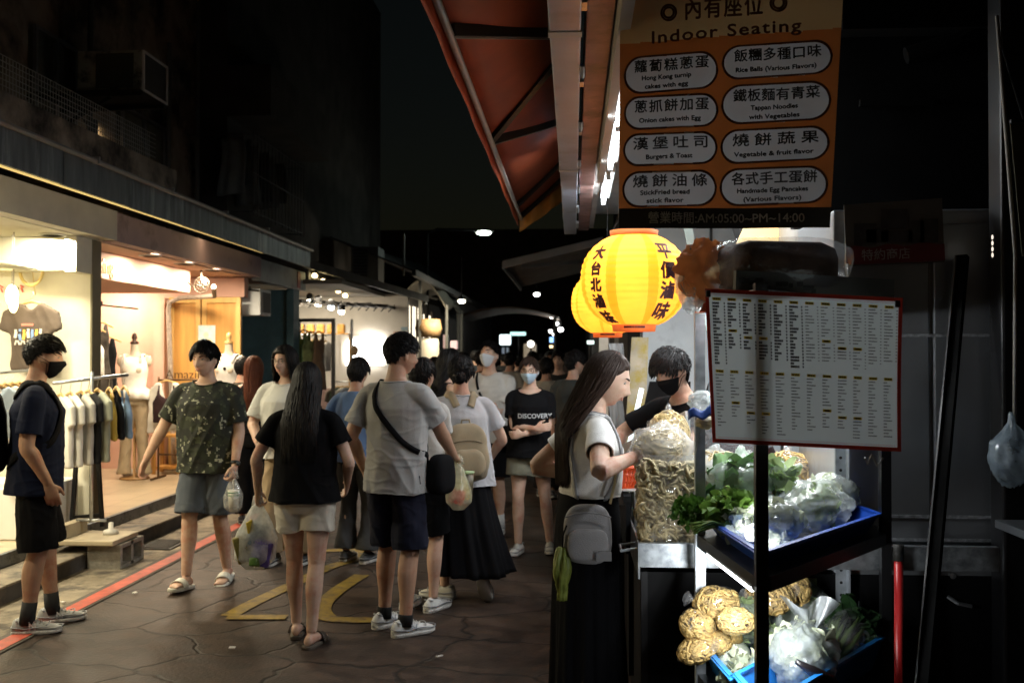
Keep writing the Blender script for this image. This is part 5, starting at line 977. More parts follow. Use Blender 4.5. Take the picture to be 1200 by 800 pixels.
m_ = MB(); btext(m_, '營業時間:AM:05:00~PM~14:00', 853, 256.5, 14.5, -.004, 2.5, .008, 1.0, 182); build(m_, 'footer_lettering', M('footer_letter', (.62, .60, .56), .7, trl=.4), t)
rows = [((733, 90, 846, 82, 42), '蘿蔔糕蔥蛋', ('Hong Kong turnip', 'cakes with egg')), ((733, 134, 846, 129, 37), '蔥抓餅加蛋', ('Onion cakes with Egg',)), ((732, 177, 845, 173, 36), '漢堡吐司', ('Burgers & Toast',)), ((731, 223, 844, 220, 40), '燒餅油條', ('StickFried bread', 'stick flavor')), ((853, 75, 975, 66, 38), '飯糰多種口味', ('Rice Balls (Various Flavors)',)), ((852, 124, 973, 117, 44), '鐵板麵有青菜', ('Tappan Noodles', 'with Vegetables')), ((851, 173, 971, 167, 38), '燒餅蔬果', ('Vegetable & fruit flavor',)), ((850, 220, 969, 216, 42), '各式手工蛋餅', ('Handmade Egg Pancakes', '(Various Flavors)'))]
# one cloth, its printed fields cut along the grid so that each panel is a part of its own
NU, NV = 170, 180; gv = [bp_(i / NU, j / NV) for i in range(NU + 1) for j in range(NV + 1)]; sets = {'cloth': [], 'header': [], 'footer': []}; PANEL = {}
def in_caps(px, py, c):
    x0, yl, x1, yr, h_ = c; r = min(h_ / 2, 22); yc = yl + (yr - yl) * (px - x0) / (x1 - x0); dx = abs(px - (x0 + x1) / 2) - (x1 - x0) / 2 + r; dy = abs(py - yc) - h_ / 2 + r
    return sqrt(max(dx, 0) ** 2 + max(dy, 0) ** 2) + min(max(dx, dy), 0) <= r
for i in range(NU):
    for j in range(NV):
        u, v = (i + .5) / NU, (j + .5) / NV; q = bc[0] * 0; xl = 727 - 2 * v; xr = 989 - 17 * v; px = xl + (xr - xl) * u; py = (-14 - 8 * u) * (1 - v) + (268 - u) * v
        k = 'header' if v < .235 - .045 * u else 'footer' if v > .918 else 'cloth'
        if k == 'cloth':
            for c_, zh, en in rows:
                if in_caps(px, py, c_): k = zh; break
        o_ = i * (NV + 1) + j; sets.setdefault(k, []).append([o_, o_ + NV + 1, o_ + NV + 2, o_ + 1])
for k, fs_ in sets.items():
    v_, f_ = compact(gv, fs_); nm = k if k in ('cloth', 'header', 'footer') else 'menu_panel'
    PANEL[k] = link_mesh(nm, v_, f_, {'cloth': BORG, 'header': CREAMB, 'footer': BFOOT}.get(k, CAPS), t, True)
for (x0, yl, x1, yr, h_), zh, en in rows:
    sl = (yr - yl) / (x1 - x0); cx = (x0 + x1) / 2 + 1; cy = (yl + yr) / 2; n2 = len(en) == 2
    po = PANEL[zh]; build(ring_px(capsule(x0, yl, x1, yr, h_), 1.3, 1.2), 'outline', BROWN, po, True)
    m_ = MB(); btext(m_, zh, cx, cy - h_ * (.20 if n2 else .16), 15.5, sl, 3, .022, (x1 - x0) * .80 / (15.5 * len(zh)), (x1 - x0) * .80)
    for q, s_ in enumerate(en):
        wd = min((x1 - x0) * .74, len(s_) * 3.75); btext(m_, s_, cx - (6 if x0 < 800 and n2 else 2), cy + h_ * ((.12 + .24 * q) if n2 else .26), 7.4, sl, 3, .045, 1.0, wd)
    build(m_, 'lettering', INK, po)
mb = MB(); mb.tube([bc[0] + V((0, 0, .02)), bc[1] + V((0, 0, .02))], .012, 8); mb.tube([bc[0] + V((.05, 0, .02)), bc[0] + V((.05, .1, .25))], .003, 5); mb.tube([bc[1] + V((-.05, 0, .02)), bc[1] + V((-.05, .1, .5))], .003, 5); build(mb, 'hanging_rod', FB, t)
mb = MB(); c = P(735, 5, 3.29); mb.box(c, (.03, .02, .03), b=.006); build(mb, 'clip', FB, t)

# ================================================================ paper lanterns
def lantern(label, c, r, texts, rot):
    t = thing('paper_lantern', label, 'lantern', (c.x, c.y, c.z - r * .95), 'round yellow paper lanterns')
    H = r * .86
    def prof(v, rib=True):   # v -1..1
        rr = r * (1 - abs(v * .93) ** 2.35) ** .5; return rr * (1 + (.020 * abs(sin(v * 23)) if rib else .014))
    def pt(a, v, off=0): rr = prof(v, off == 0) + off; return V((c.x + rr * sin(a), c.y - rr * cos(a), c.z + H * v))
    NV = 92; NA = 64; mb = MB(); mb.rings([[pt(2 * pi * j / NA, -.97 + 1.94 * i / NV) for j in range(NA)] for i in range(NV + 1)], cap=False)
    # stripes: alternate gores by face index
    fs_mi = []
    for i in range(NV):
        for j in range(NA): a = (j + .5) / NA * 8 + rot; fs_mi.append(1 if (a % 1.0) > .80 else 0)
    mb.mi = fs_mi
    o = build(mb, 'paper_shade', [LY, LO], t, True)
    for i, s_ in enumerate(texts):
        m_ = MB(); ch = s_[2]
        for k, chx in enumerate(s_[0]):
            vv = s_[3] - k * ch * 1.12
            for q, (ex, ey) in enumerate(((0, 0), (.016, .01), (-.016, -.01), (.01, -.016), (-.01, .016))): put_text(m_, chx, None, None, None, ch, 0, fn=lambda a, b, v0=vv: pt(s_[1] + (a + ex) * r / max(.35 * r, prof(max(-.9, min(.9, v0 + b)), False)) * .86, max(-.95, min(.95, v0 + b + ey)), .008 + .0003 * q))
        build(m_, 'lettering', M('lantern_ink', (.05, .006, .012), .6, var=0), o)
    for z0, z1, rr in ((H * .93, H * 1.10, r * .44), (-H * 1.12, -H * .93, r * .40)):
        mb = MB(); mb.lathe((c.x, c.y, c.z), [(rr * .97, z0), (rr, z0), (rr * 1.05, z1), (rr * 1.0, z1), (rr * .97, z0)], 32)
        build(mb, 'collar', M('lantern_collar', (.80, .27, .08), .6, trl=.4, emit=(1, .30, .06), es=.35, var=.1), t, True)
    m_ = MB()
    for k in range(14): a = -.5 + k * .07; m_.box((c.x + r * .415 * sin(a), c.y - r * .425 * cos(a), c.z - H * 1.03), (.006, .003, .010), rz=a)
    build(m_, 'collar_print', M('lantern_ink', (.05, .006, .012)), t)
    mb = MB()
    for a in (0, pi): mb.tube([(c.x + r * .44 * cos(a), c.y, c.z + H * 1.08), (c.x, c.y, c.z + H * 1.08 + .16)], .002, 4)
    mb.tube([(c.x, c.y, c.z + H * 1.08 + .16), (c.x, c.y, 2.9)], .003, 4); build(mb, 'hanger', FB, t)
    mb = MB(); mb.ell((c.x, c.y, c.z + .05), (.035, .035, .05)); build(mb, 'bulb', lamp_mat('lantern_bulb', (1, .82, .5), 14), t, True)
    point('lantern_lamp', (c.x, c.y, c.z + .09), 17, (1, .80, .46), .06)
LY = M('lantern_yellow', (.88, .43, .06), .6, trl=.65, var=.08, emit=(1, .44, .03), es=.20); LO = M('lantern_orange', (.85, .30, .02), .6, trl=.6, var=.06, emit=(1, .33, .01), es=.22)
c1 = P(743, 329, 4.85); lantern('large glowing yellow paper lantern with dark lettering, the nearer one', c1, .255, [('平價滷味', .58, .38, .55), ('大台北滷味', -.80, .31, .53)], .56)
c2 = P(712, 355, 6.6); lantern('second glowing yellow paper lantern, mostly hidden behind the first', c2, .235, [('大台北滷味', -.1, .25, .55), ('平價滷味', 1.6, .30, .52)], .2)
t = thing('yellow_light_box', 'bright yellow lit signboard glimpsed above the wrapped bundle', 'sign', (1.3, 5.9, 2.2)); mb = MB(); p0 = P(858, 298, 5.9); mb.prism([(0, 0), (.40, 0), (.36, .22), (.10, .22)], (p0.x, 5.9, p0.z), (1, 0, 0), (0, 0, 1), (0, .05, 0)); build(mb, 'face', lamp_mat('yellow_sign', (1, .62, .08), 1.1), t); mb = MB(); mb.tube([(p0.x + .2, 5.92, p0.z + .22), (p0.x + .2, 5.92, 2.93)], .006, 5); build(mb, 'hanger', FB, t)
t = thing('steel_hood', 'stainless hood face hanging at the right above the wrapped bundle', 'hood', (1.35, 4.9, 2)); mb = MB(); p0 = P(944, 300, 4.95); mb.b2((p0.x, 4.95, p0.z - .05), (p0.x + .55, 5.6, p0.z + .45), .01); build(mb, 'hood', STEEL, t); mb = MB(); mb.b2((p0.x + .1, 5.2, p0.z + .45), (p0.x + .4, 5.5, 2.93)); build(mb, 'duct', STEELD, t)
t = thing('light_board', 'upright board edged with a pale glowing strip behind the cook', 'sign', (.62, 7.2, 1)); pa, pb = P(738, 510, 6.9), P(752, 455, 6.9); mb = MB(); mb.beam((pa.x - .04, 6.9, .86), pb, .045, .03); build(mb, 'lit_edge', lamp_mat('cyan_strip', (.75, .95, 1), 2.2), t); mb = MB(); mb.prism([(0, 0), (.4, 0), (.42, .62), (.14, .62)], (pa.x + .0, 6.93, pa.z - .25), (1, 0, 0), (0, 0, 1), (0, .03, 0)); build(mb, 'board', BLK, t)
# ================================================================ people
def smooth_path(pts, vals, k=4):
    """Catmull-Rom through points with per-point value tuples"""
    P_, V_ = [], []
    n = len(pts)
    for i in range(n - 1):
        p0, p1, p2, p3 = pts[max(i - 1, 0)], pts[i], pts[i + 1], pts[min(i + 2, n - 1)]
        for q in range(k):
            t = q / k; t2 = t * t; t3 = t2 * t
            P_.append(.5 * ((2 * p1) + (p2 - p0) * t + (2 * p0 - 5 * p1 + 4 * p2 - p3) * t2 + (3 * p1 - p0 - 3 * p2 + p3) * t3))
            a = t2 * (3 - 2 * t); V_.append(tuple(x + (y - x) * a for x, y in zip(vals[i], vals[i + 1])))
    P_.append(pts[-1]); V_.append(vals[-1]); return P_, V_
def limb(mb, pts, rad, n=14, k=4):
    p, v = smooth_path([V(q) for q in pts], [(r,) for r in rad], k); mb.tube(p, [q[0] for q in v], n)
def ik(a, c, l1, l2, pole):
    d = c - a; L = min(d.length, (l1 + l2) * .999); dn = d.normalized(); c2 = a + dn * L
    x = (l1 * l1 - l2 * l2 + L * L) / (2 * L); h = sqrt(max(l1 * l1 - x * x, 0))
    p = V(pole); p = p - dn * p.dot(dn); p = p.normalized() if p.length > 1e-5 else dn.orthogonal().normalized()
    return a + dn * x + p * h, c2

def head_pt(d, off=0.0, face=1.0):
    dx, dy, dz = d; x = .074 * dx; y = .095 * dy; z = .116 * dz; t = max(0, -dz)
    x *= 1 - .40 * t ** 1.7
    if dy < 0: y *= 1 - .38 * t ** 1.2
    else: y *= 1 + .05 * t; x *= 1 - .05 * max(0, dy) ** 2
    y *= .985 if dy > 0 else 1.04
    if dy > 0 and face:
        f = min(1, dy * 2) * face
        g = lambda cx, cz, sx, sz: exp(-((x - cx) / sx) ** 2 - ((z - cz) / sz) ** 2)
        ax = abs(x)
        y += f * (.023 * g(0, -.030, .0125, .014) + .012 * g(0, -.008, .010, .024) + .005 * g(0, .028, .045, .012)
                  - .007 * exp(-((ax - .031) / .014) ** 2 - ((z - .008) / .011) ** 2) + .005 * exp(-((ax - .043) / .018) ** 2 - ((z + .022) / .018) ** 2)
                  + .0075 * g(0, -.060, .020, .010) - .004 * g(0, -.0605, .022, .0028) + .009 * g(0, -.097, .018, .014) - .004 * g(0, -.079, .02, .006)
                  + .006 * exp(-((ax - .010) / .006) ** 2 - ((z + .036) / .007) ** 2))
    p = V((x, y, z))
    if off: p += V((dx / .074, dy / .095, dz / .116)).normalized() * off
    return p
def head_surface(mb, m, nu=44, nv=36):
    mb.rings([[m @ head_pt((max(sin(pi * i / nv), 1e-3) * cos(2 * pi * j / nu), max(sin(pi * i / nv), 1e-3) * sin(2 * pi * j / nu), cos(pi * i / nv))) for j in range(nu)] for i in range(nv, -1, -1)])

def add_hand(mb, wrist, fdir, palm_n, side, curl=.35, s=1.0, spread=1.0, point=None):
    """palm, four unequal bent fingers and a thumb leaving the side of the palm. side=+1 right hand"""
    f = V(fdir).normalized(); n = V(palm_n); n = (n - f * n.dot(f)).normalized(); t = f.cross(n) * side   # t points to the thumb side
    # palm: flattened loft
    pr = []
    for u, hw, th in ((-.015, .024, .020), (.01, .030, .019), (.045, .039, .016), (.075, .041, .013), (.088, .036, .010)):
        c = wrist + f * u * s
        pr.append([c + t * hw * s * cos(a) + n * th * s * sin(a) for a in [2 * pi * i / 12 for i in range(12)]])
    mb.rings(pr)
    L = (.072, .080, .074, .058)
    for i in range(4):
        off = (.030, .0105, -.0095, -.028)[i]; cu = curl * (1 + .12 * i) if not hasattr(curl, '__len__') else curl[i]
        p = wrist + f * .078 * s + t * off * s; d = (f + t * (off * 2.2 * spread)).normalized(); pts = [wrist + f * .05 * s + t * off * .9 * s, p]
        for q, fr in enumerate((.45, .30, .25)):
            a = cu * (.8, 1.1, .8)[q]; dn = d * cos(a) + n * sin(a); nn = n * cos(a) - d * sin(a); d, n2 = dn.normalized(), nn
            p = p + d * L[i] * fr * s; pts.append(p); n_ = n2
            n = n2.normalized()
        n = V(palm_n); n = (n - f * n.dot(f)).normalized()
        mb.tube(pts, [.0095 * s, .0092 * s, .0085 * s, .0078 * s, .0062 * s], 8)
    b = wrist + f * .018 * s + t * .022 * s
    d1 = (f * .65 + t * .75 + n * .35).normalized(); d2 = (f * .9 + t * .25 + n * .4).normalized()
    mb.tube([b, b + d1 * .036 * s, b + d1 * .036 * s + d2 * .03 * s, b + d1 * .036 * s + d2 * .056 * s], [.014 * s, .0115 * s, .010 * s, .007 * s], 8)

SKIN = {'a': (.50, .30, .20), 'b': (.56, .36, .26), 'c': (.42, .25, .165), 'd': (.60, .40, .30)}
def skin(k): return M('skin_' + k, SKIN[k], .5, var=.08, scale=20, bump=.12, bscale=160, sss=.12, spec=.35, dirt=tuple(a * b for a, b in zip(SKIN[k], (.92, .70, .66))), dscale=11, dthr=.56)
def hair_mat(k='black'):
    c = {'black': (.007, .006, .006), 'brown': (.030, .017, .012), 'red': (.10, .030, .014)}[k]
    return M('hair_' + k, c, .5, var=.3, scale=40, spec=.18, aniso=(60, 60, 3))

class Person: pass
def person(label, X, Y, rz, h=1.70, sex='m', lean=0, side=0, twist=0, head=(0, 0), feet=None, hands=None, poles=None, hand_dirs=None, palms=None, curls=None,
           skin_k='a', hair=None, shirt=None, bottom=None, shoes=None, vox=.007, face=True, mask=None, glasses=False, group=None, bulk=1.0, z0=0, hipz=0, fine=True):
    q = Person(); s = h / 1.70; fem = sex == 'f'
    top = thing('person', label, 'person', (X, Y, z0), group, rz, local=True); q.top = top
    q.M = Matrix.Translation((X, Y, z0)) @ Matrix.Rotation(rz, 4, 'Z'); q.s = s
    hip0 = V((0, 0, .92 + hipz))
    U = Matrix.Translation(hip0) @ Matrix.Rotation(twist, 4, 'Z') @ Matrix.Rotation(side, 4, 'Y') @ Matrix.Rotation(-lean, 4, 'X') @ Matrix.Translation((0, 0, -.92))
    q.U = U; up = lambda x, y, z: U @ V((x, y, z))
    S = Matrix.Scale(s, 4); q.S = S
    sw = (.165 if fem else .190) * (1 + (bulk - 1) * .5); hw = .088 if fem else .085
    # ---------------- skeleton
    feet = feet or {}; hands = hands or {}; poles = poles or {}; hand_dirs = hand_dirs or {}; palms = palms or {}; curls = curls or {}
    q.j = {}
    for sd, nm in ((-1, 'L'), (1, 'R')):
        ft = feet.get(nm, (sd * .10, 0, .085, -sd * .12, 0))
        hipj = V((sd * hw, 0, .89 + hipz)); kn, an = ik(hipj, V(ft[:3]), .415, .395, (sd * .12, 1, 0))
        sh = up(sd * sw, -.005, 1.370); ht = V(hands.get(nm, (sd * .255, .05, .84)))
        el, wr = ik(sh, ht, .285, .25, poles.get(nm, (sd * .25, -1, 0)))
        q.j[nm] = dict(hip=hipj, knee=kn, ank=an, foot=ft, sh=sh, el=el, wr=wr)
    # ---------------- body
    mb = MB(); b = bulk
    tor = [(.80, .10, .085, 0), (.86, .150, .105, 0), (.93, .165 if fem else .158, .108, 0), (1.06, .125 if fem else .145, .092, .008), (1.20, .138 if fem else .158, .105, .01),
           (1.30, .150 if fem else .172, .112, .008), (1.375, .135 if fem else .152, .082, -.006), (1.42, .085, .060, -.008), (1.46, .056, .056, -.002), (1.53, .050, .054, .012)]
    rg = []
    for z, rx, ry, cy in tor:
        bb = b if .85 < z < 1.36 else 1
        rg.append([(up if z > .92 else (lambda x, y, z: V((x, y, z + hipz))))(rx * bb * cos(a), cy + ry * bb * sin(a), z) for a in [2 * pi * i / 24 for i in range(24)]])
    mb.rings(rg)
    lm = (.94 if fem else 1.0) * (1 + (b - 1) * .6)
    HM = U @ Matrix.Translation((0, .012, 1.50)) @ Matrix.Rotation(head[0], 4, 'Z') @ Matrix.Rotation(head[1], 4, 'X') @ Matrix.Translation((0, .020, .086)) @ Matrix.Scale(.98 if fem else 1.0, 4)
    q.HM = HM
    head_surface(mb, HM)
    for sd in (-1, 1):   # ears
        mb.ell(HM @ V((sd * .075, -.012, -.004)), (.010, .017, .030), (HM.to_3x3() @ Matrix.Rotation(sd * .35, 3, 'Z')), 10, 8)
    for nm, sd in (('L', -1), ('R', 1)):
        j = q.j[nm]
        limb(mb, [j['hip'] + V((-sd * .01, 0, .02)), j['hip'] + (j['knee'] - j['hip']) * .35, j['knee'] + (j['hip'] - j['knee']) * .12, j['knee'], j['knee'] + (j['ank'] - j['knee']) * .32 + V((0, -.012, 0)), j['knee'] + (j['ank'] - j['knee']) * .75, j['ank']],
             [.088 * lm, .080 * lm, .058 * lm, .053 * lm, .056 * lm, .039 * lm, .034 * lm])
        am = (.86 if fem else 1.0) * (1 + (b - 1) * .6)
        limb(mb, [up(sd * .05, -.005, 1.392), up(sd * (sw - .045), -.005, 1.374), j['sh'] + (j['el'] - j['sh']) * .10, j['sh'] + (j['el'] - j['sh']) * .45, j['el'], j['el'] + (j['wr'] - j['el']) * .25, j['el'] + (j['wr'] - j['el']) * .7, j['wr']],
             [.046, .050 * am, .052 * am, .048 * am, .041 * am, .043 * am, .032 * am, .026 * am])
        fd = V(hand_dirs[nm]).normalized() if nm in hand_dirs else (j['wr'] - j['el']).normalized()
        pn = V(palms[nm]) if nm in palms else V((-sd, 0, 0)); j['fd'] = fd
        add_hand(mb, j['wr'] + fd * .008, fd, pn, sd, curls.get(nm, .35), .97 if fem else 1.05)
        # foot
        x, y, z, yaw, pit = j['foot']; FM = Matrix.Translation(j['ank']) @ Matrix.Rotation(yaw, 4, 'Z') @ Matrix.Rotation(pit, 4, 'X') @ Matrix.Translation((0, 0, -.085)); j['FM'] = FM
        fr = []
        for fy, hwid, ht in ((-.062, .018, .035), (-.052, .027, .055), (-.02, .030, .075), (.03, .032, .068), (.09, .042, .046), (.13, .044, .034), (.16, .036, .026), (.172, .020, .018)):
            if not (shoes and shoes.get('kind') == 'sandal'): hwid *= .75; ht *= .72; fy *= .85
            fr.append([FM @ V((hwid * cos(a), fy, .012 + ht * .5 * (1 + sin(a)))) for a in [2 * pi * i / 14 for i in range(14)]])
        mb.rings(fr)
        if shoes and shoes.get('kind') == 'sandal':
            for k in range(5): mb.tube([FM @ V(((.030 - .015 * k) * -sd, .13, .026)), FM @ V(((.033 - .0165 * k) * -sd, .182 - .007 * k, .022))], [.010 - .0008 * k, .009 - .0008 * k], 7)
    mb.xf(S); vs, fs, ns = remesh(mb, vox, 2)
    sk = skin(skin_k); bo = link_mesh('body', vs, fs, sk, top, True); q.body = bo
    TT = lambda p: S @ p
    # ---------------- face details
    hs = S @ HM
    def facepart(name, mbx, mt): mbx.xf(hs); return build(mbx, name, mt, top, True)
    if face:
        for sd in (-1, 1):
            e = MB(); y0 = head_pt(V((sd * .031 / .074, .9, .008 / .116)).normalized()).y
            e.ell((sd * .031, y0 - .0015, .009), (.0135, .006, .0048), None, 14, 8); eo = facepart('eye', e, M('eye_white', (.55, .52, .48), .3, var=0))
            i = MB(); i.ell((sd * .031, y0 + .0025, .009), (.0058, .0028, .0048), None, 12, 6); i.xf(hs); build(i, 'iris', M('iris_dark', (.012, .008, .006), .2, var=0), eo, True)
            l = MB(); l.tube([(sd * (.031 + u * .015), y0 + .0035 - abs(u) * .004, .0135 - u * u * .004) for u in (-1, -.5, 0, .5, 1)], [.0008, .0016, .0018, .0016, .0008], 6); facepart('eyelid', l, M('lash_dark', (.02, .012, .01), .6, var=0))
            br = MB(); br.tube([(sd * (.012 + .036 * u), head_pt(V((sd * (.012 + .036 * u) / .074, .9, .027 / .116)).normalized()).y + .0005, .025 + .006 * sin(u * pi * .7)) for u in (0, .25, .5, .75, 1)], [.0018, .0034, .0034, .0026, .001], 6); facepart('eyebrow', br, hair_mat('black'))
        if not mask:
            lp = MB(); y0 = head_pt(V((0, .88, -.060 / .116)).normalized()).y
            lp.tube([(u * .023, y0 + .0005 - u * u * .006, -.0575 + .002 * u * u) for u in (-1, -.6, -.2, .2, .6, 1)], [.0008, .0032, .004, .004, .0032, .0008], 8)
            lp.tube([(u * .020, y0 - .0002 - u * u * .005, -.0655 + .004 * u * u) for u in (-1, -.6, -.2, .2, .6, 1)], [.0008, .0036, .005, .005, .0036, .0008], 8)
            facepart('lips', lp, M('lips_' + skin_k, tuple(a * b_ for a, b_ in zip(SKIN[skin_k], (.82, .55, .55))), .4, var=.05))
    if mask:
        def mf(u, v):
            az = (u - .5) * 2 * 1.22; zz = -.008 - v * .106
            d = V((sin(az), cos(az), 0)); e = max(-.96, min(.96, zz / .118)); c = sqrt(1 - e * e)
            p = head_pt((d.x * c, d.y * c, e), .006, .55)
            ctr = exp(-(az / .42) ** 2); p.y += ctr * (.014 if mask.get('tent', 1) else .004) * (1 - abs(v - .4) * .9); p.x *= 1.0
            wd = 1 - .18 * abs(v - .5) ** 2 * 4 * abs(u - .5) * 2
            p.z += .0012 * sin(v * 18) * (mask.get('pleat', 1)) ; p.z = p.z * wd + (-.055) * (1 - wd)
            return p
        k = MB(); k.grid(mf, 22, 14); k.xf(hs); mo = build(k, 'face_mask', cloth('mask_' + mask['name'], mask['col'], .05, .1, .8), top, True, solid=.002)
        ear = MB()
        for sd in (-1, 1):
            for v in (.12, .9): ear.tube([mf(.5 + sd * .5, v), V((sd * .080, .02, -.01 - v * .02)), V((sd * .083, -.022, .012 - v * .03))], .0018, 5)
        ear.xf(hs); build(ear, 'ear_loop', cloth('mask_' + mask['name'], mask['col']), mo)
    if glasses:
        g = MB()
        for sd in (-1, 1):
            g.tube([(sd * .033 + .024 * cos(a), .101 - abs(.024 * cos(a) + .033) * .10, .009 + .019 * sin(a)) for a in [2 * pi * i / 18 for i in range(18)]], .0017, 6, closed=True)
            g.tube([(sd * .057, .094, .010), (sd * .076, .06, .010), (sd * .080, -.01, .008)], .0016, 5)
        g.tube([(-.010, .099, .008), (0, .102, .011), (.010, .099, .008)], .0016, 5); facepart('glasses', g, M('glasses_frame', (.02, .015, .012), .3, var=0))
    # ---------------- hair
    if hair: make_hair(q, hair)
    # ---------------- clothes
    if shirt: make_shirt(q, shirt, sw, b, fem, vox)
    if bottom: make_bottom(q, bottom, fem, b, vox)
    if shoes:
        for nm in 'LR': make_shoe(q, shoes, nm)
    return q

def make_hair(q, hr):
    rnd = random.Random(hr.get('seed', 3)); hs = q.S @ q.HM; mat = hair_mat(hr.get('col', 'black')); kind = hr['kind']
    top_t = hr.get('top', .022); side_t = hr.get('side', .008); fr = hr.get('fringe', .062); nape = hr.get('nape', -.055)
    def hairline(dx, dy):   # lowest z covered by hair for a horizontal direction
        a = abs(atan2(dx, dy))      # 0 front .. pi back
        if a < .62: return fr + .004 * sin(a * 9)
        if a < 1.15: return fr + (hr.get('temple', -.004) - fr) * ((a - .62) / .53)
        if a < 1.75: return hr.get('temple', -.004) + (hr.get('ear', .020) - hr.get('temple', -.004)) * min(1, (a - 1.15) / .25)
        t = (a - 1.75) / (pi - 1.75); return hr.get('ear', .02) + (nape - hr.get('ear', .02)) * min(1, t * 2.2)
    def thick(d):
        t = max(0, min(1, (d.z + .15) / .75)); return side_t + (top_t - side_t) * t * t * (3 - 2 * t)
    cap = MB(); nu, nv = 56, 30
    def cf(u, v):
        a = 2 * pi * u; zl = hairline(sin(a), cos(a)) / .116; zl = max(-.93, min(.97, zl)); th1 = math.acos(zl); th = v * th1
        d = V((sin(th) * sin(a), sin(th) * cos(a), cos(th))); e = thick(d) * (1 - .75 * max(0, v - .88) / .12)
        e += .003 * nz((a * 3 * 1.0, v * 2, q.s), 3) + hr.get('rough', .004) * nz((sin(a) * 6, cos(a) * 6, v * 3), 1.5, hr.get('seed', 3))
        p = head_pt(d, e, 0); return p
    cap.grid(cf, nu, nv); cap.xf(hs); ho = build(cap, 'hair', mat, q.top, True, solid=.004)
    st = MB(); N = hr.get('n', 700); crown = V((0.15, -.45, .88)).normalized()
    hang = hr.get('hang'); HMi = q.HM.inverted()
    for i in range(N):
        while True:
            d = V((rnd.gauss(0, 1), rnd.gauss(0, 1), rnd.gauss(0, 1))).normalized(); zl = hairline(d.x, d.y)
            if d.z * .116 > zl + .002: break
        pts = []
        if hang is None:
            L = hr.get('len', .045) * rnd.uniform(.6, 1.15) * (.45 + .55 * max(0, d.z)); n = 5; stp = L / n; e = thick(d)
            cur = d.copy()
            for k in range(n + 1):
                lift = e * (.5 + .75 * k / n) + rnd.uniform(0, .002); pts.append(head_pt(cur, lift, 0))
                dirn = (cur - crown); dirn = dirn - cur * dirn.dot(cur); dirn = dirn.normalized() if dirn.length > 1e-3 else V((0, 1, 0))
                dirn += V(hr.get('comb', (0, .5, -.2))) * .8 + V((rnd.uniform(-.25, .25), rnd.uniform(-.25, .25), rnd.uniform(-.2, .2)))
                cur = (cur + dirn.normalized() * stp / .09).normalized()
            w = hr.get('w', .0032)
        else:
            cur = d.copy(); e = thick(d) * rnd.uniform(.7, 1.1) + .002; part = hr.get('part', .0)
            for k in range(7):
                pts.append(head_pt(cur, e, 0))
                dirn = V((cur.x - part * .3, cur.y * .5 - .25, -1.1)); dirn = dirn - cur * dirn.dot(cur); cur = (cur + dirn.normalized() * .30).normalized()
                if cur.z < -.25: break
            if abs(atan2(cur.x, cur.y)) < hr.get('open', .95): 
                pts.clear(); continue
            # from here straight down in world space
            p = q.HM @ pts[-1]; pts = [q.HM @ p_ for p_ in pts]
            Lh = hang['len'] * rnd.uniform(.82, 1.04); n = 9; z1 = hang['z']
            tx = p.x; 
            hx, hy = hang.get('x', 0), hang.get('y', -.13)
            ang = rnd.random()
            for k in range(1, n + 1):
                t = k / n; z = p.z + (z1 + (1 - rnd.uniform(.96, 1.04)) - p.z) * t
                w_ = min(1, t * 1.8); sq = hang.get('squeeze', .75)
                x = p.x + (hx + (p.x - hx) * sq - p.x) * w_; y = p.y + ((hy + (p.y - hang.get('cy', -.05)) * hang.get('ysq', .35)) - p.y) * w_
                pts.append(V((x + .004 * sin(t * 9 + ang * 6), y + .003 * sin(t * 7 + ang * 9), z)))
            pts = [HMi @ p_ for p_ in pts]; w = hr.get('w', .0042)
        k = len(pts); st.tube(pts, [w * (.55 + .9 * sin(pi * min(1, .15 + .8 * t / (k - 1)))) * (1 - .7 * (t / (k - 1)) ** 4) for t in range(k)], 4, cap=False)
    st.xf(hs); build(st, 'hair_strands', mat, ho, True)
    if hr.get('bun'):
        bz = MB(); c = V(hr['bun']); bz.ell(c, (.048, .042, .046), None, 20, 14, .12, 9)
        for k in range(60):
            a0 = rnd.uniform(0, 6.28); ax = V((rnd.gauss(0, 1), rnd.gauss(0, 1), rnd.gauss(0, 1))).normalized(); u = ax.orthogonal().normalized(); v = ax.cross(u)
            bz.tube([c + (u * cos(a0 + t * .4) + v * sin(a0 + t * .4)) * .047 + ax * .008 for t in range(6)], .0022, 4)
        bz.xf(hs); build(bz, 'hair_bun', mat, ho, True)
    if hr.get('tail'):
        t_ = MB()
        for k in range(90):
            o = V((rnd.gauss(0, .014), rnd.gauss(0, .012), rnd.gauss(0, .012))); L = rnd.uniform(.16, .24)
            t_.tube([V((0, -.10, .03)) + o * .4, V((0, -.135, .02)) + o, V((0, -.145, -.06)) + o * 1.3, V((0, -.13, -.06 - L * .6)) + o * 1.2, V((0, -.12, -.06 - L)) + o * .6], [.003, .0045, .0045, .004, .001], 4)
        t_.xf(hs); build(t_, 'ponytail', mat, ho, True)

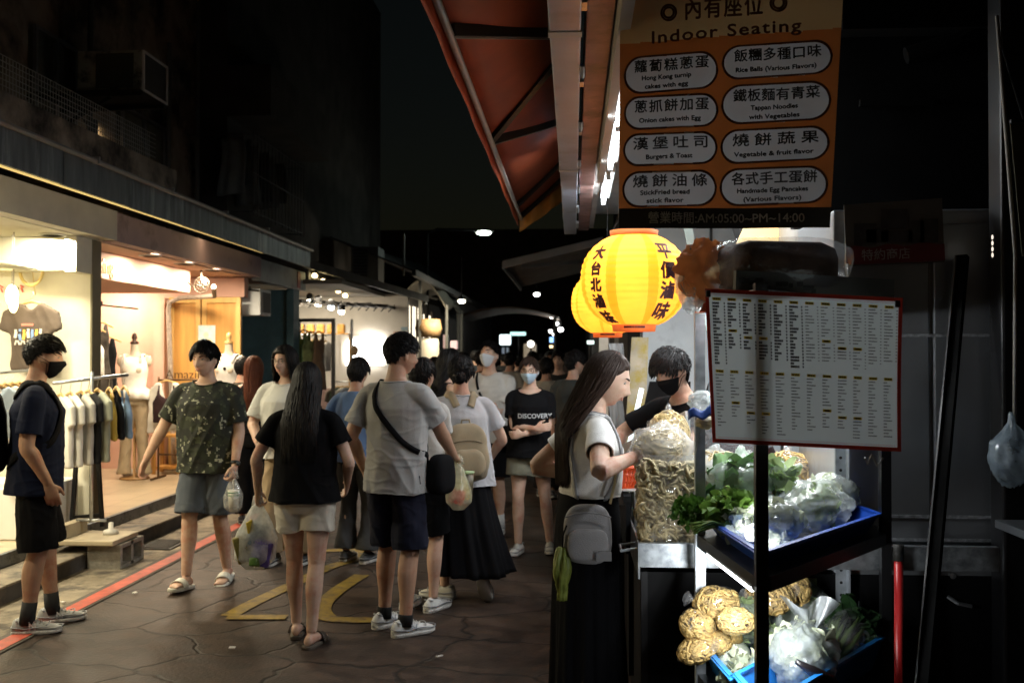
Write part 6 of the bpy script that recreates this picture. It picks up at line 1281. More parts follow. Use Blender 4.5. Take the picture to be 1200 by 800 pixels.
def wrinkle(vs, ns, amp, fn, seed=0.0):
    out = []
    for p, n in zip(vs, ns):
        a = amp * fn(p)
        k = nz((p.x * 6 + p.z * 2, p.y * 6, p.z * 3.4 + p.x * 5), 1, seed); k2 = nz((p.x * 13, p.y * 13, p.z * 6 - p.x * 9), 1, seed + 5); k3 = nz((p.x * 5, p.y * 5, p.z * 11), 1, seed + 9)
        out.append(p + n * a * (max(-.5, .55 - abs(k) * 3.2) * .8 + k2 * .35 + max(0, .4 - abs(k3) * 3.5) * .6))
    return out
def smooth_rim(vs, fs, it=8):
    cnt = {}
    for f in fs:
        for a, b in zip(f, f[1:] + f[:1]): k = (min(a, b), max(a, b)); cnt[k] = cnt.get(k, 0) + 1
    nb = {}
    for (a, b), n in cnt.items():
        if n == 1: nb.setdefault(a, []).append(b); nb.setdefault(b, []).append(a)
    for _ in range(it):
        new = {i: (vs[i] + sum((vs[k] for k in n), V()) / len(n)) / 2 for i, n in nb.items()}
        for i, p in new.items(): vs[i] = p
    return vs
def rims(vs, fs, minlen=24):
    """ordered open edges of a cloth shell"""
    cnt = {}
    for f in fs:
        for a, b in zip(f, f[1:] + f[:1]): k = (min(a, b), max(a, b)); cnt[k] = cnt.get(k, 0) + 1
    nb = {}
    for (a, b), n in cnt.items():
        if n == 1: nb.setdefault(a, []).append(b); nb.setdefault(b, []).append(a)
    seen = set(); out = []
    for s0 in nb:
        if s0 in seen: continue
        loop = [s0]; seen.add(s0); cur = s0
        while True:
            nx = [k for k in nb[cur] if k not in seen]
            if not nx: break
            cur = nx[0]; seen.add(cur); loop.append(cur)
        if len(loop) >= minlen:
            p = [vs[i] for i in loop]
            for _ in range(6): p = [(p[i - 1] + p[i] * 2 + p[(i + 1) % len(p)]) / 4 for i in range(len(p))]
            out.append(p[::2])
    return out
def add_hems(o, vs, fs, mat, zneck=9):
    for p in rims(vs, fs):
        c = sum(p, V()) / len(p); mb = MB(); neck = c.z > zneck; mb.tube(p, .0055 if neck else .0036, 6, closed=True); build(mb, 'collar' if neck else 'hem', mat, o, True)
def make_shirt(q, c, sw, b, fem, vox):
    U = q.U; up = lambda x, y, z: U @ V((x, y, z)); hem = c.get('hem', .86); f = c.get('fit', 1.0); s = q.s; mb = MB()
    lo = c.get('loose', .02)
    tor = [(hem, .178 * f, .130, 0), (hem + .06, (.168 if fem else .171) * f, .123, 0), (1.02, (.150 if fem else .167) * f, .115, .004), (1.16, (.147 if fem else .168) * f, .114, .008), (1.28, .150 if fem else .174, .118, .008), (1.345, .146 if fem else .168, .100, 0), (1.385, .125 if fem else .140, .080, -.006), (1.425, .088, .066, -.006), (1.475, .07, .066, .0)]
    rg = []
    if c.get('tuck'): tor = [(hem, .150, .112, 0)] + [(max(z, hem + .02), rx, ry, cy) for z, rx, ry, cy in tor[2:]]
    for z, rx, ry, cy in tor:
        bb = b if z < 1.36 else 1; l = lo if z < 1.3 else lo * .5
        rg.append([up((rx * bb + l) * cos(a), cy + (ry * bb + l) * sin(a), z) for a in [2 * pi * i / 28 for i in range(28)]])
    mb.rings(rg); ends = []
    sl = c.get('sleeve', .62); am = (.9 if fem else 1.0) * (1 + (b - 1) * .6)
    for nm, sd in (('L', -1), ('R', 1)):
        if sl <= 0: continue
        j = q.j[nm]; d = (j['el'] - j['sh']); 
        if sl <= 1: e = j['sh'] + d * sl; dn = d.normalized()
        limb(mb, [up(sd * .05, -.005, 1.382), up(sd * (sw - .05), -.005, 1.370), j['sh'] + d * .10, j['sh'] + d * sl * .6, e], [.056, .060 * am, .062 * am, .066 * am * f, (.068 + c.get('cuff', .006)) * am * f], 18)
        ends.append((e, dn))
    Ui = U.inverted(); S = q.S
    vs, fs, ns = remesh(MB_xf(mb, S), max(.007, vox), 3)
    Si = S.inverted()
    neck = c.get('neck', .078); drop = c.get('drop', .25)
    loc = [Ui @ (Si @ p) for p in vs]; raw = [Si @ p for p in vs]
    keep = []
    nl = [U.to_3x3().inverted() @ n for n in ns]
    for fc in fs:
        cl = sum((loc[i] for i in fc), V()) / len(fc); cr = sum((raw[i] for i in fc), V()) / len(fc)
        fn_ = sum((ns[i] for i in fc), V()).normalized(); fl_ = sum((nl[i] for i in fc), V()).normalized()
        if cl.z < hem + .022 and fl_.z < -.62 and abs(cl.x) < .26: continue
        if any((cr - e).dot(dn) > -.028 and fn_.dot(dn) > .6 and (cr - e).length < .10 for e, dn in ends): continue
        ry = cl.y + .004
        if cl.z > 1.34 and cl.z > 1.432 - drop * max(0, ry) - .10 * max(0, .05 - abs(cl.x)) and (cl.x ** 2 + ry ** 2) < (neck + .02) ** 2: continue
        if cl.z > 1.436: continue
        keep.append(fc)
    amp = c.get('wr', .015)
    def fn(p):
        z = (Si @ p).z; return .35 + .65 * min(1, max(0, (1.33 - z) / .22))
    vs = wrinkle(vs, ns, amp, fn, c.get('seed', 1))
    vs, fs = compact(vs, keep); vs = smooth_rim(vs, fs)
    q.shirt = link_mesh(c.get('name', 'shirt'), vs, fs, c['mat'], q.top, True, solid=.004)
    q.shirt_bvh = BVHTree.FromPolygons(vs, fs)
    if vox < .0085: add_hems(q.shirt, vs, fs, c['mat'], 1.38 * s)
    if c.get('label'): q.shirt['label'] = c['label']
def MB_xf(mb, m):
    mb.xf(m); return mb
def make_bottom(q, c, fem, b, vox):
    S = q.S; Si = S.inverted(); kind = c['kind']; top = c.get('top', 1.03); mb = MB(); U = q.U
    hz = q.j['L']['hip'].z - .89
    bend = lambda p: (U @ p) if p.z > .92 else p + V((0, 0, hz))
    if kind in ('shorts', 'pants'):
        rg = []
        for z, rx, ry in ((top, (.132 if fem else .145) * b, .102 * b), (.96, .160 * b, .115 * b), (.90, .170 * b, .120 * b), (.83, .165 * b, .118), (.785, .12, .10)):
            rg.append([bend(V((rx * cos(a), ry * sin(a), z))) for a in [2 * pi * i / 26 for i in range(26)]])
        mb.rings(rg); ends = []; le = c.get('len', .85); fl = c.get('flare', .105)
        for nm in 'LR':
            j = q.j[nm]; d = j['knee'] - j['hip']; d2 = j['ank'] - j['knee']
            if kind == 'shorts':
                e = j['hip'] + d * min(le, 1.0); dn = d.normalized()
                if le > 1: e = j['knee'] + d2 * (le - 1); dn = d2.normalized()
                pts = [j['hip'] + V((0, 0, .02)), j['hip'] + d * le * .5, e]; rad = [.098 * b, (.100 + fl) / 2 * b, fl * b]
            else:
                e = j['knee'] + d2 * c.get('to', .95); dn = d2.normalized(); w = c.get('wide', .075)
                pts = [j['hip'] + V((0, 0, .02)), j['hip'] + d * .5, j['knee'], j['knee'] + d2 * .5, e]; rad = [.098 * b, .094 * b, (.072 + w) / 2, w, fl]
            limb(mb, pts, rad, 18); ends.append((e, dn))
        vs, fs, ns = remesh(MB_xf(mb, S), max(.008, vox), 3); raw = [Si @ p for p in vs]; keep = []
        for fc in fs:
            cr = sum((raw[i] for i in fc), V()) / len(fc); fn_ = sum((ns[i] for i in fc), V()).normalized()
            if any((cr - e).dot(dn) > -.028 and fn_.dot(dn) > .6 and (cr - e).length < .16 for e, dn in ends): continue
            keep.append(fc)
        vs = wrinkle(vs, ns, c.get('wr', .014), lambda p: 1, c.get('seed', 2)); vs, fs = compact(vs, keep); vs = smooth_rim(vs, fs)
        o = link_mesh(c.get('name', kind), vs, fs, c['mat'], q.top, True, solid=.004)
        if vox < .0085: add_hems(o, vs, fs, c['mat'])
    else:   # long skirt / very wide trousers
        rg = []; hemz = c.get('hem', .12); n = 120; pl = c.get('pleat', .014)
        fx = (q.j['L']['ank'].x + q.j['R']['ank'].x) / 2; fy = (q.j['L']['ank'].y + q.j['R']['ank'].y) / 2
        K = 26
        for k in range(K + 1):
            t = k / K; z = top + (hemz - top) * t; tt = max(0, (top - .12 - z) / (top - .12 - hemz)); tt = max(0, tt)
            sl_ = c.get('slim', 1); rx = (.140 if t < .01 else .150 + .03 * sl_ * min(1, t * 8)) * sl_ + c.get('fx', .06) * tt; ry = (.11 if t < .01 else .118 + .02 * min(1, t * 8)) * sl_ + c.get('fy', .06) * tt; ring = []
            for i in range(n):
                a = 2 * pi * i / n; w = pl * tt * (sin(a * 11 + 1.3 * sin(a * 3)) + .5 * sin(a * 23 + 2)) + pl * 1.6 * tt * nz((cos(a) * 2, sin(a) * 2, z * 1.2), 1, 4)
                sway = V((fx * tt, fy * tt, 0)) + V(c.get('sway', (0, 0, 0))) * tt * tt
                pz = V(((rx + w) * cos(a), (ry + w) * sin(a), z + (.012 * sin(a * 2 + 1) if k == K else 0))) + sway
                ring.append(S @ (bend(pz) if z > .92 else pz + V((0, 0, hz * (z / .92)))))
            rg.append(ring)
        mb.rings(rg, cap=False); o = build(mb, c.get('name', 'skirt'), c['mat'], q.top, True, solid=.003)
    if c.get('label'): o['label'] = c['label']
    q.bottom = o

def make_shoe(q, c, nm):
    S = q.S; FM = S @ q.j[nm]['FM']; kind = c.get('kind', 'sneaker'); sd = -1 if nm == 'L' else 1
    prof = [(-.082, .020, .050), (-.074, .031, .082), (-.045, .037, .098), (-.005, .038, .098), (.035, .040, .086), (.075, .046, .066), (.115, .049, .056), (.150, .045, .048), (.178, .032, .038), (.190, .014, .028)]
    if kind == 'sneaker':
        u = MB()
        rg = []
        for y, w, hgt in prof:
            rg.append([FM @ V((w * cos(a) * (1 - .30 * max(0, sin(a)) ** 2), y, .018 + (hgt - .018) * (max(0, sin(a)) ** .8) + .006 * min(0, sin(a)))) for a in [2 * pi * i / 20 for i in range(20)]])
        u.rings(rg); uo = build(u, 'shoe', c['mat'], q.top, True)
        so = MB(); rg = []
        for z, k in ((0.0, .97), (.004, 1.05), (.016, 1.06), (.024, 1.03)):
            rg.append([FM @ V((x * k, yy, z + (.010 * max(0, (yy - .12) / .07) if z < .01 else 0))) for x, yy in foot_outline(prof)])
        so.rings(rg); build(so, 'sole', c.get('sole') or M('sole_white', (.62, .60, .56), .6, dirt=(.25, .22, .2), dscale=20), uo, True)
        la = MB()
        for k in range(4):
            y = .030 + k * .020; z = .090 - k * .0085; la.tube([FM @ V((-.024, y, z - .012)), FM @ V((0, y + .004, z + .002)), FM @ V((.024, y, z - .012))], .003, 5)
        build(la, 'lace', c.get('lace') or c['mat'], uo, True)
        tr = MB(); ol = [FM @ V((x * 1.035, y, .034 + .012 * abs(sin(y * 20)))) for x, y in foot_outline(prof)]; tr.tube(ol, .0035, 5, closed=True); tr.tube([FM @ V((x, .125 - 8 * x * x, .066 - 6 * x * x)) for x in (-.046, -.03, -.015, 0, .015, .03, .046)], .003, 5); tr.tube([FM @ V((x, -.06 + 9 * x * x, .085 - 3 * x * x)) for x in (-.036, -.02, 0, .02, .036)], .005, 5); build(tr, 'trim', M('shoe_trim', (.26, .27, .29), .6), uo, True)
        if c.get('mark'):
            for s_ in (-1, 1):
                t = MB(); put_text(t, 'N', None, None, None, .055, .02, fn=lambda a, b: FM @ V((s_ * (.0405 + max(0, -(b)) * .09), .035 + a * s_, .048 + b))); build(t, 'lettering', c['mark'], uo)
        if c.get('sock'):
            k = MB(); a = q.j[nm]['ank']; d = (q.j[nm]['knee'] - a).normalized(); k.tube([S @ (a - d * .03), S @ (a + d * .03), S @ (a + d * c.get('sockh', .07))], [.045 * q.s, .0425 * q.s, .042 * q.s], 16); build(k, 'sock', c['sock'], q.top, True)
    else:
        so = MB(); rg = []
        for z, k in ((0.0, .98), (.004, 1.04), (.018, 1.06), (.024, 1.0)):
            rg.append([FM @ V((x * k, yy, z - .008)) for x, yy in foot_outline(prof)])
        so.rings(rg); uo = build(so, 'sandal', c.get('sole') or c['mat'], q.top, True)
        st = MB()
        for y0, y1 in ((.070, .125),):
            st.grid(lambda u, v: FM @ V((.052 * cos(pi * u), y0 + (y1 - y0) * v - .012 * abs(cos(pi * u)), .010 + .062 * sin(pi * u) * (1 - .25 * v))), 16, 4)
        build(st, 'strap', c['mat'], uo, True, solid=.006)
def foot_outline(prof):
    right = [(w, y) for y, w, h in prof]; left = [(-w * .96, y) for y, w, h in prof[::-1]]; return right + left

def strap_path(q, pts, off=.006, n=24):
    """polyline in the person's own frame (1.70 m figure), pressed onto the shirt"""
    pts = [q.S @ V(p) for p in pts]; p, _ = smooth_path(pts, [(0,)] * len(pts), 8); out = []
    for a in p:
        loc, nor, i, d = q.shirt_bvh.find_nearest(a)
        if loc is not None and d < .12:
            dirv = (a - loc); nn = nor if nor.dot(dirv) >= 0 or d < .001 else nor
            out.append(loc + nor * off)
        else: out.append(a)
    # light smoothing
    for _ in range(3): out = [out[0]] + [(out[i - 1] + out[i] * 2 + out[i + 1]) / 4 for i in range(1, len(out) - 1)] + [out[-1]]
    return out
def ribbon(mb, pts, w, th, nrm):
    """flat strap along pts, width w; nrm(p)->outward normal"""
    rg = []
    for i, p in enumerate(pts):
        d = (pts[min(i + 1, len(pts) - 1)] - pts[max(i - 1, 0)]).normalized(); n = nrm(p); n = (n - d * n.dot(d)).normalized(); x = d.cross(n)
        rg.append([p + x * w / 2 - n * th / 2, p - x * w / 2 - n * th / 2, p - x * w / 2 + n * th / 2, p + x * w / 2 + n * th / 2])
    mb.rings(rg)
def shirt_nrm(q):
    def f(p):
        loc, nor, i, d = q.shirt_bvh.find_nearest(p); return nor if nor is not None else V((0, -1, 0))
    return f
# ================================================================ clothes in the shops
HANGW = M('hanger_wood', (.50, .32, .12), .45, var=.15)
OUT = {
 'tee': [(-.06, 0), (-.12, .01), (-.27, -.07), (-.31, -.24), (-.22, -.27), (-.20, -.18), (-.205, -.62), (.205, -.62), (.20, -.18), (.22, -.27), (.31, -.24), (.27, -.07), (.12, .01), (.06, 0), (.03, -.05), (-.03, -.05)],
 'tank': [(-.10, .0), (-.13, .0), (-.14, -.15), (-.19, -.22), (-.18, -.55), (.18, -.55), (.19, -.22), (.14, -.15), (.13, .0), (.10, 0), (.07, -.13), (-.07, -.13)],
 'cami': [(-.085, .0), (-.10, 0), (-.11, -.12), (-.17, -.22), (-.18, -.48), (.18, -.48), (.17, -.22), (.11, -.12), (.10, 0), (.085, 0), (.085, -.13), (0, -.18), (-.085, -.13)],
 'dress': [(-.08, .0), (-.11, 0), (-.14, -.18), (-.13, -.35), (-.20, -1.0), (.20, -1.0), (.13, -.35), (.14, -.18), (.11, 0), (.08, 0), (.05, -.12), (-.05, -.12)],
 'pants': [(-.15, 0), (-.18, -.25), (-.21, -.95), (-.03, -.95), (0, -.30), (.03, -.95), (.21, -.95), (.18, -.25), (.15, 0)],
 'cardigan': [(-.07, 0), (-.13, .0), (-.22, -.08), (-.25, -.62), (-.17, -.62), (-.15, -.2), (-.14, -.58), (.14, -.58), (.15, -.2), (.17, -.62), (.25, -.62), (.22, -.08), (.13, 0), (.07, 0), (.03, -.2), (-.03, -.2)]}
_G = {}
def garment(label, kind, pos, rz, mat, sc=1.0, hanger=True, grp=None, cat='clothes', d=.05):
    pos = V(pos); t = thing('hanging_' + {'tee': 't_shirt', 'tank': 'tank_top', 'cami': 'camisole'}.get(kind, kind), label, cat, pos, grp, rz, local=True)
    key = (kind, round(sc, 2), d)
    if key not in _G:
        mb = MB(); mb.prism([(u * sc, v * sc) for u, v in OUT[kind]], (0, -d / 2, -.03), (1, 0, 0), (0, 0, 1), (0, d, 0)); vs, fs, ns = remesh(mb, .014, 4)
        vs = wrinkle(vs, ns, .012, lambda p: min(1, .3 + abs(p.z) * 1.6), len(_G)); vs = [V((p.x, p.y + .018 * sin(p.x * 22 + p.z * 3) * min(1, abs(p.z) * 2), p.z)) for p in vs]; _G[key] = (vs, fs)
    vs, fs = _G[key]; o = link_mesh('cloth', vs, fs, mat, t, True)
    if hanger:
        mb = MB(); w_ = .19 * sc; mb.tube([(-w_, 0, -.075), (-w_ * .5, 0, -.03), (0, 0, -.005), (w_ * .5, 0, -.03), (w_, 0, -.075)], [.007, .011, .013, .011, .007], 8); build(mb, 'hanger', HANGW, t, True)
        mb = MB(); mb.tube([(0, 0, -.005), (0, 0, .035), (.018, 0, .05), (.012, 0, .075), (-.008, 0, .08)], .0025, 5); build(mb, 'hook', M('hook_wire', (.5, .5, .5), .3, .8), t, True)
    return t, o
Cw, Ck, Cg = cloth('cotton_white', (.66, .64, .58)), cloth('cotton_black', (.015, .015, .016)), cloth('cotton_grey', (.35, .34, .32))
Cbr, Cy, Cb, Cl, Cpk = cloth('cotton_taupe', (.085, .065, .052)), cloth('cotton_yellow', (.55, .38, .07)), cloth('cotton_blue', (.22, .33, .50)), cloth('cotton_pale_blue', (.42, .50, .58)), cloth('cotton_coral', (.58, .24, .17))
c = P(37, 352, 8.12); t, o = garment('brown cropped t-shirt with a colourful print on the cream wall', 'tee', c, 0, Cbr, .90)
o.data.transform(Matrix.Translation((0, 0, -.0))); 
cols = [M('print_white', (.55, .52, .46), .7), M('print_blue', (.16, .24, .42), .7), M('print_yellow', (.70, .46, .08), .7), M('print_coral', (.58, .17, .12), .7)]
mb = MB(); rn = random.Random(6)
for k in range(7): mb.cur = k % 3; mb.box((-.11 + k * .036, -.045, -.30 + rn.uniform(-.02, .02)), (.024, .006, .055), ry=rn.uniform(-.3, .3)); mb.box((-.11 + k * .036, -.045, -.255 + rn.uniform(-.01, .01)), (.018, .006, .02))
for k in range(6): mb.cur = 0; mb.box((-.11 + k * .025, -.045, -.355), (.012, .006, .04), ry=.4 * (-1) ** k)
mb.cur = 3; mb.box((-.01, -.045, -.205), (.10, .006, .018)); build(mb, 'print', cols, t)
mb = MB(); mb.tube([c + V((0, .06, .05)), c + V((0, 0, .30))], .004, 5); mb.tube([(c.x + .10 * cos(a) - .02, c.y + .03, c.z + .26 + .13 * sin(a)) for a in [2 * pi * i / 28 for i in range(28)]], .014, 8, closed=True); t2 = thing('hoop_ornament', 'wooden hoop ornament hanging on the cream wall above the brown t-shirt', 'ornament', c); build(mb, 'hoop', M('hoop_wood', (.52, .40, .16), .6), t2, True)
t2 = thing('wall_lettering', 'small red and black painted characters on the cream wall', 'lettering', P(12, 335, 8.25)); mb = MB(); a = P(14, 337, 8.25); rn = random.Random(2)
for k in range(5): mb.cur = k % 2; mb.box(a + V((-.09 + k * .045, -.003, .01 * (-1) ** k)), (.034, .004, .010), ry=.5 * (-1) ** k); mb.box(a + V((-.09 + k * .045, -.003, -.02)), (.010, .004, .045), ry=-.4 * (-1) ** k)
build(mb, 'marks', [M('mark_red', (.6, .06, .04), .6), M('mark_dark', (.06, .04, .04), .6)], t2)
# rail of clothes at the far left
t = thing('clothes_rail', 'steel clothes rail across the cream shop behind the man in navy', 'clothes rail', (-4.7, 7.3, .22)); mb = MB()
mb.tube([P(-40, 440, 7.1), P(44, 433, 7.9)], .012, 8); e1 = P(44, 433, 7.9); mb.tube([(e1.x, e1.y, .62), e1], .013, 8); e0 = P(-40, 440, 7.1); mb.tube([(e0.x, e0.y, .22), e0], .013, 8); build(mb, 'rail', STEEL, t, True)
pal = [(Cl, 'pale blue'), (Cw, 'white'), (Cpk, 'coral'), (Cpk, 'second coral'), (Cg, 'grey'), (Cw, 'second white')]
for k in range(6):
    f_ = .42 + k * .10; p = e0 + (e1 - e0) * f_; garment('%s top on a wooden hanger on the rail behind the man in navy' % pal[k][1], 'tee', p - V((0, 0, .085)), R(70), pal[k][0], .82, grp='tops on the cream shop rail')
# rail 2 over the cinder block
t = thing('clothes_rack', 'steel clothes rack standing on the cinder block at the cream shop corner', 'clothes rack', (-3.7, 7.6, .33)); A1, A2 = P(62, 449, 7.5), P(150, 439, 7.95); mb = MB(); mb.tube([A1, A2], .014, 8); q = P(108, 440, 7.68); mb.tube([(q.x, q.y, .345), (q.x, q.y, q.z + .03)], .014, 8); mb.tube([(q.x - .12, q.y, .345), (q.x + .12, q.y, .345)], .012, 6); build(mb, 'rail', STEEL, t, True)
g2 = [(.10, 'tee', Cw, 'white short sleeved top nearest the man in navy on the rack'), (.22, 'tee', Cw, 'second white top on the rack, its sleeve pushed forward'), (.36, 'tee', cloth('cotton_ash', (.42, .40, .36)), 'ash grey top between white and black tops on the rack'), (.46, 'tee', Ck, 'black t-shirt on the rack at the shop corner'), (.58, 'tee', cloth('cotton_sage', (.30, .31, .24)), 'sage top on the rack beside the black t-shirt'), (.74, 'cami', Cy, 'mustard yellow camisole on the rack'), (.84, 'cami', Ck, 'black camisole between the yellow and the blue one'), (.95, 'cami', Cb, 'light blue camisole at the end of the rack')]
for f_, kd, mt, lb in g2: garment(lb, kd, A1 + (A2 - A1) * f_ - V((0, 0, .085)), R(-40 if kd == 'tee' else -52), mt, .88 if kd == 'tee' else .82, grp='tops on the corner rack')
t = thing('cinder_block', 'grey concrete cinder block with two holes standing in the gutter', 'block', (-3.62, 7.62, 0)); mb = MB(); CB = M('cinder', (.26, .24, .20), .9, var=.25, scale=20, bump=.5, bscale=60)
x0, x1, y0, y1 = -3.74, -3.48, 7.48, 7.90
for a, b_ in (((x0, y0, 0.004), (x1, y0 + .04, .19)), ((x0, y1 - .04, 0.004), (x1, y1, .19)), ((x0, (y0 + y1) / 2 - .02, 0.004), (x1, (y0 + y1) / 2 + .02, .19)), ((x0, y0 + .04, 0.004), (x1, y1 - .04, .03)), ((x0, y0 + .04, .16), (x1, y1 - .04, .19))): mb.b2(a, b_)
mb.b2((x0, y0 + .04, .03), (x0 + .05, y1 - .04, .16)); build(mb, 'block', CB, t)
t = thing('wooden_base_board', 'pale board lying on the cinder block under the clothes rack', 'board', (-3.7, 7.65, .2)); mb = MB(); mb.b2((-4.02, 7.40, .195), (-3.50, 7.85, .235), .008); build(mb, 'board', M('pale_board', (.36, .30, .20), .6, var=.2), t); mb = MB(); mb.lathe((-3.66, 7.7, .236), [(.001, 0), (.06, 0), (.055, .03), (.02, .04), (.018, .09), (.001, .09)], 16); build(mb, 'foot', M('foot_white', (.55, .52, .46), .5), t, True)
mb = MB(); mb.b2((-3.98, 7.45, .236), (-3.9, 7.8, .34)); build(mb, 'riser', M('pale_board', (.36, .30, .20)), t)
t = thing('black_easel_stand', 'black splayed leg stand behind the clothes rack', 'stand', (-4.3, 8.0, .22)); mb = MB()
for a, b_ in ((P(84, 612, 8.0), P(92, 560, 8.0)), (P(120, 606, 8.1), P(112, 560, 8.1))): mb.beam((a.x, a.y, .225), (b_.x, b_.y, 1.1), .03, .03)
a, b_ = P(86, 606, 8.0), P(119, 603, 8.1); mb.beam(a, b_, .02, .03); build(mb, 'legs', FB, t)
# inside the recess behind the cream wall
c = P(103, 392, 9.6); garment('white camisole with thin straps hanging behind the rack', 'cami', P(101, 380, 9.5), .1, Cw, 1.0); garment('dark patterned slip dress hanging beside the white camisole', 'dress', P(115, 375, 9.55), .3, cloth('slip_dark', (.05, .042, .035), .6), .75); garment('long black dress hanging on the brown panel', 'dress', P(121, 392, 9.7), .5, Ck, .9)
t = thing('coat_hooks', 'small row of dark coat hooks on the brown panel', 'hooks', P(107, 356, 9.7)); mb = MB(); a = P(106, 356, 9.8); mb.box(a, (.25, .02, .05))
for k in range(4): mb.tube([a + V((-.1 + k * .065, -.01, 0)), a + V((-.1 + k * .065, -.06, -.02)), a + V((-.1 + k * .065, -.07, .03))], .006, 5)
mb.tube([a, (a.x, 10.9, a.z)], .01, 5); build(mb, 'hooks', FB, t)
# mannequins
def mannequin(label, X, Y, z, rz, finial, topmat, bottom, topk, stand=True):
    t = thing('mannequin', label, 'mannequin', (X, Y, z), None, rz, local=True); mb = MB(); rg = []
    for zz, rx, ry, cy in ((.86, .13, .10, 0), (.93, .165, .115, 0), (1.06, .122, .090, .0), (1.2, .14, .105, .01), (1.30, .15, .105, .01), (1.38, .14, .08, 0), (1.43, .075, .055, 0), (1.47, .048, .048, .0), (1.56, .042, .042, .01)): rg.append([V((rx * cos(a), cy + ry * sin(a), zz)) for a in [2 * pi * i / 24 for i in range(24)]])
    mb.rings(rg)
    for s_ in (-1, 1): mb.ell((s_ * .15, 0, 1.36), (.05, .05, .07)); mb.ell((s_ * .065, .10, 1.26), (.05, .04, .05))
    vs, fs, ns = remesh(mb, .009, 3); link_mesh('torso', vs, fs, M('mannequin_cream', (.62, .54, .42), .6, var=.04), t, True)
    mb = MB(); mb.lathe((0, .01, 0), [(.045, 1.555), (.05, 1.575), (.02, 1.60), (.032, 1.63), (.025, 1.67), (.001, 1.69)], 18); build(mb, 'neck_finial', finial, t, True)
    mb = MB(); rg = []; he, lo_ = topk
    for zz, k in ((he, 1.34 if lo_ else 1.04), (he + .08, 1.14), (1.06, 1.07), (1.2, 1.07), (1.30, 1.06), (1.345, 1.04), (1.405, 1)):
        base = 1.0; rx = {1.06: .128, 1.2: .148, 1.30: .158, 1.345: .160, 1.405: .135}.get(zz, .165 * k); ry = {1.06: .098, 1.2: .125, 1.30: .150, 1.345: .108, 1.405: .075}.get(zz, .12 * k)
        rg.append([V(((rx + (.012 * sin(a * 11) if zz < 1.0 else 0)) * cos(a), .008 + (ry + (.012 * sin(a * 11) if zz < 1.0 else 0)) * sin(a), zz + (.025 * cos(a * 1) if zz < 1 else 0))) for a in [2 * pi * i / 48 for i in range(48)]])
    mb.rings(rg, cap=False)
    for s_ in (-1, 1): mb.tube([(s_ * .09, .10, 1.33), (s_ * .10, .05, 1.43), (s_ * .10, -.03, 1.43), (s_ * .09, -.09, 1.33)], .018, 6)
    build(mb, 'top', topmat, t, True, solid=.004)
    if bottom:
        mb = MB(); 
        for s_ in (-1, 1): limb(mb, [V((s_ * .075, 0, .93)), V((s_ * .085, 0, .6)), V((s_ * .10, 0, .3)), V((s_ * .115, 0, .06))], [.095, .070, .066, .09], 18)
        mb.rings([[V((rx * cos(a), .115 * sin(a), zz)) for a in [2 * pi * i / 24 for i in range(24)]] for zz, rx in ((1.02, .13), (.93, .17), (.85, .16))]); vs, fs, ns = remesh(mb, .011, 3); vs = wrinkle(vs, ns, .014, lambda p: 1, 3); link_mesh('trousers', vs, fs, bottom, t, True)
    mb = MB(); mb.lathe((0, -.02, 0), [(.17, 0), (.16, .02), (.02, .03), (.016, .86)], 20); build(mb, 'stand', M('stand_wood', (.30, .17, .06), .5), t, True)
    return t
p = PZ(157, 561, .22); mannequin('cream mannequin in a ruffled white top and beige trousers before the door', p.x, p.y, .222, R(180 + 8), M('finial_dark', (.06, .025, .015), .4), cloth('peplum_white', (.78, .75, .66)), cloth('linen_beige', (.36, .29, .19)), (.94, True))
p = P(268, 560, 11.2); mannequin('cream mannequin in a white vest with a black neck strap near the teal wall', p.x, p.y, .222, R(170), M('finial_light', (.55, .36, .14), .4), cloth('vest_white', (.66, .64, .60)), cloth('skirt_grey', (.10, .10, .095)), (.90, False))
t = thing('black_necklace', 'thin black strap necklace on the white vest mannequin', 'necklace', (p.x, p.y, 1.6)); mb = MB(); mb.tube([(p.x - .09, p.y - .02, 1.68), (p.x - .06, p.y - .115, 1.55), (p.x, p.y - .145, 1.52), (p.x + .06, p.y - .115, 1.55), (p.x + .09, p.y - .02, 1.68)], .006, 6); mb.ell((p.x, p.y - .15, 1.50), (.02, .01, .02)); build(mb, 'strap', Ck, t, True)
# wire rack with name lettering
t = thing('wire_rack', 'brown wire display rack topped with script lettering before the door', 'rack', P(208, 558, 11.3)); a, b_ = P(186, 445, 11.3), P(252, 445, 11.3); mb = MB(); WR = M('rack_bronze', (.10, .055, .025), .45, .5)
for p in (a, b_): mb.tube([(p.x, p.y, .24), p + V((0, 0, .04))], .012, 6); mb.tube([(p.x, p.y - .2, .235), (p.x, p.y + .2, .235)], .014, 6)
mb.tube([a, b_], .012, 6); mb.tube([(a.x, a.y, .5), (b_.x, b_.y, .5)], .010, 6); build(mb, 'frame', WR, t, True); mb = MB(); put_text(mb, 'Amazing', (a + b_) / 2 + V((0, 0, .06)), (1, 0, 0), (0, 0, 1), .15, -.006); build(mb, 'lettering', WR, t, solid=.008)
garment('white cardigan hung on the wire rack', 'cardigan', P(196, 440, 11.22) - V((0, 0, .05)), 0, Cw, .95); garment('black crossed strap camisole over the white cardigan', 'cami', P(195, 442, 11.08) - V((0, 0, .05)), 0, cloth('cami_plum', (.035, .02, .022)), .92, hanger=False)
t = thing('floor_cloth', 'crumpled grey cloth lying on the tiles under the mannequin', 'cloth', PZ(166, 556, .22)); p = PZ(167, 556, .22); build(crumple((p.x, p.y - .2, .26), (.16, .12, .05), None, .3, 5, 28, 16, flat=.7), 'cloth', Cg, t, True)
t = thing('wooden_shelf_frame', 'low wooden shelf frame beside the wooden door behind the man in camouflage', 'shelf', PZ(212, 556, .22)); a = P(206, 500, 11.8); mb = MB()
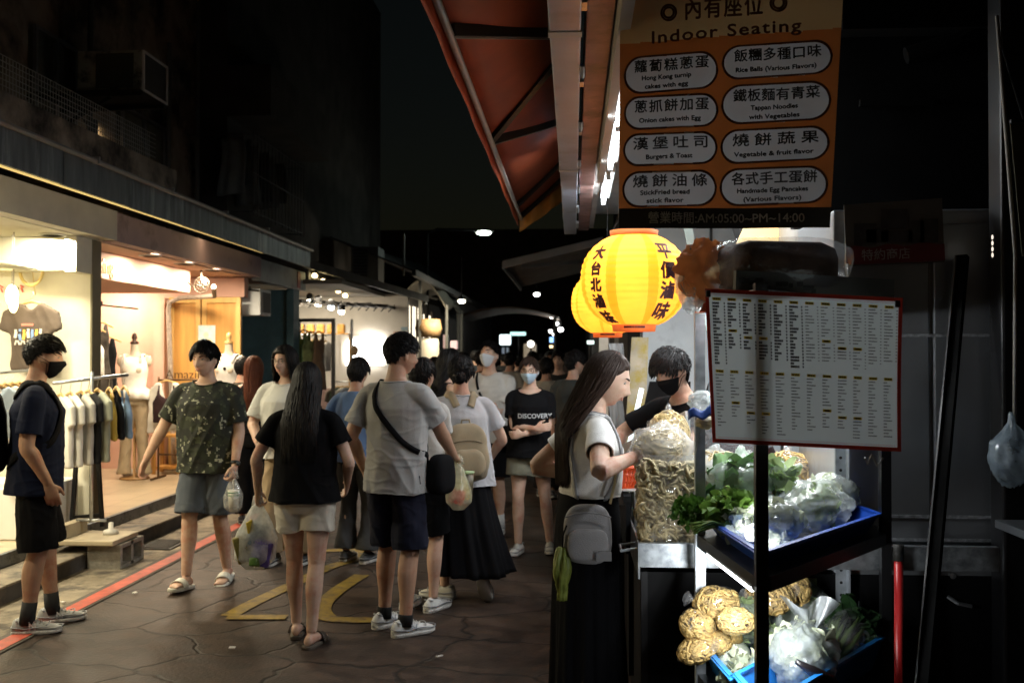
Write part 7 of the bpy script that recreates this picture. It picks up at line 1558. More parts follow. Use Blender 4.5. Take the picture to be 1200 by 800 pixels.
for x in (-.22, .22):
    for y in (-.12, .12): mb.box((a.x + x, a.y + y, .46), (.04, .04, .47))
for z in (.30, .68): mb.box((a.x, a.y, z), (.40, .20, .03))
build(mb, 'frame', WOOD, t)
# clothes on the black frame and deeper in shop three
gl = [(350, 388, Ck, 'cami', 'black strappy top in the black display frame'), (356, 386, cloth('olive_top', (.10, .13, .04)), 'tank', 'olive top in the black display frame'), (364, 388, cloth('leaf_print', (.26, .32, .14), .5), 'tank', 'green printed top in the black display frame'), (374, 388, cloth('brown_dress', (.20, .13, .08)), 'dress', 'brown dress at the right of the black display frame'), (346, 390, cloth('white_slip', (.6, .56, .48)), 'cami', 'white slip at the left of the black display frame')]
for k, (px, py, mt, kd, lb) in enumerate(gl): garment(lb, kd, P(px, py, 14.62) , R(40 + 8 * k), mt, .85, grp='clothes in the black frame')
for k in range(9): px = 346 + k * 4.2; garment('%s blouse on the far rail inside the third shop' % ['amber', 'cream', 'dusty pink', 'sand', 'grey green', 'ochre', 'ivory', 'tan', 'stone'][k], 'tee', P(px, 398, 16.3), R(60), cloth('far_top_%d' % k, [(.5, .30, .08), (.6, .54, .42), (.46, .26, .22), (.42, .34, .22), (.24, .27, .2), (.45, .28, .06), (.6, .58, .5), (.34, .22, .12), (.38, .36, .33)][k]), .8, grp='blouses on the third shop rail')
t = thing('far_clothes_rail', 'steel rail of blouses inside the third shop', 'clothes rail', P(365, 395, 16.3)); mb = MB(); mb.tube([P(338, 392, 16.3), P(390, 392, 16.3)], .014, 6)
for px in (338, 390): p = P(px, 392, 16.3); mb.tube([(p.x, p.y, 0), p], .014, 6)
build(mb, 'rail', STEEL, t, True)
for k in range(4): garment('%s garment on the low rail below the glowing sign' % ['taupe', 'dark green', 'off white', 'slate'][k], 'tee', P(396 + k * 5, 452, 16.8), R(50), cloth('low_top_%d' % k, [(.3, .25, .2), (.08, .11, .07), (.5, .47, .4), (.15, .17, .2)][k]), .9, grp='garments on the low rail')
t = thing('low_clothes_rail', 'low rail of garments under the glowing sign', 'clothes rail', P(405, 447, 16.8)); mb = MB(); mb.tube([P(390, 447, 16.8), P(420, 447, 16.8)], .014, 6)
for px in (390, 420): p = P(px, 447, 16.8); mb.tube([(p.x, p.y, 0), p], .014, 6)
build(mb, 'rail', STEEL, t, True)
t = thing('amber_display', 'row of amber woven bags on the shelf above the third shop rail', 'bags', P(380, 380, 17)); mb = MB()
for k in range(5): mb.box(P(352 + k * 12, 385, 17.0), (.14, .1, .16), b=.03)
p0, p1 = P(344, 391, 17.0), P(410, 391, 17.0); mb.beam(p0, p1, .25, .02); mb.tube([(p0.x, p0.y, 0), p0], .02, 6); mb.tube([(p1.x, p1.y, 0), p1], .02, 6); build(mb, 'bags', M('amber_woven', (.5, .26, .06), .7, var=.3, scale=14), t)

# ================================================================ the people
def sneak(name, col, **k): return dict(kind='sneaker', mat=M('shoe_' + name, col, .55, var=.08, scale=14, dirt=tuple(q * .55 for q in col), dscale=16, dthr=.64), **k)
SHORT = dict(kind='short', fringe=.060, len=.040, top=.022, side=.008, n=1100, w=.0024)
def bag_mesh(fn_c, seed): pass
# 1 navy man, left edge
g = P(40, 600, 5.85)
p1 = person('man in a navy t-shirt, black shorts and black mask at the left edge', g.x, 5.85, R(-62), 1.75, 'm', lean=R(1), head=(R(-2), R(-3)), skin_k='c', vox=.006, bulk=1.04,
  feet={'R': (.11, -.03, .085, R(-10), 0), 'L': (-.09, .10, .085, R(8), 0)}, hands={'R': (.195, .075, .87), 'L': (-.20, .02, .85)}, poles={'R': (.5, -1, 0)}, hand_dirs={'R': (-.1, .25, -1)},
  hair=dict(kind='short', fringe=.060, temple=.030, ear=.032, len=.045, top=.026, side=.007, n=1300, w=.0024, comb=(0, 1.0, .35), nape=-.03, seed=4), mask=dict(name='black', col=(.008, .008, .009), tent=1),
  shirt=dict(mat=cloth('tee_navy', (.008, .011, .026)), hem=.80, loose=.03, sleeve=.78, seed=3), bottom=dict(kind='shorts', mat=cloth('shorts_black', (.006, .006, .007)), len=1.0, flare=.105), shoes=sneak('grey', (.30, .30, .29), sock=M('sock_black', (.01, .01, .01), .9), sockh=.10, mark=M('shoe_letter', (.62, .62, .6), .5)))
# 2 camouflage man
g = PZ(246, 688)
def camo():
    m = M('camo_cloth', (.02, .025, .014), .85, var=0); t = m.node_tree; N = t.nodes; L = t.links; tc = N.new('ShaderNodeTexCoord')
    sn = N.new('ShaderNodeVectorMath'); sn.operation = 'SNAP'; L.new(tc.outputs['Object'], sn.inputs[0]); sn.inputs[1].default_value = (.009, .009, .009); col = None
    prev = None
    for k, (sc, thr, c) in enumerate(((10, .53, (.018, .024, .011, 1)), (18, .60, (.045, .054, .028, 1)), (27, .63, (.30, .31, .23, 1)))):
        n = N.new('ShaderNodeTexNoise'); n.inputs['Scale'].default_value = sc; n.inputs['Detail'].default_value = 3; ad = N.new('ShaderNodeVectorMath'); L.new(sn.outputs[0], ad.inputs[0]); ad.inputs[1].default_value = (k * 3.7, k * 1.3, k); L.new(ad.outputs[0], n.inputs['Vector'])
        gt = N.new('ShaderNodeMath'); gt.operation = 'GREATER_THAN'; gt.inputs[1].default_value = thr; L.new(n.outputs['Fac'], gt.inputs[0]); mx = N.new('ShaderNodeMix'); mx.data_type = 'RGBA'; L.new(gt.outputs[0], mx.inputs[0])
        if prev: L.new(prev, mx.inputs[6])
        else: mx.inputs[6].default_value = (.010, .012, .008, 1)
        mx.inputs[7].default_value = c; prev = mx.outputs[2]
    L.new(prev, N['Principled BSDF'].inputs['Base Color']); return m
p2 = person('man in a dark camouflage t-shirt, grey shorts and white slides walking towards the viewer', g.x - .06, 7.05, R(176), 1.73, 'm', head=(R(-8), R(-2)), skin_k='b', vox=.006,
  feet={'R': (.075, .16, .085, R(-4), R(6)), 'L': (-.10, -.12, .10, R(6), R(-8))}, hands={'R': (.42, .10, .86), 'L': (-.25, .10, .86)}, hand_dirs={'R': (.35, .10, -.9)}, curls={'R': .6, 'L': .9},
  hair=dict(kind='short', fringe=.060, temple=.0, len=.036, top=.027, side=.013, n=1500, w=.0026, comb=(.35, 1.0, -.4), nape=-.05, seed=8),
  shirt=dict(mat=camo(), hem=.80, loose=.035, sleeve=.80, seed=6, fit=1.04), bottom=dict(kind='shorts', mat=cloth('shorts_slate', (.085, .10, .125)), len=.93, flare=.106, seed=8), shoes=dict(kind='sandal', mat=M('slide_white', (.62, .60, .52), .5)))
# watch on his left wrist (a part of the man's outfit)
def watch(q, nm, mat):
    j = q.j[nm]; d = (j['wr'] - j['el']).normalized(); c = j['wr'] - d * .012; u = d.orthogonal().normalized(); v = d.cross(u); mb = MB(); mb.rings([[q.S @ (c + d * z + (u * cos(a) + v * sin(a)) * .0335) for a in [2 * pi * i / 18 for i in range(18)]] for z in (-.011, .011)], cap=False); build(mb, 'watch_strap', M('watch_black', (.01, .01, .011), .4), q.top, True, solid=.004)
    mb = MB(); mb.ell(q.S @ (c + V((-.03 if nm == 'L' else .03, .018, 0))), (.016, .016, .016)); build(mb, 'watch_face', M('watch_glass', (.05, .06, .07), .1), q.top, True)
watch(p2, 'L', None)
# 3, 4 women in the shop entrance behind
g = P(296, 500, 9.6); hangr = dict(len=.5, z=1.12, y=-.14)
p3 = person('woman in black with long reddish brown hair looking into the pink shop', g.x, 9.6, R(10), 1.63, 'f', vox=.010, face=False, skin_k='b', head=(R(-25), 0), hair=dict(kind='long', col='red', fringe=.06, top=.014, side=.012, n=700, w=.005, hang=hangr), shirt=dict(mat=cloth('top_black_a', (.012, .011, .012)), sleeve=.0, hem=.92), bottom=dict(kind='pants', mat=cloth('pants_black_a', (.010, .010, .011)), wide=.09, flare=.10), shoes=sneak('black', (.03, .03, .03)))
g = P(283, 500, 10.4)
p4 = person('dark haired woman in a bare shouldered top, half hidden at the teal wall', g.x, 10.4, R(-30), 1.62, 'f', vox=.011, face=False, skin_k='b', hair=dict(kind='short', len=.06, top=.02, side=.014, n=500, w=.004, nape=-.08), shirt=dict(mat=cloth('top_olive', (.06, .055, .04)), sleeve=.0, hem=.92), bottom=dict(kind='pants', mat=cloth('pants_black_a', (.010, .010, .011))), shoes=sneak('black', (.03, .03, .03)))
# 5 white tee, glasses, shoulder length hair
g = P(328, 500, 7.55)
p5 = person('man with shoulder length black hair and glasses in a white t-shirt and beige trousers', g.x, 7.75, R(165), 1.71, 'm', head=(R(-6), R(-2)), skin_k='d', vox=.007, glasses=True, feet={'R': (.12, .0, .085, .1, 0), 'L': (-.12, -.1, .085, -.1, 0)}, hands={'R': (.12, .24, .98), 'L': (-.2, .16, .90)}, poles={'R': (1, -.6, -.2)},
  hair=dict(kind='long', fringe=.064, temple=.03, top=.020, side=.018, n=900, w=.004, part=0, open=1.15, hang=dict(len=.2, z=1.44, y=-.06, squeeze=1.0, ysq=.9)), shirt=dict(mat=cloth('tee_white_a', (.60, .60, .57)), hem=.84, loose=.04, sleeve=.85, seed=12, fit=1.04), bottom=dict(kind='pants', mat=cloth('chino_tan', (.30, .22, .13)), wide=.085, flare=.085), shoes=sneak('black', (.03, .03, .03)))
# 6 black t-shirt, long black hair, white shorts, from behind
g = PZ(357, 751)
p6 = person('woman from behind with long black hair, black t-shirt, white shorts and brown sandals', g.x, g.y, R(-3), 1.60, 'f', head=(R(4), R(-6)), skin_k='d', vox=.006, face=False, feet={'L': (-.085, .10, .085, R(14), R(-4)), 'R': (.075, -.10, .085, R(-8), 0)}, hands={'L': (-.34, .10, .90), 'R': (.22, .16, .95)}, poles={'L': (-.8, -1, -.1), 'R': (.8, -1, -.3)}, curls={'L': .95},
  hair=dict(kind='long', fringe=.06, top=.014, side=.014, n=1500, w=.0045, hang=dict(len=.52, z=1.14, y=-.135, squeeze=1.25)), shirt=dict(mat=cloth('tee_black_b', (.006, .006, .007)), hem=.86, loose=.035, sleeve=.62, seed=15, fit=1.08, wr=.010), bottom=dict(kind='shorts', mat=cloth('shorts_cream', (.56, .52, .44)), len=.50, flare=.108, seed=16, wr=.012), shoes=dict(kind='sandal', mat=M('sandal_brown', (.055, .04, .028), .7), sole=M('sandal_sole', (.075, .058, .042), .8)))
# 7 grey tee man
g = PZ(462, 741)
p7 = person('man from behind in a grey t-shirt, navy shorts and white trainers', g.x, g.y + .05, R(-28), 1.77, 'm', head=(R(-22), R(-4)), skin_k='c', vox=.006, bulk=1.0, feet={'L': (-.10, .02, .085, R(-8), 0), 'R': (.115, -.06, .085, R(-22), 0)}, hands={'R': (.16, .36, .97), 'L': (-.28, .06, .90)}, poles={'R': (.7, -1, -.4)}, hand_dirs={'R': (-.4, .8, -.2)}, palms={'R': (-.5, .1, -.8)}, curls={'R': 1.0},
  hair=dict(kind='short', fringe=.060, temple=.015, ear=.024, len=.034, top=.020, side=.006, n=1700, w=.0022, comb=(0, .6, -.1), nape=-.045, seed=21), shirt=dict(mat=cloth('tee_grey', (.35, .35, .345)), hem=.80, loose=.026, sleeve=.72, seed=22, fit=1.0, wr=.018), bottom=dict(kind='shorts', mat=cloth('shorts_navy', (.012, .013, .024)), len=.98, flare=.100, seed=23), shoes=sneak('white_runner', (.62, .62, .60), sock=M('sock_black', (.01, .01, .01)), sockh=.035, mark=M('shoe_letter_grey', (.40, .42, .46), .5)))
# companion hidden beside him
p7b = person('person in a white top and white trainers almost hidden behind the man in grey', g.x + .07, g.y + .55, R(-20), 1.62, 'f', face=False, vox=.009, skin_k='b', hands={'R': (.10, .30, .98), 'L': (-.1, .3, .98)}, hair=dict(kind='short', len=.05, top=.018, side=.010, n=500, w=.004), shirt=dict(mat=cloth('tee_white_b', (.56, .55, .52)), hem=.86), bottom=dict(kind='shorts', mat=cloth('shorts_black', (.006, .006, .007)), len=.9), shoes=sneak('white_b', (.60, .60, .57)))
# 8 blue shirt
g = P(418, 600, 7.9)
p8 = person('woman in a blue shirt holding a dark phone, beyond the man in grey', g.x, 7.9, R(-15), 1.62, 'f', face=False, vox=.009, skin_k='c', hands={'L': (-.36, .02, .90)}, curls={'L': .8}, hair=dict(kind='short', fringe=.06, len=.06, top=.020, side=.016, n=700, w=.0035, nape=-.085, comb=(0, -.8, -.4)), shirt=dict(mat=cloth('shirt_blue', (.10, .165, .30)), hem=.84, sleeve=.75, loose=.04), bottom=dict(kind='pants', mat=cloth('pants_grey_a', (.05, .05, .05))), shoes=sneak('dark', (.05, .05, .05)))
# 9 dark top, half hidden between 7 and 10
g = P(488, 600, 8.9)
p9 = person('person in a dark top, black shorts and black trainers behind the man in grey', g.x, 8.9, R(10), 1.60, 'm', face=False, vox=.010, skin_k='b', feet={'R': (.10, -.1, .085, R(-60), 0)}, hair=dict(kind='short', len=.05, top=.018, side=.010, n=400, w=.004), shirt=dict(mat=cloth('top_charcoal', (.05, .05, .055)), hem=.84), bottom=dict(kind='shorts', mat=cloth('shorts_black', (.006, .006, .007)), len=.8), shoes=sneak('black_white', (.02, .02, .02)))
# 10 beige backpack woman
g = PZ(540, 703)
p10 = person('woman from behind in a pale grey t-shirt and long black skirt with a beige backpack', g.x, g.y, R(16), 1.64, 'f', head=(R(-18), R(-10)), skin_k='b', vox=.006, face=False, feet={'L': (-.10, .10, .085, R(60), 0), 'R': (.16, -.10, .20, R(-40), R(-62))}, hands={'L': (-.18, .16, 1.0), 'R': (.24, .20, .95)}, poles={'L': (-.9, -.8, -.2), 'R': (.9, -.8, -.2)}, bulk=1.05,
  hair=dict(kind='short', fringe=.06, len=.06, top=.020, side=.014, n=900, w=.0034, comb=(0, -.8, -.4), nape=-.075, bun=(0, -.10, -.045), seed=31), shirt=dict(mat=cloth('tee_pale_grey', (.48, .48, .50)), hem=.80, loose=.04, sleeve=.66, seed=32, fit=1.10, wr=.018), bottom=dict(kind='skirt', mat=cloth('skirt_black', (.006, .006, .007)), hem=.20, fx=.10, fy=.09, pleat=.02, sway=(.05, -.02, 0)), shoes=sneak('cream', (.50, .47, .40), sole=M('sole_dark_white', (.45, .44, .40), .6)))
# 11 bare shouldered woman ahead of her
g = P(523, 600, 8.2)
p11 = person('masked woman in a black strappy top, half hidden beside the beige backpack', g.x, 8.2, R(-60), 1.69, 'f', face=True, vox=.009, skin_k='b', head=(R(-25), 0), mask=dict(name='white', col=(.62, .64, .66)), hair=dict(kind='long', fringe=.055, top=.016, side=.014, n=600, w=.005, hang=dict(len=.3, z=1.30, y=-.11)), shirt=dict(mat=cloth('top_black_a', (.012, .011, .012)), sleeve=0, hem=.86), bottom=dict(kind='pants', mat=cloth('pants_black_a', (.010, .010, .011)), wide=.09), shoes=sneak('dark', (.05, .05, .05)))
# 12 tall masked man looking up
g = PZ(575, 622)
p12 = person('masked man in a white t-shirt with a black strap looking up at the signs', g.x, 9.2, R(168), 1.76, 'm', head=(R(-14), R(16)), skin_k='b', vox=.008, hands={'R': (-.02, .27, 1.13), 'L': (.06, .25, 1.08)}, poles={'R': (.9, -.6, -.6), 'L': (-.9, -.6, -.6)}, hand_dirs={'R': (-.8, .2, .35)}, curls={'R': .8, 'L': .6}, mask=dict(name='white', col=(.62, .64, .66), tent=1.4), hair=dict(kind='short', fringe=.064, temple=.03, len=.04, top=.024, side=.008, n=800, w=.003, comb=(.2, .4, .5), seed=41), shirt=dict(mat=cloth('tee_offwhite', (.52, .49, .45)), hem=.82, loose=.05, sleeve=.80, seed=42, fit=1.08), bottom=dict(kind='shorts', mat=cloth('shorts_black', (.006, .006, .007)), len=.92, flare=.11), shoes=sneak('white_b', (.60, .60, .57), sock=M('sock_white', (.6, .6, .58), .9), sockh=.10))
# 13 masked woman with crossed arms
g = PZ(621, 648)
p13 = person('masked woman with glasses in a black lettered t-shirt and olive shorts, arms crossed', g.x, 8.35, R(178), 1.625, 'f', head=(R(-6), R(-4)), skin_k='d', vox=.007, glasses=True, bulk=1.04, feet={'R': (.10, .04, .085, R(-14), 0), 'L': (-.17, -.06, .085, R(6), 0)}, hands={'R': (-.06, .23, 1.10), 'L': (.04, .21, 1.05)}, poles={'R': (.8, -.5, -.9), 'L': (-.8, -.5, -.9)}, hand_dirs={'R': (-.95, .05, .12), 'L': (.9, .05, -.1)}, palms={'R': (0, -1, 0), 'L': (0, -1, 0)}, curls={'R': .25, 'L': .6}, mask=dict(name='pale_blue', col=(.46, .60, .72)),
  hair=dict(kind='short', fringe=.070, temple=.02, len=.05, top=.018, side=.012, n=900, w=.0026, comb=(.8, -.5, -.2), nape=-.07, seed=51, col='brown'), shirt=dict(mat=cloth('tee_black_c', (.007, .007, .008)), hem=.84, loose=.03, sleeve=.66, seed=52, fit=1.06, neck=.09, drop=.5), bottom=dict(kind='shorts', mat=cloth('shorts_olive', (.15, .145, .105)), len=.52, flare=.118, seed=53), shoes=sneak('white_c', (.60, .59, .55)))
def chest_text(q, s_, size, z, dx, mat, sp=1.0):
    m_ = MB(); y = 0.5
    def fn(a, b):
        o_ = q.S @ V((-(a + dx), .6, z + b)); h = q.shirt_bvh.ray_cast(o_, V((0, -1, 0))); return (h[0] + V((0, .003, 0))) if h[0] else o_ - V((0, .45, 0))
    put_text(m_, s_, None, None, None, size, .02, spacing=sp, fn=fn); build(m_, 'lettering', mat, q.shirt)
chest_text(p13, 'DISCOVERY', .055, 1.20, .05, M('tee_letter', (.62, .63, .64), .6))
# 14 stall woman
g = P(688, 425, 4.22)
p14 = person('woman with long dark hair and cropped white t-shirt picking food at the counter', g.x, 4.22, R(-78), 1.67, 'f', lean=R(3), head=(R(-16), R(-15)), skin_k='d', vox=.0045, feet={'L': (-.06, .02, .085, .1, 0), 'R': (.06, -.02, .085, -.1, 0)}, hands={'R': (.263, .158, 1.275), 'L': (-.20, .06, 1.12)}, poles={'R': (1, -.2, -.6), 'L': (-.3, -1.0, -.2)}, hand_dirs={'R': (-.38, .85, .05), 'L': (.5, .8, 0)}, palms={'R': (-.2, .1, -1)}, curls={'R': .5, 'L': .4},
  hair=dict(kind='long', fringe=.066, temple=.03, top=.012, side=.010, n=2200, w=.0036, open=1.5, col='brown', hang=dict(len=.52, z=1.16, y=-.145, squeeze=.85, x=-.03)), shirt=dict(mat=cloth('tee_white_c', (.74, .73, .71)), hem=1.085, tuck=1, loose=.014, sleeve=.58, seed=61, wr=.008, cuff=-.004), bottom=dict(kind='skirt', name='wide_trousers', mat=cloth('trousers_black', (.005, .005, .006)), top=1.12, hem=.03, fx=.03, fy=.03, pleat=.014, slim=.96), shoes=sneak('dark', (.05, .05, .05)))
mb = MB(); hs = p14.S @ p14.HM
mb.ell(hs @ V((.083, -.004, -.002)), (.006, .009, .012)); build(mb, 'earphone', M('earphone_white', (.7, .7, .7), .3), p14.top, True)
# 15 cook
g = P(778, 500, 5.35)
p15 = person('cook in a black t-shirt and black mask bending over the counter', g.x + .26, 5.62, R(125), 1.72, 'm', lean=R(20), head=(R(10), R(2)), skin_k='b', vox=.007, hands={'L': (-.10, .50, 1.06), 'R': (.34, .44, 1.02)}, poles={'L': (-1, -.3, .2), 'R': (1, -.4, .3)}, mask=dict(name='black', col=(.008, .008, .009)), hair=dict(kind='short', fringe=.05, len=.06, top=.030, side=.014, n=1000, w=.003, comb=(.3, .7, .2), seed=71), shirt=dict(mat=cloth('tee_black_d', (.008, .008, .009)), hem=.86, sleeve=.75, seed=72), bottom=dict(kind='pants', mat=cloth('pants_black_a', (.010, .010, .011))), shoes=sneak('dark', (.05, .05, .05)))
p16 = person('second cook partly hidden behind the grey rack post and the menu', g.x + .42, 5.55, R(150), 1.58, 'f', lean=R(18), head=(R(15), R(-10)), skin_k='d', vox=.008, hair=dict(kind='short', len=.05, top=.018, side=.012, n=600, w=.004), shirt=dict(mat=cloth('top_plum', (.05, .03, .03)), sleeve=.7), bottom=dict(kind='pants', mat=cloth('pants_black_a', (.010, .010, .011))), shoes=sneak('dark', (.05, .05, .05)))
# 17 dark tee man, back turned
g = P(672, 500, 9.7)
p17 = person('man in a charcoal t-shirt standing with his back turned beyond the crossed arms woman', g.x, 9.7, R(-30), 1.68, 'm', head=(R(-35), 0), face=False, vox=.010, skin_k='b', hair=dict(kind='short', len=.05, top=.024, side=.008, n=600, w=.004), shirt=dict(mat=cloth('tee_charcoal', (.045, .048, .045)), hem=.80, sleeve=.7), bottom=dict(kind='pants', mat=cloth('pants_black_a', (.010, .010, .011))), shoes=sneak('dark', (.05, .05, .05)))
# 18 green and white top
g = P(497, 500, 10.6)
p18 = person('person in a lime and white top seen from behind beyond the man in grey', g.x, 10.6, R(5), 1.60, 'f', face=False, vox=.011, skin_k='b', hair=dict(kind='short', len=.05, top=.018, side=.012, n=400, w=.005, nape=-.08), shirt=dict(mat=cloth('top_lime', (.26, .33, .06)), hem=.84), bottom=dict(kind='pants', mat=cloth('pants_black_a', (.010, .010, .011))), shoes=sneak('dark', (.05, .05, .05)))
mb = MB(); 
# distant crowd
rn = random.Random(17)
crowd = [(541, 432, 11.0, 0, 'masked woman far back between the two masked figures', 'd', (.05, .05, .055), True), (528, 428, 12.0, 1, 'dark figure far back left of the masked man', 'b', (.03, .03, .035), False), (564, 430, 13.0, 1, 'dark figure behind the left shoulder of the masked woman', 'b', (.04, .035, .03), False), (597, 432, 14.5, 1, 'person in a pale top just behind the masked woman', 'b', (.36, .34, .30), False), (640, 436, 11.6, 1, 'person in a beige top right of the masked woman', 'c', (.34, .30, .24), False), (655, 428, 12.6, 0, 'person with a lit face in the crowd beside the charcoal man', 'd', (.03, .03, .03), False), (700, 428, 13.5, 1, 'dark figure in the crowd just left of the counter woman', 'b', (.02, .02, .02), False), (625, 426, 16.5, 1, 'black clad figure in the far middle of the crowd', 'b', (.02, .02, .022), False), (575, 426, 17.5, 1, 'far walker under the cyan sign', 'b', (.05, .05, .06), False), (607, 424, 19.5, 1, 'far walker in grey beneath the round sign', 'b', (.10, .10, .11), False), (645, 424, 19.0, 0, 'far walker coming up the street under the blue sign', 'c', (.03, .03, .04), False), (666, 424, 21.5, 1, 'distant walker close to the right hand stalls', 'b', (.04, .03, .03), False), (556, 424, 20.5, 1, 'distant walker close to the left hand stalls', 'b', (.03, .04, .05), False), (590, 424, 24.0, 1, 'one of the farthest walkers under the strip of lights', 'b', (.06, .06, .06), False), (634, 424, 25.0, 1, 'farthest walker in the middle of the street', 'b', (.05, .05, .05), False), (510, 426, 14.0, 1, 'dark figure by the white draped column', 'b', (.03, .03, .03), False)]
for k, (px, py, Y, away, lb, sk, col, mk) in enumerate(crowd):
    g = P(px, py, Y); h = 1.60 + .12 * rn.random()
    person(lb, g.x, Y, R((0 if away else 180) + rn.uniform(-25, 25)), h, 'f' if k % 2 else 'm', face=not away and Y < 14, vox=.012, skin_k=sk, mask=dict(name='teal', col=(.30, .48, .50)) if mk else None, hair=dict(kind='short', len=.05, top=.022, side=.012, n=220, w=.007, nape=-.08 if k % 2 else -.05, seed=k), shirt=dict(mat=cloth('crowd_top_%d' % k, col), hem=.82, sleeve=.7), bottom=dict(kind='pants', mat=cloth('pants_black_a', (.010, .010, .011)), wide=.08, flare=.085), shoes=sneak('dark', (.05, .05, .05)), group='people far down the street',
      feet={'L': (-.09, .12, .085, 0, 0), 'R': (.09, -.14, .10, 0, R(-12))})

# ================================================================ what they carry
def W(q, p): return q.M @ (q.S @ V(p))
def wmesh(q, mb): mb.v = [q.M @ p for p in mb.v]; return mb
def squash_bag(c, d, m, e=3.0, nz_=.03, seed=0, taper=.15):
    c = V(c); mb = MB(); nu, nv = 40, 28; rows = []
    for i in range(nv + 1):
        th = pi * i / nv; row = []
        for j in range(nu):
            ph = 2 * pi * j / nu; s = lambda w_: abs(w_) ** (2 / e) * (1 if w_ > 0 else -1)
            p = V((s(sin(th) * cos(ph)) * d[0] / 2, s(sin(th) * sin(ph)) * d[1] / 2, s(cos(th)) * d[2] / 2)); k = 1 - taper * (p.z / d[2] + .5); p.x *= k; p.y *= k * (1 - .1 * (p.z / d[2]))
            p *= 1 + nz_ * nz(p, 14, seed); row.append(c + m @ p)
        rows.append(row)
    mb.rings(rows, cap=False); return mb
# black backpack of the navy man (local frame, at his back)
def backpack(q, label, mat, mat2, d, cz, cy, strapx, seed, extra=None):
    wc = W(q, (0, cy, cz - d[2] / 2)); t = thing('backpack', label, 'backpack', wc); U = q.U.to_3x3()
    mb = squash_bag(q.S @ (q.U @ V((0, cy, cz))), d, U, 3.2, .06, seed, .22); body = build(wmesh(q, mb), 'pack', mat, t, True)
    mb = squash_bag(q.S @ (q.U @ V((0, cy - d[1] * .42, cz - d[2] * .17))), (d[0] * .72, d[1] * .5, d[2] * .48), U, 3.0, .05, seed + 1, .1); build(wmesh(q, mb), 'front_pocket', mat2, t, True)
    for sd in (-1, 1):
        pts = [(sd * strapx * .6, -.13, 1.36), (sd * strapx, -.07, 1.45), (sd * strapx, .03, 1.46), (sd * strapx * 1.15, .13, 1.36), (sd * strapx * 1.5, .15, 1.22), (sd * (strapx * 1.7), .06, 1.10), (sd * strapx * 1.3, cy + .02, cz - d[2] * .36)]
        pts = [tuple(q.U @ V(p)) for p in pts]; ph = strap_path(q, pts, .008); mb = MB(); ribbon(mb, ph, .048, .010, shirt_nrm(q)); build(wmesh(q, mb), 'strap', mat2, t, True)
        if extra: mb = MB(); p0 = q.S @ (q.U @ V((sd * .11, cy, cz - d[2] * .42))); mb.beam(p0, p0 + V((0, -.01, -.30)), .022, .004, up=(1, 0, 0)); build(wmesh(q, mb), 'loose_strap', mat2, t)
    mb = MB(); p0 = q.S @ (q.U @ V((0, cy + .02, cz + d[2] * .47))); mb.tube([p0 + V((-.03, 0, 0)), p0 + V((-.025, 0, .04)), p0 + V((.025, 0, .04)), p0 + V((.03, 0, 0))], .007, 6); build(wmesh(q, mb), 'handle', mat2, t, True); return t
BPK = cloth('pack_black', (.007, .007, .008)); backpack(p1, 'black backpack on the back of the man in navy', BPK, BPK, (.33, .24, .50), 1.15, -.25, .095, 3, True)
BPB = cloth('pack_beige', (.33, .265, .17), .15, .3); BPB2 = cloth('pack_beige_trim', (.28, .215, .14)); tb = backpack(p10, 'beige canvas backpack slung low on the woman in the long skirt', BPB, BPB, (.33, .18, .38), 1.05, -.215, .085, 9)
mb = MB(); q = p10; c = q.S @ (q.U @ V((.0, -.305, 1.05))); mb.box(c, (.03, .012, .04), b=.004); build(wmesh(q, mb), 'buckle', M('buckle', (.6, .55, .4), .3, .8), tb); mb = MB(); mb.box(q.S @ (q.U @ V((0, -.21, .905))), (.22, .13, .03), b=.012); build(wmesh(q, mb), 'base_trim', cloth('trim_brown', (.08, .05, .03)), tb); mb = MB(); mb.tube([q.S @ (q.U @ V((x, -.285 - .01 * (1 - (x / .1) ** 2), 1.12 + .02 * (1 - (x / .1) ** 2)))) for x in (-.10, -.05, 0, .05, .10)], .004, 5); build(wmesh(q, mb), 'zip', BPB2, tb, True)
def crossbody(q, label, pts, w_, smat, bag_c, bd, bmat, off=.006, rz=0, cat='bag', e=3.2, name='cross_body_bag', pocket=None, taper=.08):
    t = thing(name, label, cat, q.M @ (q.S @ V(bag_c)) - V((0, 0, bd[2] / 2))); ph = strap_path(q, pts, off); mb = MB(); ribbon(mb, ph, w_, .005, shirt_nrm(q)); build(wmesh(q, mb), 'strap', smat, t, True)
    m_ = Matrix.Rotation(rz, 3, 'Z'); mb = squash_bag(q.S @ V(bag_c), bd, m_, e, .03, 5, taper); build(wmesh(q, mb), 'pouch', bmat, t, True)
    if pocket: mb = squash_bag(q.S @ V(bag_c) + m_ @ V((0, -bd[1] * .42, -bd[2] * .16)), (bd[0] * .82, bd[1] * .45, bd[2] * .55), m_, 3.5, .02, 7, .04); build(wmesh(q, mb), 'pocket', pocket, t, True)
    return t, ph
crossbody(p7, 'black cross body bag with a wide strap on the man in grey', [(.26, .10, .96), (.19, .10, 1.00), (.17, -.08, 1.06), (.06, -.15, 1.18), (-.06, -.14, 1.32), (-.10, -.05, 1.45), (-.09, .07, 1.44), (.0, .15, 1.28), (.14, .15, 1.08), (.24, .14, .96)], .034, BPK, (.235, .12, .90), (.13, .20, .24), BPK)
GBAG = cloth('bag_grey', (.26, .25, .25), .12, .3, .7); GB2 = cloth('bag_grey_trim', (.20, .195, .195))
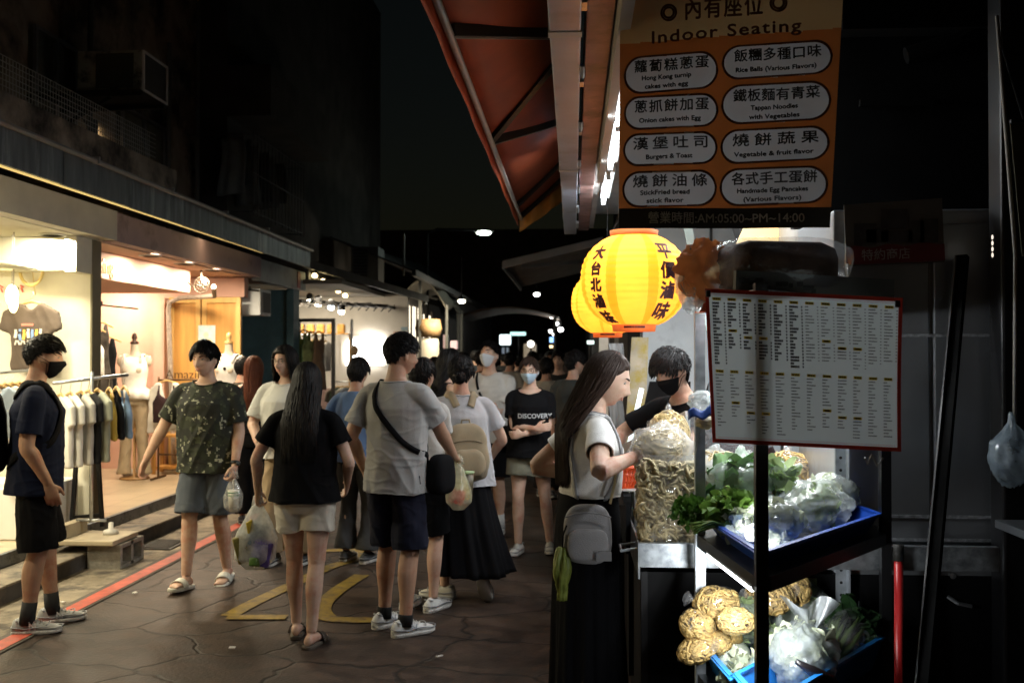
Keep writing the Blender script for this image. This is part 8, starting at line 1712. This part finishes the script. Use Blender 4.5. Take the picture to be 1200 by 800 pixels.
tg, ph = crossbody(p14, 'grey shoulder bag hanging behind the woman at the counter', [(.19, -.135, 1.05), (.16, -.14, 1.14), (.11, -.14, 1.28), (.07, -.10, 1.40), (.06, -.02, 1.45), (.07, .08, 1.40), (.12, .13, 1.28), (.18, .10, 1.14), (.21, .045, 1.06)], .022, M('strap_grey', (.30, .30, .31), .5), (.225, -.05, .955), (.20, .09, .235), GBAG, rz=R(80), pocket=GBAG)
q = p14; mb = MB(); c = q.S @ V((.225, -.05, .955)); m_ = Matrix.Rotation(R(80), 3, 'Z')
mb.tube([c + m_ @ V((x, -.058, .075 + .018 * (1 - (x / .09) ** 2))) for x in (-.09, -.045, 0, .045, .09)], .003, 5); mb.box(c + m_ @ V((.06, -.075, -.075)), (.06, .006, .035), rz=R(80)); build(wmesh(q, mb), 'zip', GB2, tg)
mb = MB(); mb.tube([c + m_ @ V((.09, 0, .12)), c + m_ @ V((.11, .02, .20)), c + m_ @ V((.12, .05, .30))], .006, 6); build(wmesh(q, mb), 'clip', M('clip_metal', (.6, .55, .4), .3, .9), tg)
t = thing('folded_umbrella', 'small olive green folded umbrella tied to the grey shoulder bag', 'umbrella', q.M @ (c + m_ @ V((-.13, -.03, -.32)))); mb = MB(); top_ = c + m_ @ V((-.10, -.02, -.05)); rg = []
for k in range(14):
    f_ = k / 13; rr = .010 + .019 * sin(pi * min(1, f_ * 1.15 + .05)) + .005; rg.append([top_ + V((-.02 * f_, 0, -.215 * f_)) + V(((rr + .006 * sin(7 * a + f_ * 6) + .008 * nz((cos(a) * 2, sin(a) * 2, f_ * 5), 1, 6)) * cos(a), (rr + .006 * sin(7 * a + f_ * 6) + .008 * nz((cos(a) * 2, sin(a) * 2, f_ * 5), 1, 6)) * sin(a), 0)) for a in [2 * pi * i / 30 for i in range(30)]])
mb.rings(rg); build(wmesh(q, mb), 'canopy', M('umbrella_olive', (.17, .20, .035), .5, var=.3, scale=30, bump=.3), t, True); mb = MB(); mb.tube([top_ + V((0, 0, -.01)), top_ + V((.01, 0, .05)), top_ + V((.03, .01, .09))], .004, 6); build(wmesh(q, mb), 'cord', BPK, t, True)
crossbody(p12, 'small black pouch on a black strap across the masked man', [(.0, -.12, 1.42), (.09, -.02, 1.455), (.10, .08, 1.40), (.04, .15, 1.26), (-.06, .16, 1.12), (-.16, .14, .98)], .022, BPK, (-.20, .13, .88), (.20, .08, .20), BPK)
# plastic carrier bags
def carrier(label, grip, size, seed, film_mat, contents, tilt=0):
    """a full plastic bag hanging from a hand at grip (world)"""
    grip = V(grip); w_, d_, h_ = size; t = thing('plastic_bag', label, 'bag', grip - V((0, 0, h_ + .05))); mb = MB(); rows = []
    for i in range(31):
        f_ = i / 30; z = -h_ * f_; ww = (.10 + .90 * min(1, (f_ * 1.9)) ** .8) * (1 if f_ < .85 else 1 - (f_ - .85) / .15 * .55); row = []
        for j in range(44):
            a = 2 * pi * j / 44; k = 1 + .12 * nz((cos(a) * 2, sin(a) * 2, f_ * 3), 1, seed) + .10 * (abs(nz((cos(a) * 4, sin(a) * 4, f_ * 2.2), 1, seed + 4)) - .2) * (1.4 - f_); row.append(grip + V((w_ / 2 * ww * cos(a) * k + tilt * f_, d_ / 2 * ww * sin(a) * k, z)))
        rows.append(row)
    mb.rings(rows); build(mb, 'bag', film_mat, t, True); mb = MB()
    for s_ in (-1, 1): mb.tube([grip + V((s_ * .03, 0, -.02)), grip + V((s_ * .016, s_ * .01, .03)), grip + V((0, s_ * .012, .045)), grip + V((-s_ * .012, s_ * .01, .0))], .010, 6)
    build(mb, 'handle', film_mat, t, True)
    for k, (dx, dy, dz, dim, mt, nm) in enumerate(contents):
        m2 = MB(); m2.box(grip + V((dx + tilt * .7, dy, -h_ + dz)), dim, rz=.4 * k, ry=.25 * (-1) ** k, b=min(dim) * .2); build(m2, nm, mt, t, True)
    return t
hp = p6.M @ (p6.S @ (p6.j['L']['wr'] + p6.j['L']['fd'] * .08))
carrier('white plastic bag of coloured packets beside the woman in white shorts', hp, (.25, .16, .40), 3, film('carrier_white', (.88, .91, .92), a=.58, rough=.2, milky=.45), [(.05, -.03, .10, (.11, .05, .15), M('pack_violet', (.13, .10, .42), .4, var=.4, scale=25), 'violet_packet'), (-.07, -.02, .12, (.09, .05, .16), M('pack_olive', (.22, .19, .05), .4, var=.4, scale=25), 'olive_packet'), (0, .03, .19, (.13, .04, .14), M('pack_teal', (.10, .22, .30), .4, var=.4, scale=18), 'blue_packet'), (-.015, -.055, .26, (.05, .012, .07), M('pack_yellow', (.65, .50, .05), .4), 'yellow_label'), (.02, -.05, .05, (.14, .05, .05), M('pack_green', (.12, .24, .05), .4, var=.3, scale=20), 'green_packet')], -.02)
hp = p7.M @ (p7.S @ (p7.j['R']['wr'] + p7.j['R']['fd'] * .07))
carrier('cream plastic bag with a red packet hanging from the hand of the man in grey', hp + V((.02, -.02, -.02)), (.16, .12, .30), 8, film('carrier_cream', (.80, .78, .58), a=.5, rough=.25), [(0, -.02, .08, (.08, .04, .09), M('pack_red', (.6, .06, .03), .4, var=.2), 'red_packet'), (.02, .0, .12, (.09, .05, .14), M('pack_lemon', (.60, .52, .22), .5, var=.2), 'yellow_packet')])
t = thing('takeaway_cup', 'takeaway cup with a green lid in the cream plastic bag', 'cup', hp + V((.07, 0, -.18))); mb = MB(); c = hp + V((.075, .02, -.17)); mb.lathe(c, [(.030, -.07), (.040, .07), (.001, .07)], 20); build(mb, 'cup', M('cup_dark', (.12, .10, .06), .4, var=.5, scale=30), t, True); mb = MB(); mb.lathe(c, [(.042, .072), (.043, .085), (.001, .088)], 20); build(mb, 'lid', M('cup_lid_green', (.38, .50, .26), .4), t, True)
hp = p2.M @ (p2.S @ (p2.j['L']['wr'] + p2.j['L']['fd'] * .08))
t = carrier('small clear bag with a drink in the hand of the man in camouflage', hp, (.13, .11, .26), 5, film('carrier_clear', (.82, .82, .78), a=.28, rough=.2), [])
t = thing('drink_cup', 'white drink cup with green stripes inside the small clear bag', 'cup', hp - V((0, 0, .25))); c = hp - V((0, 0, .17)); mb = MB(); mb.lathe(c, [(.030, -.08), (.041, .07), (.001, .07)], 20); build(mb, 'cup', M('cup_white', (.66, .64, .58), .4), t, True); mb = MB()
for z in (.03, .05): mb.lathe(c, [(.0385 + (z - .03) * .07 + .0004, z), (.0392 + (z - .03) * .07 + .0004, z + .009)], 20)
build(mb, 'stripe', M('cup_stripe', (.03, .22, .08), .4), t, True)
hp = p8.M @ (p8.S @ (p8.j['L']['wr'] + p8.j['L']['fd'] * .09)); t = thing('mobile_phone', 'dark phone in the lowered hand of the woman in the blue shirt', 'phone', hp); mb = MB(); mb.box(hp + V((0, 0, -.02)), (.016, .075, .14), rx=.3, b=.006); build(mb, 'body', M('phone_black', (.01, .01, .012), .15), t)
# hanging bag at the right edge
c = P(1186, 535, 3.62); t = thing('hanging_plastic_bag', 'pale blue plastic bag hanging from a cord at the right edge', 'bag', c - V((0, 0, .14))); build(crumple(c, (.075, .07, .105), None, .2, 23, 40, 30, knot=.05), 'bag', film('bag_blue', (.50, .62, .72), a=.5, rough=.25), t, True); mb = MB(); mb.ell(c - V((0, 0, .03)), (.05, .045, .06), None, 20, 12, .2); build(mb, 'contents', M('bag_contents', (.10, .12, .13), .7, var=.4), t, True); mb = MB(); top_ = P(1190, 300, 3.62); mb.tube([c + V((.01, 0, .12)), top_, top_ + V((0, .14, .9))], .007, 6); build(mb, 'cord', M('cord_pale', (.35, .33, .30), .7), t, True)
